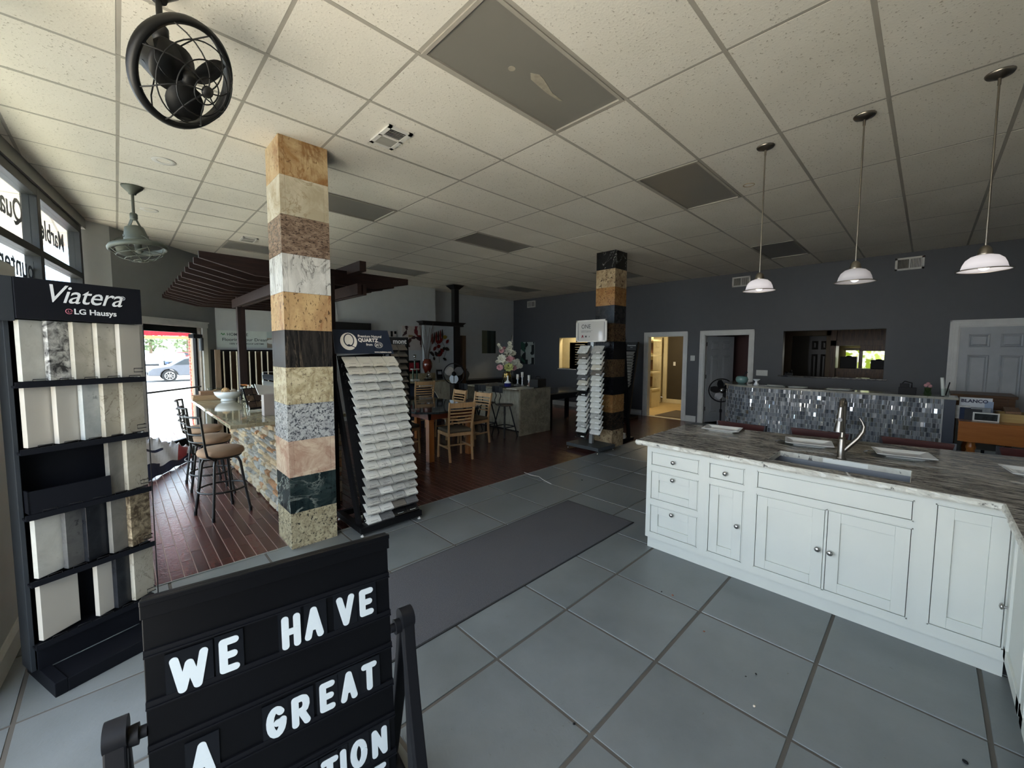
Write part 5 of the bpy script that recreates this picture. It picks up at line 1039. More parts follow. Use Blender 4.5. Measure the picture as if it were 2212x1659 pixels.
# pergola
pg = thing('pergola', 'dark brown timber pergola of parallel rafters over the stone bar', 'pergola', (0, 0, 0)); DW = wood('dark_walnut_timber', rgb(46, 31, 26), rgb(24, 16, 13), 0, rough=.6, bump=.1, spec=.15)
def rafter_mesh(L):
    h = .155; e = .055; c = .42; poly = [(0, 2.5), (0, 2.5 - e), (c, 2.5 - h), (L - c, 2.5 - h), (L, 2.5 - e - .01), (L, 2.5)]
    M = Matrix(((1, 0, 0, 0), (0, 0, 1, 0), (0, 1, 0, 0), (0, 0, 0, 1))); return MB().prism(poly, -.019, .019, 0, M).mesh('rafter', DW)
rm_ = rafter_mesh(1.98)
for k in range(13): put(rm_, 'rafter', pg, loc=(-1.985, 2.26 + k * .318, random.uniform(-.006, .006)), rot=(0, 0, random.uniform(-.006, .006)))
for x in (-1.33, -.70):
    MB().box2(x - .022, 2.0, 2.235, x + .022, 4.62, 2.345).build('beam', DW, pg, .003); MB().box2(x + .05, 2.02, 2.235, x + .085, 4.6, 2.345).build('beam', DW, pg, .003)
MB().box2(-.73, 1.92, 2.46, -.66, 4.8, 2.56).build('top_purlin', DW, pg, .004)
DWP = wood('dark_walnut_post', rgb(44, 30, 26), rgb(24, 17, 15), 2, rough=.6, spec=.2)
for (x, y, z) in ((-1.29, 4.42, .981), (-.95, 2.16, 0)): MB().box2(x - .045, y - .045, z, x + .045, y + .045, 2.40).build('post', DWP, pg, .004)
# things on the bar
OAKP = wood('pale_oak_board', rgb(176, 146, 112), rgb(140, 112, 84), 0, rough=.5); BRNP = wood('brown_oak_board', rgb(150, 116, 88), rgb(112, 84, 62), 0, rough=.5)
zb_ = .981
for k in range(3): tag(MB().box2(0, 0, 0, .34, .17, .022).build('wood_sample', OAKP, None, .002, loc=(-1.83 + k * .004, 4.62 - k * .004, zb_ + k * .023), rot=(0, 0, .05 * k - .05)), f'pale oak board sample, {ORD[k]} from the bottom of the stack at the far bar end', 'wood sample', 'board samples on the bar')
for k in range(2): tag(MB().box2(0, 0, 0, .24, .14, .024).build('wood_sample', BRNP, None, .002, loc=(-1.74, 4.655, zb_ + .0695 + k * .025), rot=(0, 0, .03)), f'brown oak board sample on top of the pale stack, {"lower" if k == 0 else "upper"} of two', 'wood sample', 'board samples on the bar')
for k in range(4): tag(MB().box2(0, 0, 0, .22, .16, .026).build('wood_sample', BRNP, None, .002, loc=(-1.16, 3.95, zb_ + k * .027), rot=(0, 0, .1 * k - .1)), f'brown oak board sample, {ORD[k]} from the bottom of the pile behind the grey box', 'wood sample', 'board samples on the bar')
CER = flat('white_ceramic', rgb(222, 226, 228), .25, coat=.3)
tag(MB().lathe([(0, .0), (.085, 0), (.088, .012), (.075, .02), (.12, .045), (.150, .085), (.158, .125), (.152, .125), (.14, .085), (.10, .04), (0, .028)], n=40).build('serving_bowl', CER, loc=(-1.47, 4.42, zb_)), 'large white footed bowl on the stone bar', 'bowl')
RT = flat('straw_rattan', rgb(196, 160, 112), .7, var=.2, scale=60)
mb = MB(); rb = random.Random(2)
for k in range(12):
    n = Vector((rb.gauss(0, 1), rb.gauss(0, 1), rb.gauss(0, 1))).normalized(); u = n.orthogonal().normalized(); v = n.cross(u); mb.tube([u * (.048 * math.cos(a * PI / 8)) + v * (.048 * math.sin(a * PI / 8)) for a in range(16)], .0045, 5, True)
tag(mb.build('wicker_ball', RT, loc=(-1.50, 4.40, zb_ + .125)), 'straw wicker ball in the white bowl', 'ornament'); tag(MB().ball((0, 0, 0), .045, 12).build('cork_ball', flat('grey_cork', rgb(170, 156, 136), .9, var=.25, scale=40), loc=(-1.40, 4.46, zb_ + .105)), 'rough grey beige ball in the white bowl', 'ornament')
GL2 = glass('thick_glass', (.9, .93, .92, 1))
tag(MB().lathe([(.02, 0), (.045, .01), (.05, .03), (.07, .07), (.10, .14), (.105, .15), (.10, .15), (.066, .07), (.045, .035), (.0, .02)], n=16).build('glass_bowl', GL2, loc=(-1.55, 4.78, zb_)), 'flared glass bowl of potpourri behind the white bowl', 'bowl')
tag(MB().ball((0, 0, 0), .06, 10, sq=(1, 1, .8)).build('potpourri', flat('dried_petals', rgb(168, 140, 104), .9, var=.4, scale=50), loc=(-1.55, 4.78, zb_ + .085)), 'dried potpourri filling the glass bowl', 'potpourri')
gv = tag(MB().lathe([(0, 0), (.055, 0), (.055, .16), (.07, .20), (.066, .20), (.051, .16), (.051, .012), (0, .012)], n=20).build('glass_vase', GL2, loc=(-1.32, 4.12, zb_)), 'clear glass vase of shells beside the white bowl', 'vase')
mb = MB(); rb = random.Random(5); 
for k in range(60): mb.ball((rb.uniform(-.03, .03), rb.uniform(-.03, .03), rb.uniform(.02, .19)), rb.uniform(.009, .017), 6)
o = tag(mb.build('shells', [flat('pale_shells', rgb(205, 190, 165), .5, var=.3, scale=60)], None, loc=(-1.32, 4.12, zb_)), 'pale sea shells filling the clear glass vase', 'shells'); o['kind'] = 'stuff'
mb = MB(); 
for k in range(5): a = k * 2 * PI / 5; mb.add([(0, 0, .012), (.022 * math.cos(a - .6), .022 * math.sin(a - .6), .004), (.085 * math.cos(a), .085 * math.sin(a), 0), (.022 * math.cos(a + .6), .022 * math.sin(a + .6), .004), (0, 0, -.006)], [(0, 1, 2), (0, 2, 3), (4, 2, 1), (4, 3, 2)])
tag(mb.build('starfish', flat('orange_starfish', rgb(214, 140, 80), .8, bump=.3), loc=(-1.32, 4.12, zb_ + .215), rot=(.1, .1, 0)), 'orange starfish resting on the glass vase', 'starfish')
es = thing('sample_easel', 'white easel stand holding a black card of brown wood swatches on the bar', 'display', (-1.42, 3.12, zb_), .15)
MB().beam((-.09, -.02, .006), (.09, -.02, .006), .012, .012).beam((-.085, -.03, .0), (-.02, .16, .28), .012, .012).beam((.085, -.03, .0), (.02, .16, .28), .012, .012).beam((0, .28, .006), (0, .14, .27), .012, .012).build('stand', WHITE, es)
cM = frame((-.09, -.015, .02), (1, 0, 0), (0, .55, .84)); MB().box2(0, 0, -.004, .18, .27, .004, 0, cM).build('card', BLACK, es)
for r in range(3):
    for c in range(2): MB().box2(.015 + c * .078, .02 + r * .083, .004, .087 + c * .078, .092 + r * .083, .008, 0, cM).build('swatch', wood(f'swatch_wood_{(r + c) % 3}', (rgb(88, 70, 58), rgb(116, 96, 74), rgb(66, 56, 50))[(r + c) % 3], rgb(50, 40, 34), 1), es)
tag(MB().box2(0, 0, 0, .16, .10, .22).box2(.01, .01, .2, .15, .09, .221).build('grey_box', flat('taupe_grey_box', rgb(152, 144, 140), .5), None, .004, loc=(-1.46, 2.62, zb_)), 'upright taupe grey box on the bar beside the granite column', 'box')
br = thing('brochure_rack', 'white wire brochure rack with tilted leaflets on the bar', 'rack', (-1.30, 3.32, zb_))
MB().tube([(0, 0, 0), (0, 0, .42), (.16, 0, .42), (.16, 0, 0)], .005, 6).tube([(0, .12, 0), (0, 0, .0), (.16, 0, 0), (.16, .12, 0), (0, .12, 0)], .005, 6).build('wire_frame', WHITE, br)
for k in range(4): tag(MB().box((0, 0, 0), (.17, .13, .006)).build('leaflet', (WHITE, flat('blue_grey_leaflet', rgb(90, 100, 115), .4))[k % 2], None, loc=(-1.23, 3.30, zb_ + .10 + k * .085), rot=(.5, .25, 0)), f'glossy leaflet in the white wire rack, {ORD[k]} tier from the bottom', 'leaflet', 'leaflets in the wire rack')
tag(MB().box((0, 0, 0), (.20, .006, .15)).build('open_booklet', flat('booklet_page', rgb(214, 214, 210), .5), None, loc=(-1.40, 2.78, zb_ + .28), rot=(-.8, .2, .3)), 'open white booklet leaning above the grey box', 'booklet')
br2 = bpy.data.objects['open_booklet']; br2.location.z = zb_ + .25

# crumpled banner on the floor by the glass door
mb = MB(); nu, nv = 26, 14; rb = random.Random(9); vs = []; col = {}
for j in range(nv + 1):
    for i in range(nu + 1):
        u = i / nu; v = j / nv; f = Vector((-2.50, 4.30, 0)).lerp(Vector((-1.70, 5.72, 0)), u); r_ = Vector((-2.42, 5.25, .52)).lerp(Vector((-1.62, 6.15, .05)), u)
        p = f.lerp(r_, v); p.z += .05 * math.sin(v * PI) + .018 * math.sin(u * 23 + v * 7) + (.03 * math.sin(u * 60) * max(0, v - .8) * 5) + .004; p.z = max(.004, p.z); vs.append(p)
fsn = []
for j in range(nv):
    for i in range(nu):
        u = i / nu; v = j / nv; a = j * (nu + 1) + i; mi = 0
        if v < .22 + .05 * math.sin(u * 9): mi = 1
        if .62 < u < .78 and .2 < v < .85: mi = 2
        if u > .82 and v < .45: mi = 2
        if (v > .5 and v < .58 and u < .4): mi = 1
        if v > .86: mi = 0
        mb.add([vs[a], vs[a + 1], vs[a + nu + 2], vs[a + nu + 1]], [(0, 1, 2, 3)], mi, True)
tag(mb.build('fabric_banner', [flat('white_banner_cloth', rgb(226, 224, 228), .7), flat('navy_banner_cloth', rgb(40, 44, 72), .7), flat('red_banner_cloth', rgb(150, 52, 54), .7)]), 'crumpled white, navy and red fabric banner lying by the glass door', 'banner')

# ================================================================== ENTRY MAT, DEBRIS
def mat_m():
    m, t, b = nodes_of('charcoal_ribbed_carpet'); v = coords(t); n = N(t, 'ShaderNodeTexNoise', Scale=260., Detail=3.); t.links.new(v, n.inputs['Vector'])
    c = ramp(t, n.outputs[0], [(.35, rgb(60, 60, 64)), (.65, rgb(92, 92, 96))]); t.links.new(c, b.inputs['Base Color']); b.inputs['Roughness'].default_value = .95
    bp = N(t, 'ShaderNodeBump', Strength=.6, Distance=.004); t.links.new(n.outputs[0], bp.inputs['Height']); t.links.new(bp.outputs[0], b.inputs['Normal']); return m
mt = thing('floor_mat', 'long charcoal carpet runner mat on the grey tile floor', 'mat', (-.62, .205, .0))
MB().box2(-1.36, -.392, .0, 1.615, .392, .008).build('carpet', mat_m(), mt, .002)
tag_m = flat('black_rubber_edge', rgb(40, 40, 42), .7); MB().box2(-1.38, -.402, .0, 1.63, -.392, .006).box2(-1.38, .392, .0, 1.63, .402, .006).box2(1.615, -.402, 0, 1.632, .402, .006).build('rubber_edge', tag_m, mt)
for k, (x, y, r, c) in enumerate(((.112, -.901, .007, 0), (.126, -.973, .009, 1), (-.089, -1.259, .007, 1), (-.448, -1.618, .009, 2), (-.226, -1.567, .007, 0), (-.281, -1.535, .005, 0), (-1.131, -1.086, .008, 0), (-.122, -2.291, .012, 0), (1.70, .913, .014, 0))):
    tag(MB().ball((0, 0, 0), r, 7, sq=(1, .7, .4)).build('debris_crumb', (BLACK, flat('rust_crumb', rgb(130, 74, 52), .8), flat('pale_crumb', rgb(190, 180, 165), .8))[c], None, loc=(x, y, r * .4 + .001), rot=(0, 0, k)), ['dark crumb on the grout line in front of the drawers', 'rust coloured crumb on the grout line in front of the drawers', 'small rust crumb on the grey tile near the sink cabinet', 'pale chip on the front grey tile', 'black seed on the tile in front of the sink cabinet', 'tiny black seed beside the larger one', 'dark crumb by the front tile crossing', 'dark sliver near the return cabinets', 'dark spot on the tile between the mat and the second column'][k], 'debris')
mb = MB(); mb.tube([(1.41, 1.66, .001), (1.39, 1.52, .001), (1.42, 1.40, .001), (1.36, 1.28, .001), (1.31, 1.10, .001)], .004, 4).build('floor_crack', flat('pale_crack', rgb(190, 190, 184), .8), floor)

# ================================================================== DINING TABLE AND CHAIRS
dt = thing('dining_table', 'dark granite topped dining table with orange wood legs', 'table', (0, 0, 0)); ORW = wood('honey_maple', rgb(176, 112, 60), rgb(146, 88, 44), 2, rough=.3, coat=.2); CHW = wood('cherry_apron', rgb(120, 56, 32), rgb(90, 38, 22), 0, rough=.3)
MB().prism([(.80, 2.81), (1.55, 2.81), (1.80, 3.03), (1.80, 4.62), (1.55, 4.87), (.80, 4.87), (.55, 4.62), (.55, 3.03)], .735, .765).build('tabletop', granite('dark_steel_granite', rgb(40, 42, 44), rgb(58, 60, 62), rgb(84, 86, 88), None, sc=14, spsc=40, sp=.66, rough=.06), dt, .004)
MB().box2(.72, 2.93, .64, 1.60, 2.96, .735).box2(.72, 4.60, .64, 1.60, 4.63, .735).box2(.72, 2.93, .64, .75, 4.63, .735).box2(1.57, 2.93, .64, 1.60, 4.63, .735).build('apron', CHW, dt)
for x in (.775, 1.51):
    for y in (3.0, 4.56):
        MB().box2(x - .045, y - .045, .0, x + .045, y + .045, .60).box2(x - .049, y - .049, .60, x + .049, y + .049, .64).box2(x - .048, y - .048, .10, x + .048, y + .048, .115).box2(x - .047, y - .047, .64, x + .047, y + .047, .735).build('leg', ORW, dt, .003)
BW_ = wood('pale_beech', rgb(198, 162, 120), rgb(168, 132, 92), 2, rough=.35)
def dchair(loc, rz, label, seat_z=.455, top=.90):
    t = thing('dining_chair', label, 'chair', loc, rz, 'pale wood ladder back chairs'); w = .205
    MB().box((0, .0, seat_z), (.40, .40, .045)).build('seat', flat('olive_brown_pad', rgb(92, 82, 66), .8), t, .018)
    MB().box2(-w, -.2, seat_z - .075, w, -.175, seat_z - .025).box2(-w, .17, seat_z - .075, w, .195, seat_z - .025).box2(-w, -.2, seat_z - .075, -w + .022, .195, seat_z - .025).box2(w - .022, -.2, seat_z - .075, w, .195, seat_z - .025).build('seat_rail', BW_, t, .003)
    for s in (-1, 1):
        MB().beam((s * .185, .175, seat_z - .03), (s * .195, .19, 0), .032, .032).build('leg', BW_, t, .003)
        pts = [(s * .185, -.225, 0), (s * .19, -.19, seat_z * .55), (s * .19, -.185, seat_z), (s * .197, -.215, seat_z + .22), (s * .203, -.262, top)]
        mb = MB()
        for k in range(4): mb.beam(pts[k], pts[k + 1], .026, .034)
        mb.build('back_leg', BW_, t, .002); MB().beam((s * .188, -.19, .20), (s * .192, .185, .20), .018, .024).build('stretcher', BW_, t, .002)
    MB().beam((-.185, .0, .2), (.185, 0, .2), .018, .022).build('stretcher', BW_, t, .002)
    n = 5; 
    for k in range(n + 1):
        z = seat_z + .13 + k * (top - seat_z - .20) / n; hh = .075 if k == n else .020; z += .022 if k == n else 0; y = lambda zz: -.195 - .07 * max(0, (zz - seat_z - .1)) / (top - seat_z - .1)
        vs = []
        for q in range(9):
            u = q / 8 * 2 - 1; yy_ = y(z) - .022 * (1 - u * u)
            for (dy, dz) in ((-.008, -hh / 2), (.008, -hh / 2), (.008, hh / 2), (-.008, hh / 2)): vs.append((u * .195, yy_ + dy, z + dz))
        fs = []
        for q in range(8):
            for e_ in range(4): fs.append((q * 4 + e_, q * 4 + (e_ + 1) % 4, q * 4 + 4 + (e_ + 1) % 4, q * 4 + 4 + e_))
        MB().add(vs, fs).build('top_rail' if k == n else 'back_slat', BW_, t, .002)
    return t
c0 = dchair((1.18, 2.93, 0), math.radians(-11), 'pale ladder back chair with its back to the camera at the dining table')
dup(c0, (2.02, 3.52, 0), PI / 2 + .08, 'pale ladder back chair between dining table and island stools, nearer of two'); dup(c0, (2.0, 4.22, 0), PI / 2 - .05, 'pale ladder back chair between dining table and island stools, farther of two')
dup(c0, (.72, 3.72, 0), -PI / 2 + .1, 'pale ladder back chair at the dining table, half hidden by the tile rack'); dup(c0, (.70, 4.35, 0), -PI / 2, 'pale ladder back chair deepest behind the tile rack at the dining table')
dchair((1.98, 5.22, 0), -.15, 'tall pale ladder back chair standing at the trophy desk', .60, 1.04)

# ================================================================== GRANITE WATERFALL ISLAND WITH BLACK STOOLS
SLG = granite('grey_green_speckled_granite', rgb(140, 134, 116), rgb(116, 110, 94), rgb(92, 86, 74), rgb(96, 88, 76), sc=7, spsc=40, sp=.6, rough=.25, veinw=.008, vsc=1.6); SLW = granite('pale_streaked_granite', rgb(176, 172, 156), rgb(150, 146, 130), rgb(122, 116, 102), None, sc=8, stretch=(1, 1, .3), spsc=24, sp=.6, rough=.3)
gi = thing('waterfall_island', 'grey green granite waterfall island with black stools', 'island', (0, 0, 0))
MB().box2(3.03, 3.33, 0, 3.93, 3.37, .91).build('end_slab', SLG, gi, .004); MB().box2(3.03, 3.372, .875, 3.93, 5.0, .91).build('top_slab', SLG, gi, .004); MB().box2(3.03, 4.965, 0, 3.93, 5.0, .874).build('end_slab', SLG, gi, .004)
MB().box2(3.32, 3.372, .02, 3.34, 4.963, .874).build('front_panel', SLW, gi); MB().box2(3.341, 3.372, 0, 3.90, 4.963, .874).build('cabinet_body', flat('black_body', rgb(26, 26, 28), .5), gi)
tag(MB().box2(2.93, 3.335, .911, 3.42, 3.62, .932).build('loose_slab', granite('white_beige_offcut', rgb(200, 196, 184), rgb(184, 180, 166), None, None, rough=.3), None, .003), 'pale stone offcut lying on the near corner of the waterfall island', 'stone offcut')
def blk_stool(loc, rz, label):
    t = thing('metal_stool', label, 'stool', loc, rz, 'black metal stools at the waterfall island'); m = BLACK
    MB().lathe([(0, .60), (.165, .60), (.17, .61), (.165, .625), (0, .63)], n=26).build('seat', flat('dark_wood_seat', rgb(70, 62, 54), .45), t); MB().cyl((0, 0, .40), (0, 0, .60), .02).lathe([(0, .58), (.12, .59), (.14, .60), (0, .60)]).build('swivel_post', m, t)
    for k in range(4): a = PI / 4 + k * PI / 2; MB().beam((.10 * math.cos(a), .10 * math.sin(a), .585), (.25 * math.cos(a), .25 * math.sin(a), 0), .024, .024).build('leg', m, t)
    q = .205
    for k in range(4): a = PI / 4 + k * PI / 2; b = a + PI / 2; MB().beam((q * math.cos(a), q * math.sin(a), .19), (q * math.cos(b), q * math.sin(b), .19), .02, .014).build('foot_rail', m, t)
    for s in (-1, 1): MB().tube([(-.10, s * .06, .60), (-.19, s * .062, .64), (-.20, s * .065, .72), (-.16, s * .065, .80), (-.19, s * .065, .87), (-.20, s * .065, .95)], .0085, 6).build('back_rod', m, t)
    for s in (-1, 0, 1): MB().box((-.208 + abs(s) * .008, s * .10, .925), (.008, .092, .12), (0, 0, -s * .16)).build('back_plate', m, t)
    return t
k0 = blk_stool((2.85, 3.58, 0), .0, 'black metal stool with plate back nearest the waterfall end slab'); dup(k0, (2.80, 4.06, 0), .15, 'middle black metal stool at the waterfall island'); dup(k0, (2.78, 4.55, 0), .0, 'black metal stool with plate back farthest along the waterfall island')
# arrangement and ornaments on it
zt_ = .911
gold = flat('antique_gold', rgb(150, 126, 72), .25, .9); fv = thing('flower_arrangement', 'tall arrangement of white and pink silk flowers in a gold urn', 'flowers', (3.52, 4.22, zt_))
MB().lathe([(0, 0), (.06, 0), (.065, .01), (.04, .03), (.05, .08), (.095, .16), (.10, .21), (.075, .26), (.085, .29), (.078, .29), (.065, .26), (0, .25)], n=26).build('urn', gold, fv)
PK = flat('pink_petals', rgb(206, 152, 158), .7, var=.15); WH = flat('white_petals', rgb(220, 218, 200), .7, var=.08); GRN = flat('dusty_green_leaf', rgb(86, 98, 70), .7, var=.2); LIM = flat('lime_hydrangea', rgb(186, 190, 120), .7, var=.2, scale=60); GRY = flat('grey_lambs_ear', rgb(110, 118, 112), .8)
def flower(c, r, m, n=9, name='bloom'):
    mb = MB(); rb = random.Random(int(c[0] * 1000 + c[2] * 77))
    for ring, (rr_, ti, k) in enumerate(((r, .25, n), (r * .7, .7, n - 2), (r * .38, 1.1, n - 4))):
        for q in range(k):
            a = q * 2 * PI / k + ring * .4; d = Vector((math.cos(a) * math.cos(ti), math.sin(a) * math.cos(ti), math.sin(ti))); s = Vector((-math.sin(a), math.cos(a), 0)) * rr_ * .42; o = Vector(c)
            mb.add([o, o + d * rr_ * .6 + s, o + d * rr_, o + d * rr_ * .6 - s], [(0, 1, 2, 3)], 0, True)
    mb.ball(c, r * .3, 6); R = Vector((0, 0, 1)).rotation_difference(Vector((-.6, -.6, .45 + .3 * math.sin(c[2] * 40)))).to_matrix().to_4x4(); C_ = Matrix.Translation(c) @ R @ Matrix.Translation(-Vector(c)); mb.v = [C_ @ v for v in mb.v]; return mb.build(name, m, fv)
def fp(x, z, dy=0): return Vector((x - 3.52 + 0, dy, z - zt_))
# blooms placed around the arrangement, x measured along the view-left to view-right spread
for (x, z, r, m, dy) in ((3.49, 1.476, .075, PK, -.10), (3.36, 1.66, .055, PK, 0), (3.74, 1.465, .06, PK, .05), (3.62, 1.277, .075, PK, -.1), (3.27, 1.30, .07, PK, -.05), (3.457, 1.30, .10, LIM, -.12), (3.32, 1.49, .09, WH, -.05), (3.93, 1.32, .06, WH, 0), (3.78, 1.36, .09, WH, -.04), (3.70, 1.60, .075, WH, 0), (3.58, 1.655, .08, WH, 0), (3.62, 1.74, .06, WH, 0), (3.28, 1.78, .035, WH, 0), (3.31, 1.74, .035, WH, 0), (3.34, 1.71, .04, WH, 0), (3.66, 1.40, .07, WH, -.08), (3.55, 1.56, .05, WH, .02), (3.42, 1.41, .05, WH, -.08), (3.62, 1.52, .06, WH, .03), (3.48, 1.60, .04, WH, 0), (3.84, 1.44, .05, WH, 0), (3.30, 1.42, .05, WH, .05), (3.55, 1.38, .05, WH, .1), (3.44, 1.71, .04, PK, 0), (3.6, 1.82, .045, WH, 0), (3.86, 1.30, .06, WH, .02)): flower(fp(x, z, dy), r * 1.15, m)
mb = MB(); rb = random.Random(4)
for k in range(26): z = 1.72 + k * .011; mb.ball(fp(3.64 + .002 * k + rb.uniform(-.02, .02) * (1 - k / 28), z, rb.uniform(-.015, .015)), .017 * (1 - k / 34), 6)
mb.build('foxglove_spike', WH, fv)
mb = MB(); P0 = Vector((0, 0, .26))
for (x, z) in ((3.49, 1.476), (3.36, 1.66), (3.74, 1.465), (3.28, 1.78), (3.67, 2.0), (3.93, 1.32), (3.62, 1.277), (3.27, 1.3), (3.58, 1.655), (3.70, 1.6)): e_ = fp(x, z); mb.tube([P0, P0.lerp(e_, .5) + Vector((0, 0, .03)), e_], .004, 5)
mb.build('stem', GRN, fv)
mb = MB()
for k in range(46):
    a = rb.uniform(0, 2 * PI); r1 = rb.uniform(.05, .2); c = Vector((r1 * math.cos(a), r1 * math.sin(a), rb.uniform(.30, .72))); d = Vector((math.cos(a), math.sin(a), rb.uniform(-.3, .6))).normalized() * .08; s = d.cross(Vector((0, 0, 1))).normalized() * .02; mb.add([c, c + d * .5 + s, c + d, c + d * .5 - s], [(0, 1, 2, 3)], 0, True)
mb.build('leaf_spray', GRN, fv)['kind'] = 'stuff'
mb = MB()
for (x0_, y0_) in ((-.16, -.06), (-.12, -.08), (.14, 0)):
    for k in range(5): c = Vector((x0_ + rb.uniform(-.02, .02), y0_, .30 - k * .055)); mb.add([c, c + Vector((.018, 0, -.03)), c + Vector((0, 0, -.07)), c + Vector((-.018, 0, -.03))], [(0, 1, 2, 3)])
mb.build('hanging_leaves', GRY, fv)['kind'] = 'stuff'
tag(MB().lathe([(0, 0), (.068, 0), (.074, .01), (.074, .075)], n=26).lathe([(.074, .075), (.07, .085), (.035, .11), (.018, .135), (.013, .20), (.018, .225), (.012, .225), (0, .2)], n=26, mi=1).build('bottle_vase', [flat('cobalt_glaze', rgb(34, 36, 104), .2, coat=.5), CER], None, loc=(3.22, 3.88, zt_ + .012)), 'white bottle vase with cobalt blue base, in front of the gold urn', 'vase')
tag(MB().lathe([(0, 0), (.24, 0), (.25, .010), (.0, .011)], n=36).build('round_tray', flat('black_tray', rgb(30, 30, 32), .3), loc=(3.40, 3.98, zt_ + .0)), 'round black tray under the bottle vase and candlesticks', 'tray')
cs = thing('candlestick', 'white turned candlestick with short candle, left of the three', 'candlestick', (3.56, 3.93, zt_ + .012), 0, 'white candlesticks')
def cstick(o, h, lab_):
    MB().lathe([(0, 0), (.045, 0), (.045, .01), (.022, .02), (.014, .04), (.018, .06), (.012, .08), (.016, h * .6), (.012, h * .7), (.02, h - .02), (.032, h - .008), (.032, h), (0, h)], n=20).build('stick', CER, o); MB().cyl((0, 0, h), (0, 0, h + .09), .028, n=18).build('candle', flat('wax_white', rgb(214, 210, 200), .5), o)
cstick(cs, .15, '')
for (x, y, h, l_) in ((3.72, 3.95, .20, 'tallest white turned candlestick, middle of the three'), (3.75, 3.78, .14, 'white turned candlestick, right of the three')): o = thing('candlestick', l_, 'candlestick', (x, y, zt_), 0, 'white candlesticks'); cstick(o, h, '')
tag(MB().box2(-.06, -.05, 0, .06, .05, .03).lathe([(0, .03), (.04, .03), (.03, .05), (0, .05)]).build('trinket_box', flat('silver_trinket', rgb(160, 160, 158), .3, .6), loc=(3.48, 3.85, zt_ + .012)), 'small silver box beside the candlesticks', 'box')
tag(MB().box2(-.17, -.10, 0, .17, .10, .16).tube([(-.09, 0, .16), (-.08, 0, .21), (.08, 0, .21), (.09, 0, .16)], .008, 6).build('black_bag', flat('black_wicker', rgb(20, 20, 21), .6, bump=.4, scale=30), None, .02, loc=(3.78, 3.55, zt_), rot=(0, 0, .2)), 'black wicker basket at the right end of the waterfall island', 'basket')
tag(MB().ball((0, 0, .05), .05, 10, sq=(1, 1, 1)).ball((.03, .01, .10), .035, 8).build('dried_flower', flat('dusty_rose_dried', rgb(120, 96, 86), .9, var=.3, scale=60), loc=(3.66, 3.66, zt_)), 'dusty dried flower cluster beside the black basket', 'flowers')
# black table behind
kt = thing('black_side_table', 'low black table with pale stone top right of the waterfall island', 'table', (0, 0, 0)); MB().box2(4.10, 3.47, .72, 5.7, 4.3, .75).build('top', granite('grey_beige_top', rgb(120, 114, 102), rgb(100, 96, 86), None, None, rough=.1), kt, .003); MB().box2(4.12, 3.49, .60, 5.68, 4.28, .72).build('apron', BLACK, kt)
for x in (4.17, 5.6):
    for y in (3.55, 4.2): MB().box2(x - .04, y - .04, 0, x + .04, y + .04, .60).build('leg', BLACK, kt)
gp = thing('grey_display_panel', 'small grey display panel behind the twin tile stand', 'display', (5.15, 3.1, 0)); MB().box2(0, 0, .33, .03, .38, 1.05).box2(-.02, -.03, 1.05, .05, .41, 1.08).build('panel', flat('mid_grey_panel', rgb(120, 122, 120), .5), gp); MB().box2(0, .17, .03, .03, .21, .33).box2(-.15, .0, 0, .18, .38, .03).build('stand', BLACK, gp)

# ================================================================== BACK OF THE ROOM
cz = thing('black_credenza', 'long low black credenza along the back wall corner', 'cabinet', (0, 0, 0)); MB().box2(4.65, 7.22, .06, 7.1, 7.70, .76).build('carcass', flat('gloss_black', rgb(14, 14, 16), .3), cz, .004); MB().box2(4.62, 7.19, .76, 7.13, 7.70, .79).build('top', flat('gloss_black', rgb(14, 14, 16), .3), cz); MB().box2(4.7, 7.26, 0, 7.05, 7.68, .06).build('plinth', BLACK, cz)
tag(MB().lathe([(0, 0), (.05, 0), (.06, .02), (.105, .14), (.11, .19), (.08, .25), (.04, .28), (.045, .32), (.05, .33), (.04, .33), (0, .3)], n=24).build('grey_vase', flat('grey_celadon', rgb(104, 110, 108), .25), loc=(4.86, 7.38, .791)), 'grey green vase on the black credenza behind the stools', 'vase')
def canvas(name, label, x0, x1, z0, z1, y, mats, fn, nx=26, nz=30, edge=None):
    t = thing(name, label, 'painting', (x0, y, z0)); w, h = x1 - x0, z1 - z0; MB().box2(0, -.03, 0, w, 0, h).build('stretcher', mats[0], t); mb = MB()
    for i in range(nx):
        for j in range(nz): mb.add([(i * w / nx, -.031, j * h / nz), ((i + 1) * w / nx, -.031, j * h / nz), ((i + 1) * w / nx, -.031, (j + 1) * h / nz), (i * w / nx, -.031, (j + 1) * h / nz)], [(0, 1, 2, 3)], fn((i + .5) / nx, (j + .5) / nz))
    mb.build('painted_face', mats, t); return t
OW = flat('off_white_canvas', rgb(188, 178, 172), .7); OX = flat('oxblood_paint', rgb(58, 24, 24), .6); RD = flat('crimson_paint', rgb(110, 22, 26), .6); OC = flat('ochre_paint', rgb(140, 122, 88), .6)
def f1(u, v):
    def ring(cu, cv, r, w, a0=0): d = math.hypot(u - cu, (v - cv) * 1.15); return abs(d - r) < w * (1 + .4 * math.sin(8 * math.atan2(v - cv, u - cu)))
    if ring(-.12, .88, .34, .055): return 1
    if ring(1.12, .85, .42, .075): return 2 if v > .55 else 1
    if ring(.66, .22, .36, .06) and v > .12: return 1
    if v > .52 and v < .62 and .3 < u < .55: return 3
    return 0
canvas('abstract_painting', 'abstract canvas of dark red rings on off white, left of the white partition', 2.77, 3.33, 1.66, 2.29, YB - .002, [OW, OX, RD, OC], f1)
gs = [flat('sage_paint', rgb(96, 98, 78), .7), flat('deep_green_paint', rgb(30, 44, 38), .7), flat('teal_grey_paint', rgb(52, 66, 62), .7)]
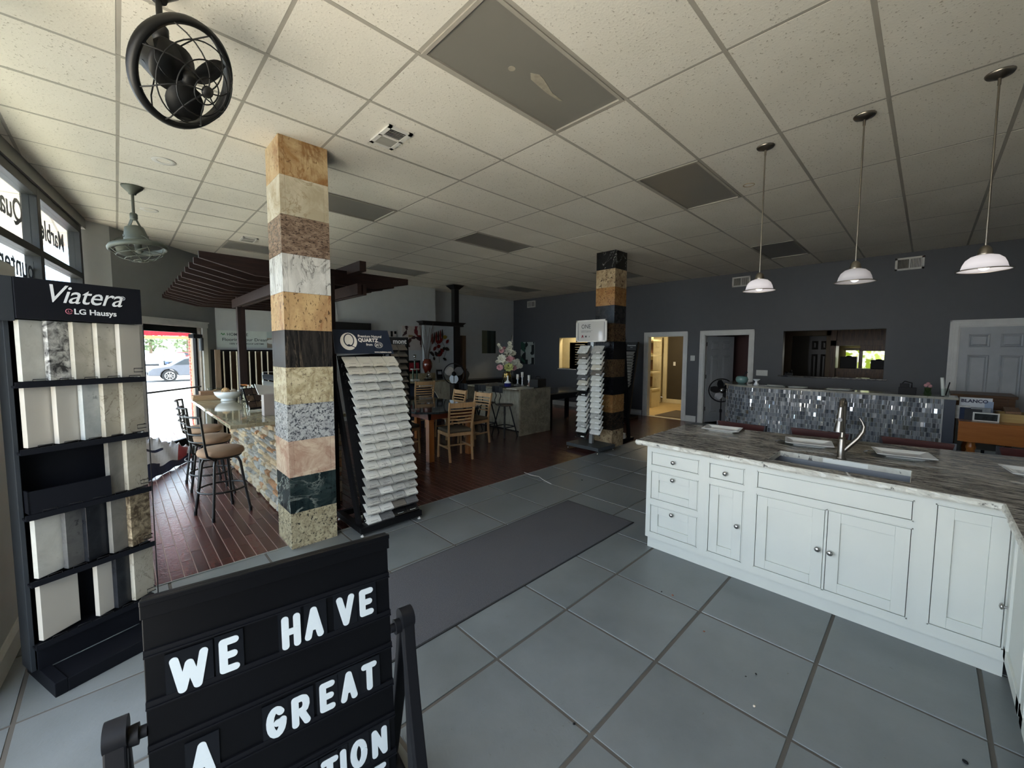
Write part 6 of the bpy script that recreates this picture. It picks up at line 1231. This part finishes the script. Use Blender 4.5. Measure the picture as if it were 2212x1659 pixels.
canvas('striped_painting', 'green vertical striped canvas on the grey back wall', 5.77, 6.33, 1.57, 2.29, YB2 - .002, gs, lambda u, v: 0 if u < .36 else (1 if .42 < u < .6 or u > .84 else 2))
t = canvas('marbled_painting', 'green, black and white poured canvas on the dark wall', 0, .60, 0, .72, 0, [flat('poured_white', rgb(170, 178, 172), .5), flat('poured_black', rgb(14, 20, 22), .5), flat('poured_green', rgb(40, 82, 66), .5)],
    lambda u, v: 1 if math.sin(7 * u + 3 * math.sin(5 * v)) * math.cos(6 * v + u * 3) > .25 and (u < .38 or u > .72) else (2 if (u < .36 and math.sin(9 * v + 4 * u) > -.2) else (1 if (v < .2 and u < .55) or (u > .8 and math.sin(11 * v) > 0) or ((u - .42) ** 2 + (v - .88) ** 2 < .012) else 0)))
t.location = (XR - .002, 7.34, 1.22); t.rotation_euler = (0, 0, -PI / 2)
canvas('small_picture', 'small black and white picture leaning above the mont lettered rack', 2.36, 2.60, 2.0, 2.14, YB - .002, [OW, BLACK], lambda u, v: 1 if .3 < u < .6 or (u > .75 and v > .5) else 0, 12, 8)
tvb = thing('black_wall_box', 'long black box mounted on the back wall above the quartz rack header', 'box', (0, 0, 0)); MB().box2(.95, 7.10, 2.10, 1.83, 7.345, 2.29).build('body', flat('matte_black_box', rgb(14, 14, 15), .6), tvb, .004); MB().tube([(1.15, 7.30, 2.29), (1.12, 7.32, 2.6), (1.06, 7.33, 3.3)], .008, 6).build('cable', flat('white_cable', rgb(150, 150, 150), .5), tvb)
# partition, crown, post
pt = thing('display_partition', 'white partition panel with black crown moulding and red leaf wall sculpture', 'partition', (0, 0, 0)); BLW = flat('black_stained_wood', rgb(16, 13, 12), .45)
MB().box2(2.84, 6.42, 0, 3.72, 6.50, 2.27).build('panel', flat('pale_blue_white_panel', rgb(168, 174, 178), .6), pt); MB().box2(2.80, 6.38, 2.27, 4.02, 6.56, 2.31).add([(2.80, 6.38, 2.31), (4.0, 6.38, 2.31), (4.0, 6.56, 2.31), (2.80, 6.56, 2.31), (2.74, 6.32, 2.37), (4.06, 6.32, 2.37), (4.06, 6.62, 2.37), (2.74, 6.62, 2.37)], [(0, 1, 5, 4), (1, 2, 6, 5), (2, 3, 7, 6), (3, 0, 4, 7), (4, 5, 6, 7)]).build('crown', BLW, pt)
pst = thing('black_post', 'square black wooden post reaching the ceiling beside the white partition', 'post', (0, 0, 0)); MB().box2(3.74, 6.40, 0, 3.92, 6.58, 2.27).box2(3.76, 6.42, 2.372, 3.90, 6.56, H - .08).build('shaft', BLW, pst, .003)
MB().add([(3.75, 6.41, H - .12), (3.91, 6.41, H - .12), (3.91, 6.57, H - .12), (3.75, 6.57, H - .12), (3.66, 6.32, H - .02), (4.0, 6.32, H - .02), (4.0, 6.66, H - .02), (3.66, 6.66, H - .02)], [(0, 1, 5, 4), (1, 2, 6, 5), (2, 3, 7, 6), (3, 0, 4, 7), (4, 5, 6, 7), (0, 3, 2, 1)]).build('capital', BLW, pst)
tag(MB().box2(4.02, 6.44, 0, 4.14, 6.56, 2.05).build('brown_board', wood('brown_board_wood', rgb(96, 74, 54), rgb(66, 50, 38), 2)), 'narrow brown board standing right of the black post', 'board')
ls = thing('leaf_sculpture', 'red, black and gold metal leaf sculpture on the white partition', 'wall sculpture', (3.24, 6.405, 1.75)); rb = random.Random(3); LR = flat('lacquer_red', rgb(110, 24, 22), .25, .3); LK = flat('lacquer_black', rgb(26, 18, 16), .3, .3); LG = flat('lacquer_gold', rgb(150, 126, 40), .3, .5)
def leafm(c, a, l, w, m):
    mb = MB(); d = Vector((math.cos(a), 0, math.sin(a))); s = Vector((-math.sin(a), 0, math.cos(a))); P = [c + d * (l * f) + s * (w * g * k) for k in (-1, 1) for f, g in ((0, 0), (.25, .8), (.55, 1), (.85, .5), (1, 0))]; c0_ = c
    vs = [p + Vector((0, -.012, 0)) for p in P] + [c + d * l * .5 + Vector((0, -.028, 0))]; fs = [(10, 0, 1), (10, 1, 2), (10, 2, 3), (10, 3, 4), (10, 6, 5), (10, 7, 6), (10, 8, 7), (10, 9, 8)]; mb.add(vs, fs, 0, True); mb.build('metal_leaf', m, ls)
for k in range(6): leafm(Vector((-.20 + k * .065, 0, .05 + .02 * k)), 1.45 + .03 * k, .30, .030, LK if k % 2 else LR)
leafm(Vector((.12, 0, .24)), .05, .15, .05, LG)
for k in range(22): leafm(Vector((rb.uniform(-.28, .25), 0, rb.uniform(-.38, .14))), rb.uniform(-.8, 3.6), rb.uniform(.10, .17), rb.uniform(.03, .05), rb.choice([LR, LK, LR]))
mb = MB(); mb.tube([(.05, -.01, .2), (.16, -.01, .05), (.24, -.01, -.1), (.15, -.01, -.3)], .004, 5).tube([(-.1, -.01, .1), (0, -.01, -.1), (.02, -.01, -.4)], .004, 5).build('wire_stem', LK, ls)
# trophy desk
ds = thing('trophy_desk', 'stone topped desk with arched granite end, holding trophies', 'desk', (0, 0, 0)); MB().box2(1.55, 5.62, .945, 3.02, 6.34, .98).build('desktop', BT, ds, .004); MB().box2(1.6, 6.18, .981, 3.0, 6.36, 1.12).build('raised_ledge', BT, ds, .004)
MB().box2(2.22, 5.60, .85, 2.52, 5.66, .944).build('marble_block', granite('white_marble_block', rgb(196, 196, 192), rgb(180, 180, 176), None, rgb(90, 90, 92), rough=.2, veinw=.01, vsc=5), ds)
MB().box2(1.6, 5.80, 0, 2.9, 6.3, .944).build('base', flat('navy_base', rgb(44, 52, 68), .5), ds)
arch = [(2.53, .943), (3.02, .943), (3.02, 0), (2.90, 0), (2.86, .25), (2.76, .5), (2.64, .70), (2.53, .80)]; M = Matrix(((1, 0, 0, 0), (0, 0, 1, 0), (0, 1, 0, 0), (0, 0, 0, 1))); MB().prism(arch[::-1], 5.62, 5.66, 0, M).build('arched_panel', SLW, ds)
tp = thing('tall_trophy', 'tall green columned trophy on the desk', 'trophy', (2.36, 6.05, .981)); TG = flat('dark_green_marble', rgb(30, 58, 40), .2); SV = flat('silver_plate', rgb(190, 190, 190), .15, 1.)
for x in (-.05, .05): MB().cyl((x, 0, .02), (x, 0, .24), .018).build('column', TG, tp)
MB().box2(-.09, -.05, 0, .09, .05, .02).box2(-.09, -.05, .24, .09, .05, .26).build('plinth', flat('white_plinth', rgb(190, 190, 184), .3), tp); MB().cyl((0, 0, .26), (0, 0, .44), .022).build('column', TG, tp); MB().box2(-.04, -.03, .44, .04, .03, .455).lathe([(0, .455), (.02, .46), (.006, .49), (.03, .53), (.035, .58), (.0, .56)], n=16).build('cup', SV, tp)
cz_ = thing('crystal_trophy', 'small faceted silver trophy in front of the red vase', 'trophy', (2.68, 6.0, .981)); MB().box2(-.08, -.05, 0, .08, .05, .025).build('plinth', BLACK, cz_); MB().lathe([(.06, .025), (.07, .06), (.04, .10), (.05, .14), (.0, .21)], n=6, sm=False).ball((0, -.03, .11), .028, 10).build('crystal', CHROME, cz_)
rv = thing('red_vase', 'dark red glazed vase of bare twigs on the desk ledge', 'vase', (2.83, 6.27, 1.121)); MB().lathe([(0, 0), (.06, 0), (.07, .02), (.115, .13), (.12, .22), (.10, .29), (.08, .31), (.085, .33), (.07, .33), (0, .28)], n=26).build('vase', flat('oxblood_glaze', rgb(96, 34, 22), .15, coat=.6), rv); tw_ = flat('grey_twig', rgb(86, 76, 68), .8)
for k in range(16): a = rb.uniform(-1, 1); b_ = rb.uniform(-.5, .5); h_ = rb.uniform(.6, .95); MB().tube([(a * .03, b_ * .03, .28), (a * .09, b_ * .04, .5), (a * .2 + rb.uniform(-.03, .03), b_ * .06, .28 + h_ * .6), (a * .27, b_ * .08, .28 + h_)], .0035, 4).build('twig', tw_, rv)
pf = thing('red_picture', 'black framed red picture behind the green trophy', 'picture', (2.36, 6.30, 1.121)); MB().box2(-.10, 0, 0, .30, .03, .30).build('frame', BLACK, pf); MB().box2(.0, -.003, .05, .26, 0, .25).build('print', flat('red_print', rgb(120, 24, 34), .5, var=.5, scale=14), pf)
ph = thing('photo_frame', 'black tilted photo frame on the desk by the pedestal fan', 'picture frame', (2.93, 5.9, .981), -.2); MB().box((0, 0, .115), (.15, .015, .22), (-.15, 0, 0)).build('frame', BLACK, ph); MB().box((0, -.009, .15), (.09, .004, .07), (-.15, 0, 0)).box((0, -.012, .07), (.09, .004, .07), (-.15, 0, 0)).build('photo', flat('grey_photo', rgb(130, 134, 140), .4), ph)
def ped_fan(name, label, x, y, zc, R, yaw, blades, m, bm_, hubm):
    t = thing(name, label, 'fan', (x, y, 0), yaw); F = Matrix.Translation((0, 0, zc)) @ Matrix.Rotation(PI / 2, 4, 'X') # fan axis -> local -y
    MB().lathe([(0, 0), (.20, 0), (.20, .012), (.05, .03), (.03, .05), (0, .05)], n=32).build('base', m, t); MB().cyl((0, 0, .04), (0, 0, zc * .55), .016).cyl((0, 0, zc * .55), (0, 0, zc - .05), .011).lathe([(0, zc * .52), (.024, zc * .52), (.024, zc * .58), (0, zc * .6)], n=14).build('pole', m, t)
    MB().lathe([(0, -.14), (.05, -.14), (.06, -.10), (.06, -.02), (0, -.02)], n=20, M=F).build('motor', m, t)
    for z in (.05, -.035): pass
    w = MB()
    for k in range(36):
        a = k * PI / 18; 
        for sgn in (1, -1): w.tube([F @ Vector((.05 * math.cos(a), .05 * math.sin(a), .05 if sgn > 0 else -.05)), F @ Vector((R * .6 * math.cos(a + .15), R * .6 * math.sin(a + .15), sgn * .048)), F @ Vector((R * math.cos(a + .2), R * math.sin(a + .2), 0))], .0012, 3)
    w.build('wire_grille', m, t)['kind'] = 'stuff'
    MB().tube([F @ Vector((R * math.cos(k * PI / 24), R * math.sin(k * PI / 24), 0)) for k in range(48)], .011, 8, True).build('guard_ring', m, t)
    MB().lathe([(0, .05), (.045, .048), (.05, .056), (.0, .062)], n=20, M=F).build('badge', hubm, t); MB().cyl(F @ Vector((0, 0, -.02)), F @ Vector((0, 0, .03)), .03).build('hub', m, t)
    for k in range(blades):
        a = k * 2 * PI / blades + .5; vs = []
        for q in range(6):
            f = q / 5; r = .035 + (R - .055) * f; wd = (.028 + .075 * math.sin(PI * (.15 + .75 * f))) * (1 if blades < 5 else .62)
            for s in (-1, 1): vs.append(F @ (Matrix.Rotation(a, 4, 'Z') @ Vector((r, s * wd, .006 + s * .02))))
        MB().add(vs, [(2 * q, 2 * q + 1, 2 * q + 3, 2 * q + 2) for q in range(5)], 0, True).build('blade', bm_, t)
    return t
ped_fan('pedestal_fan', 'black pedestal fan with silver blades behind the dining table', 2.98, 5.40, 1.13, .235, -.65, 3, BLACK, flat('pale_steel_blade', rgb(150, 152, 154), .3, .7), BLACK)
ped_fan('pedestal_fan', 'black five bladed pedestal fan in front of the open white door', 5.95, .68, .90, .225, -1.05, 5, BLACK, flat('black_blade', rgb(30, 30, 32), .3), CHROME)
# banner and flooring sample rack on the left back wall
hbn = thing('flooring_banner', 'wide white flooring advert banner on the back wall behind the pergola post', 'banner', (0, 0, 0)); YBn = YB - .012
MB().box2(-1.14, YBn, 1.70, .42, YB - .002, 2.03).build('sheet', flat('pale_banner', rgb(198, 206, 198), .5), hbn); MB().box2(-.30, YBn - .002, 1.70, .42, YBn, 1.90).build('printed_floor', flat('printed_brown_floor', rgb(150, 138, 122), .5, var=.2), hbn); MB().box2(-.30, YBn - .002, 1.90, .42, YBn, 2.03).build('printed_window', flat('printed_window_grey', rgb(170, 184, 180), .5), hbn)
for x in (-.2, -.1, .0, .1): MB().box2(x, YBn - .003, 1.92, x + .004, YBn - .002, 2.03).build('printed_mullion', flat('print_dark', rgb(90, 96, 96), .5), hbn)
MB().prism([(-.16 + .14 * math.cos(a * PI / 12) , 1.84 + .035 * math.sin(a * PI / 12) - (.03 if math.sin(a * PI / 12) < 0 else 0)) for a in range(24)], 0, .003, 0, Matrix(((1, 0, 0, 0), (0, 0, -1, YBn - .002), (0, 1, 0, 0), (0, 0, 0, 1)))).build('printed_tub', flat('tub_white', rgb(214, 214, 208), .4), hbn)
TXD = flat('banner_dark_text', rgb(62, 70, 70), .6); TM = lambda x, z: Matrix.Translation((x, YBn - .002, z)) @ FX
text('HOMELIKE', 'banner_text', TXD, .075, TM(-.98, 1.955), hbn, .0006, 0, .0004, 'LEFT'); text('Flooring Your Dream House', 'banner_text', TXD, .082, TM(-1.06, 1.855), hbn, .001, 0, .0004, 'LEFT', 1, 1.1); text('100% WATERPROOF LIFETIME', 'banner_text', TXD, .045, TM(-.95, 1.775), hbn, .0008, 0, .0004, 'LEFT')
MB().prism([(-1.10, 0), (-1.06, .05), (-1.04, .02), (-1.02, .05), (-1.0, 0), (-1.02, .02), (-1.04, 0), (-1.07, .03)], 0, .0006, 0, Matrix(((1, 0, 0, 0), (0, 0, -1, YBn - .001), (0, 1, 0, 1.935), (0, 0, 0, 1)))).build('banner_logo', flat('green_logo', rgb(60, 130, 74), .5), hbn)
fr_ = thing('flooring_rack', 'black floor rack holding upright plank samples under the white banner', 'display rack', (0, 0, 0)); MB().box2(-1.28, 6.70, 0, .5, 7.28, .06).box2(-1.28, 7.22, .06, .5, 7.28, 1.66).box2(.47, 6.72, .06, .5, 7.22, 1.66).build('frame', BLACK, fr_)
PLKS = [wood(f'upright_plank_{k}', c1, c2, 2, rough=.45) for k, (c1, c2) in enumerate(((rgb(84, 66, 54), rgb(56, 42, 34)), (rgb(44, 36, 32), rgb(30, 24, 22)), (rgb(120, 96, 74), rgb(88, 68, 52)), (rgb(62, 50, 44), rgb(40, 32, 28))))]; PE = flat('pale_plank_edge', rgb(196, 184, 158), .6)
for k in range(17):
    x = -1.24 + k * .10; o = MB().box2(0, 0, .06, .014, .42, 1.63).box2(-.006, -.002, .06, .0, .42, 1.63, 1).box2(0, -.004, .06, .016, 0, 1.63, 1).build('plank_sample', [PLKS[k % 4], PE], None, 0, (x, 6.76, 0), (0, 0, -.62))
    tag(o, f'upright flooring plank sample, {ORD[k]} from the glass door in the floor rack', 'flooring sample', 'upright plank samples')
MB().box2(-1.27, 6.72, .03, -1.19, 6.76, 1.66).build('end_board', wood('tan_end_board', rgb(140, 120, 98), rgb(108, 90, 72), 2), fr_)

# ================================================================== RECEPTION DESK WITH MOSAIC
rd = thing('reception_desk', 'curved reception desk clad in grey glass mosaic with pale stone top', 'desk', (0, 0, 0))
path = [Vector((5.95, .44, 0)), Vector((5.55, .43, 0))] + [Vector((5.55 - .60 * math.sin(a), -.17 + .60 * math.cos(a), 0)) for a in [k * PI / 2 / 10 for k in range(1, 11)]] + [Vector((4.95, -2.27, 0))]
def resample(P, s):
    out = []; acc = 0
    for a, b in zip(P[:-1], P[1:]):
        L = (b - a).length
        while acc <= L: out.append((a.lerp(b, acc / L), (b - a).normalized())); acc += s
        acc -= L
    return out
mos = MB(); rb = random.Random(21); L_tot = sum((b - a).length for a, b in zip(path[:-1], path[1:]))
def at_s(s):
    for a, b in zip(path[:-1], path[1:]):
        L = (b - a).length
        if s <= L: return a.lerp(b, s / L), (b - a).normalized()
        s -= L
    return path[-1], (path[-1] - path[-2]).normalized()
rh = .0625
for r in range(17):
    z0 = .006 + r * rh; s = rb.uniform(0, .02)
    while s < L_tot - .01:
        k = rb.random(); w = .032 if k < .45 else .0125; 
        for q in range(1 if w > .03 else 3):
            if s + w > L_tot: s = 99; break
            p, d = at_s(s); n = Vector((d.y, -d.x, 0)) # outward (towards room)
            if n.dot(Vector((-1, .3, 0))) < 0: n = -n
            g = .0018; mi = rb.choices([0, 1, 2, 3, 4], [.18, .30, .26, .16, .10])[0]; t1, t2 = rb.gauss(0, .07), rb.gauss(0, .09); h2 = rh / 2 - g
            c = p + d * (w / 2); vs = []
            for (u, v) in ((-1, -1), (1, -1), (1, 1), (-1, 1)): vs.append(c + d * (u * (w / 2 - g)) + n * (.006 + t1 * u * w / 2 + t2 * v * h2 * .6) + Vector((0, 0, z0 + rh / 2 + v * h2)))
            vs += [v - n * .006 for v in vs[:4]]; mos.add(vs, [(0, 1, 2, 3), (0, 4, 5, 1), (1, 5, 6, 2), (2, 6, 7, 3), (3, 7, 4, 0)], mi); s += w
mosm = [flat('mosaic_dark_slate', rgb(84, 89, 97), .12), flat('mosaic_mid_grey', rgb(122, 128, 136), .15), flat('mosaic_pale_grey', rgb(150, 154, 158), .22), flat('mosaic_glass_shine', rgb(150, 155, 162), .06, .7), flat('mosaic_pearl', rgb(196, 196, 190), .08, .8)]
mo = mos.build('mosaic_cladding', mosm, rd); mo['kind'] = 'stuff'
body = [(p.x, p.y) for p in path] + [(5.15, -2.27), (5.15, -.2), (5.35, .15), (5.95, .2)]
def offset_poly(P, d): return P
mb = MB(); vs = []; m_ = len(path)
inner = [Vector((5.95, .24, 0)), Vector((5.57, .23, 0))] + [Vector((5.57 - .40 * math.sin(a), -.17 + .40 * math.cos(a), 0)) for a in [k * PI / 2 / 10 for k in range(1, 11)]] + [Vector((5.17, -2.27, 0))]
def ribbon(A, B, z0, z1):
    n = len(A); vs = [(p.x, p.y, z) for z in (z0, z1) for P in (A, B) for p in P]; fs = []
    for k in range(n - 1): fs += [(2 * n + k, 2 * n + k + 1, 3 * n + k + 1, 3 * n + k), (k, n + k, n + k + 1, k + 1), (k, k + 1, 2 * n + k + 1, 2 * n + k), (n + k, 3 * n + k, 3 * n + k + 1, n + k + 1)]
    fs += [(0, 2 * n, 3 * n, n), (n - 1, 2 * n - 1, 4 * n - 1, 3 * n - 1)]; return MB().add(vs, fs)
ribbon(path, inner, 0, 1.07).build('desk_body', flat('pale_grout_backing', rgb(176, 178, 178), .7), rd)
def off(P, d):
    out = []
    for i, p in enumerate(P):
        a = P[max(0, i - 1)]; b = P[min(len(P) - 1, i + 1)]; t_ = (b - a).normalized(); out.append(p + Vector((t_.y, -t_.x, 0)) * d)
    return out
sgn = 1 if off(path, .1)[-1].x < path[-1].x else -1
e1 = off(path, .035 * sgn); e1[-1] = e1[-1] + Vector((0, -.12, 0)); i2 = off(inner, -.12 * sgn); i2[-1] = i2[-1] + Vector((0, -.12, 0))
ribbon(e1, i2, 1.072, 1.10).build('desktop', granite('pale_grey_desktop', rgb(158, 156, 146), rgb(140, 138, 128), rgb(116, 112, 104), None, sc=8, spsc=30, sp=.62, rough=.12), rd)
MB().box2(4.955, -2.372, 0, 5.6, -2.272, 1.07).build('end_panel', flat('navy_end_panel', rgb(50, 58, 72), .5), rd)
MB().box2(5.3, -2.25, .74, 5.95, .0, .77).build('work_surface', DWP, rd)
zr = 1.101
tp_ = thing('turquoise_pot', 'turquoise round pot with brushes at the left end of the mosaic desk', 'pot', (5.36, .16, zr)); MB().lathe([(0, 0), (.05, 0), (.088, .03), (.10, .07), (.09, .11), (.075, .13), (.068, .125), (0, .05)], n=26).build('pot', flat('turquoise_glaze', rgb(110, 146, 144), .2, coat=.5), tp_); MB().beam((0, 0, .08), (.06, -.07, .20), .02, .008).beam((.01, 0, .08), (.09, -.05, .21), .02, .008).build('brush', flat('dark_brush', rgb(40, 40, 46), .5), tp_)
tag(MB().lathe([(0, 0), (.045, 0), (.03, .03), (.014, .06), (.05, .09), (.06, .10), (0, .10)], n=20).build('white_dispenser', CER, loc=(5.15, -.12, zr)), 'small white pedestal dish beside the turquoise pot', 'dish')
for k, (y, w, l_) in enumerate(((-.42, .22, 'crumpled white papers near the white dish on the mosaic desk'), (-.72, .2, 'second sheaf of white papers on the mosaic desk'), (-1.22, .26, 'flat white papers in the middle of the mosaic desk'))):
    mb = MB(); 
    for q in range(3): mb.box((rb.uniform(-.02, .02), rb.uniform(-.02, .02), .004 + q * .006), (.16, w, .003), (rb.uniform(-.04, .04), rb.uniform(-.04, .04), rb.uniform(-.3, .3)))
    o = tag(mb.build('papers', WHITE, None, loc=(5.06, y, zr + .003)), l_, 'papers')
tag(MB().box((0, 0, .045), (.10, .17, .09)).box((0, .03, .11), (.08, .09, .06)).tube([(0, -.04, .09), (0, -.04, .15), (0, .03, .17), (0, .06, .13)], .008, 6).build('black_organizer', BLACK, None, .008, loc=(5.08, -1.93, zr)), 'black desk organizer on the mosaic desk', 'organizer')
gf = thing('small_flower_glass', 'small glass with pink flowers near the right end of the mosaic desk', 'flowers', (5.06, -2.12, zr)); MB().lathe([(0, 0), (.035, 0), (.04, .01), (.03, .07), (.034, .10), (.028, .07), (0, .02)], n=18).build('glass', glass('green_glass', (.7, .85, .6, 1)), gf)
for (x, y, z) in ((0, 0, .15), (.02, -.02, .12), (-.02, .02, .13)): MB().ball((x, y, z), .022, 8).build('bloom', PK, gf)
pc_ = thing('pen_cup', 'glass cup holding rolled papers and pens at the right end of the mosaic desk', 'cup', (5.04, -2.27, zr)); MB().lathe([(0, 0), (.04, 0), (.045, .1), (.04, .1), (.036, .008), (0, .008)], n=20).build('cup', GL2, pc_); MB().cyl((-.01, .01, .01), (-.02, .03, .24), .018).build('rolled_paper', WHITE, pc_); MB().cyl((.01, -.01, .01), (.03, -.04, .18), .006).cyl((.015, .01, .01), (.01, .03, .2), .006).build('pen', BLACK, pc_)

# ================================================================== ORANGE TABLE WITH BROCHURES
ot = thing('orange_wood_table', 'orange maple drop leaf table with turned legs beside the mosaic desk', 'table', (0, 0, 0)); OTW = wood('orange_maple', rgb(172, 108, 54), rgb(150, 90, 42), 1, rough=.3, coat=.2)
MB().box2(4.80, -3.7, .80, 5.7, -2.40, .83).build('tabletop', OTW, ot, .008); MB().box2(4.795, -3.7, .585, 4.815, -2.40, .812).build('drop_leaf', OTW, ot, .006)
for (x, y) in ((4.92, -2.52), (5.6, -2.52), (4.92, -3.6)): MB().lathe([(0, 0), (.02, 0), (.026, .04), (.035, .08), (.03, .14), (.042, .3), (.05, .42), (.034, .47), (.045, .50), (.045, .52), (.036, .54), (.036, .80), (0, .80)], (x, y, 0), 18).build('turned_leg', OTW, ot)
zo = .831
bh = thing('brochure_holder', 'white holder card lettered BLANCO standing on the orange table', 'display', (5.12, -2.52, zo), 0); MB().box((0, -.02, .135), (.012, .27, .27), (0, -.1, 0)).build('header_card', flat('white_card', rgb(214, 218, 222), .4), bh)
text('BLANCO', 'card_text', flat('navy_print', rgb(24, 32, 70), .5), .055, frame((-.022, -.01, .225), (0, -1, 0), (.1, 0, 1)), bh, .002, 0, .0004); MB().box((-.012, -.13, .16), (.006, .07, .14), (0, -.1, 0)).build('card_picture', flat('pale_blue_picture', rgb(150, 166, 190), .4), bh)
for k, (y, w, h, c, d, l_) in enumerate(((.09, .13, .17, (205, 204, 198), -.05, 'white brochure leaning left of the framed photo'), (.05, .12, .15, (40, 54, 80), -.08, 'navy brochure leaning before the lettered card'), (.0, .14, .14, (60, 62, 66), -.11, 'dark grey catalogue in the brochure cluster'), (-.06, .16, .16, (140, 144, 146), -.09, 'silver catalogue in the brochure cluster'))):
    tag(MB().box((0, 0, h / 2), (.012, w, h), (0, -.15, 0)).build('brochure', flat(f'brochure_cover_{k}', rgb(*c), .35, var=.2, scale=20), None, .001, loc=(5.10 + d, -2.52 + y, zo)), l_, 'brochure', 'brochures on the orange table')
pp = thing('framed_photo', 'white bordered dark photo card standing in front of the brochures', 'picture', (4.93, -2.62, zo)); MB().box((0, 0, .055), (.008, .21, .11), (0, -.2, 0)).build('border', WHITE, pp); MB().box((-.006, 0, .055), (.004, .18, .08), (0, -.2, 0)).build('photo', flat('dark_photo', rgb(46, 52, 54), .3, var=.8, scale=30), pp)
tb = thing('sample_tray', 'pale wooden tray of brown sample blocks on the orange table', 'tray', (5.25, -3.1, zo)); PW = wood('pale_pine', rgb(196, 168, 110), rgb(170, 142, 88), 1, rough=.5); MB().box2(-.2, -.38, 0, .15, .38, .012).box2(-.2, -.38, .012, -.185, .38, .10).box2(.135, -.38, .012, .15, .38, .10).box2(-.185, -.38, .012, .135, -.365, .10).box2(-.185, .365, .012, .135, .38, .10).build('tray', PW, tb)
for k in range(4): tag(MB().box2(0, 0, 0, .26, .12, .03).build('wood_block', BRNP, None, .003, loc=(5.09, -2.90 - k * .17, zo + .10 + (k % 2) * .004), rot=(0, -.12, .04 * (k % 3))), f'brown wood sample block, {ORD[k]} from the mosaic desk in the pine tray', 'wood sample', 'blocks in the pine tray')
ws = thing('brown_shelf_table', 'dark brown wooden side table against the white double door', 'table', (0, 0, 0)); BDW = wood('brown_table_wood', rgb(110, 76, 46), rgb(78, 52, 32), 1, rough=.4); MB().box2(6.2, -2.98, 1.02, 6.9, -2.36, 1.06).build('tabletop', BDW, ws, .004); MB().box2(6.24, -2.94, .86, 6.27, -2.40, 1.02).box2(6.27, -2.94, .86, 6.85, -2.91, 1.02).build('apron', BDW, ws)
for (x, y) in ((6.25, -2.40), (6.25, -2.93), (6.85, -2.40), (6.85, -2.93)): MB().box2(x - .03, y - .03, 0, x + .03, y + .03, 1.02).build('leg', BDW, ws)
bx = thing('striped_bench', 'black and white striped low crate under the orange table', 'crate', (5.35, -2.75, 0)); MB().box2(0, -.9, .0, .5, .2, .42).build('box', flat('off_white_crate', rgb(150, 150, 142), .6), bx)
for k in range(5): MB().box2(-.01, .12 - k * .22, 0, 0, .2 - k * .22 - .19 + .08, .42).build('stripe', BLACK, bx)
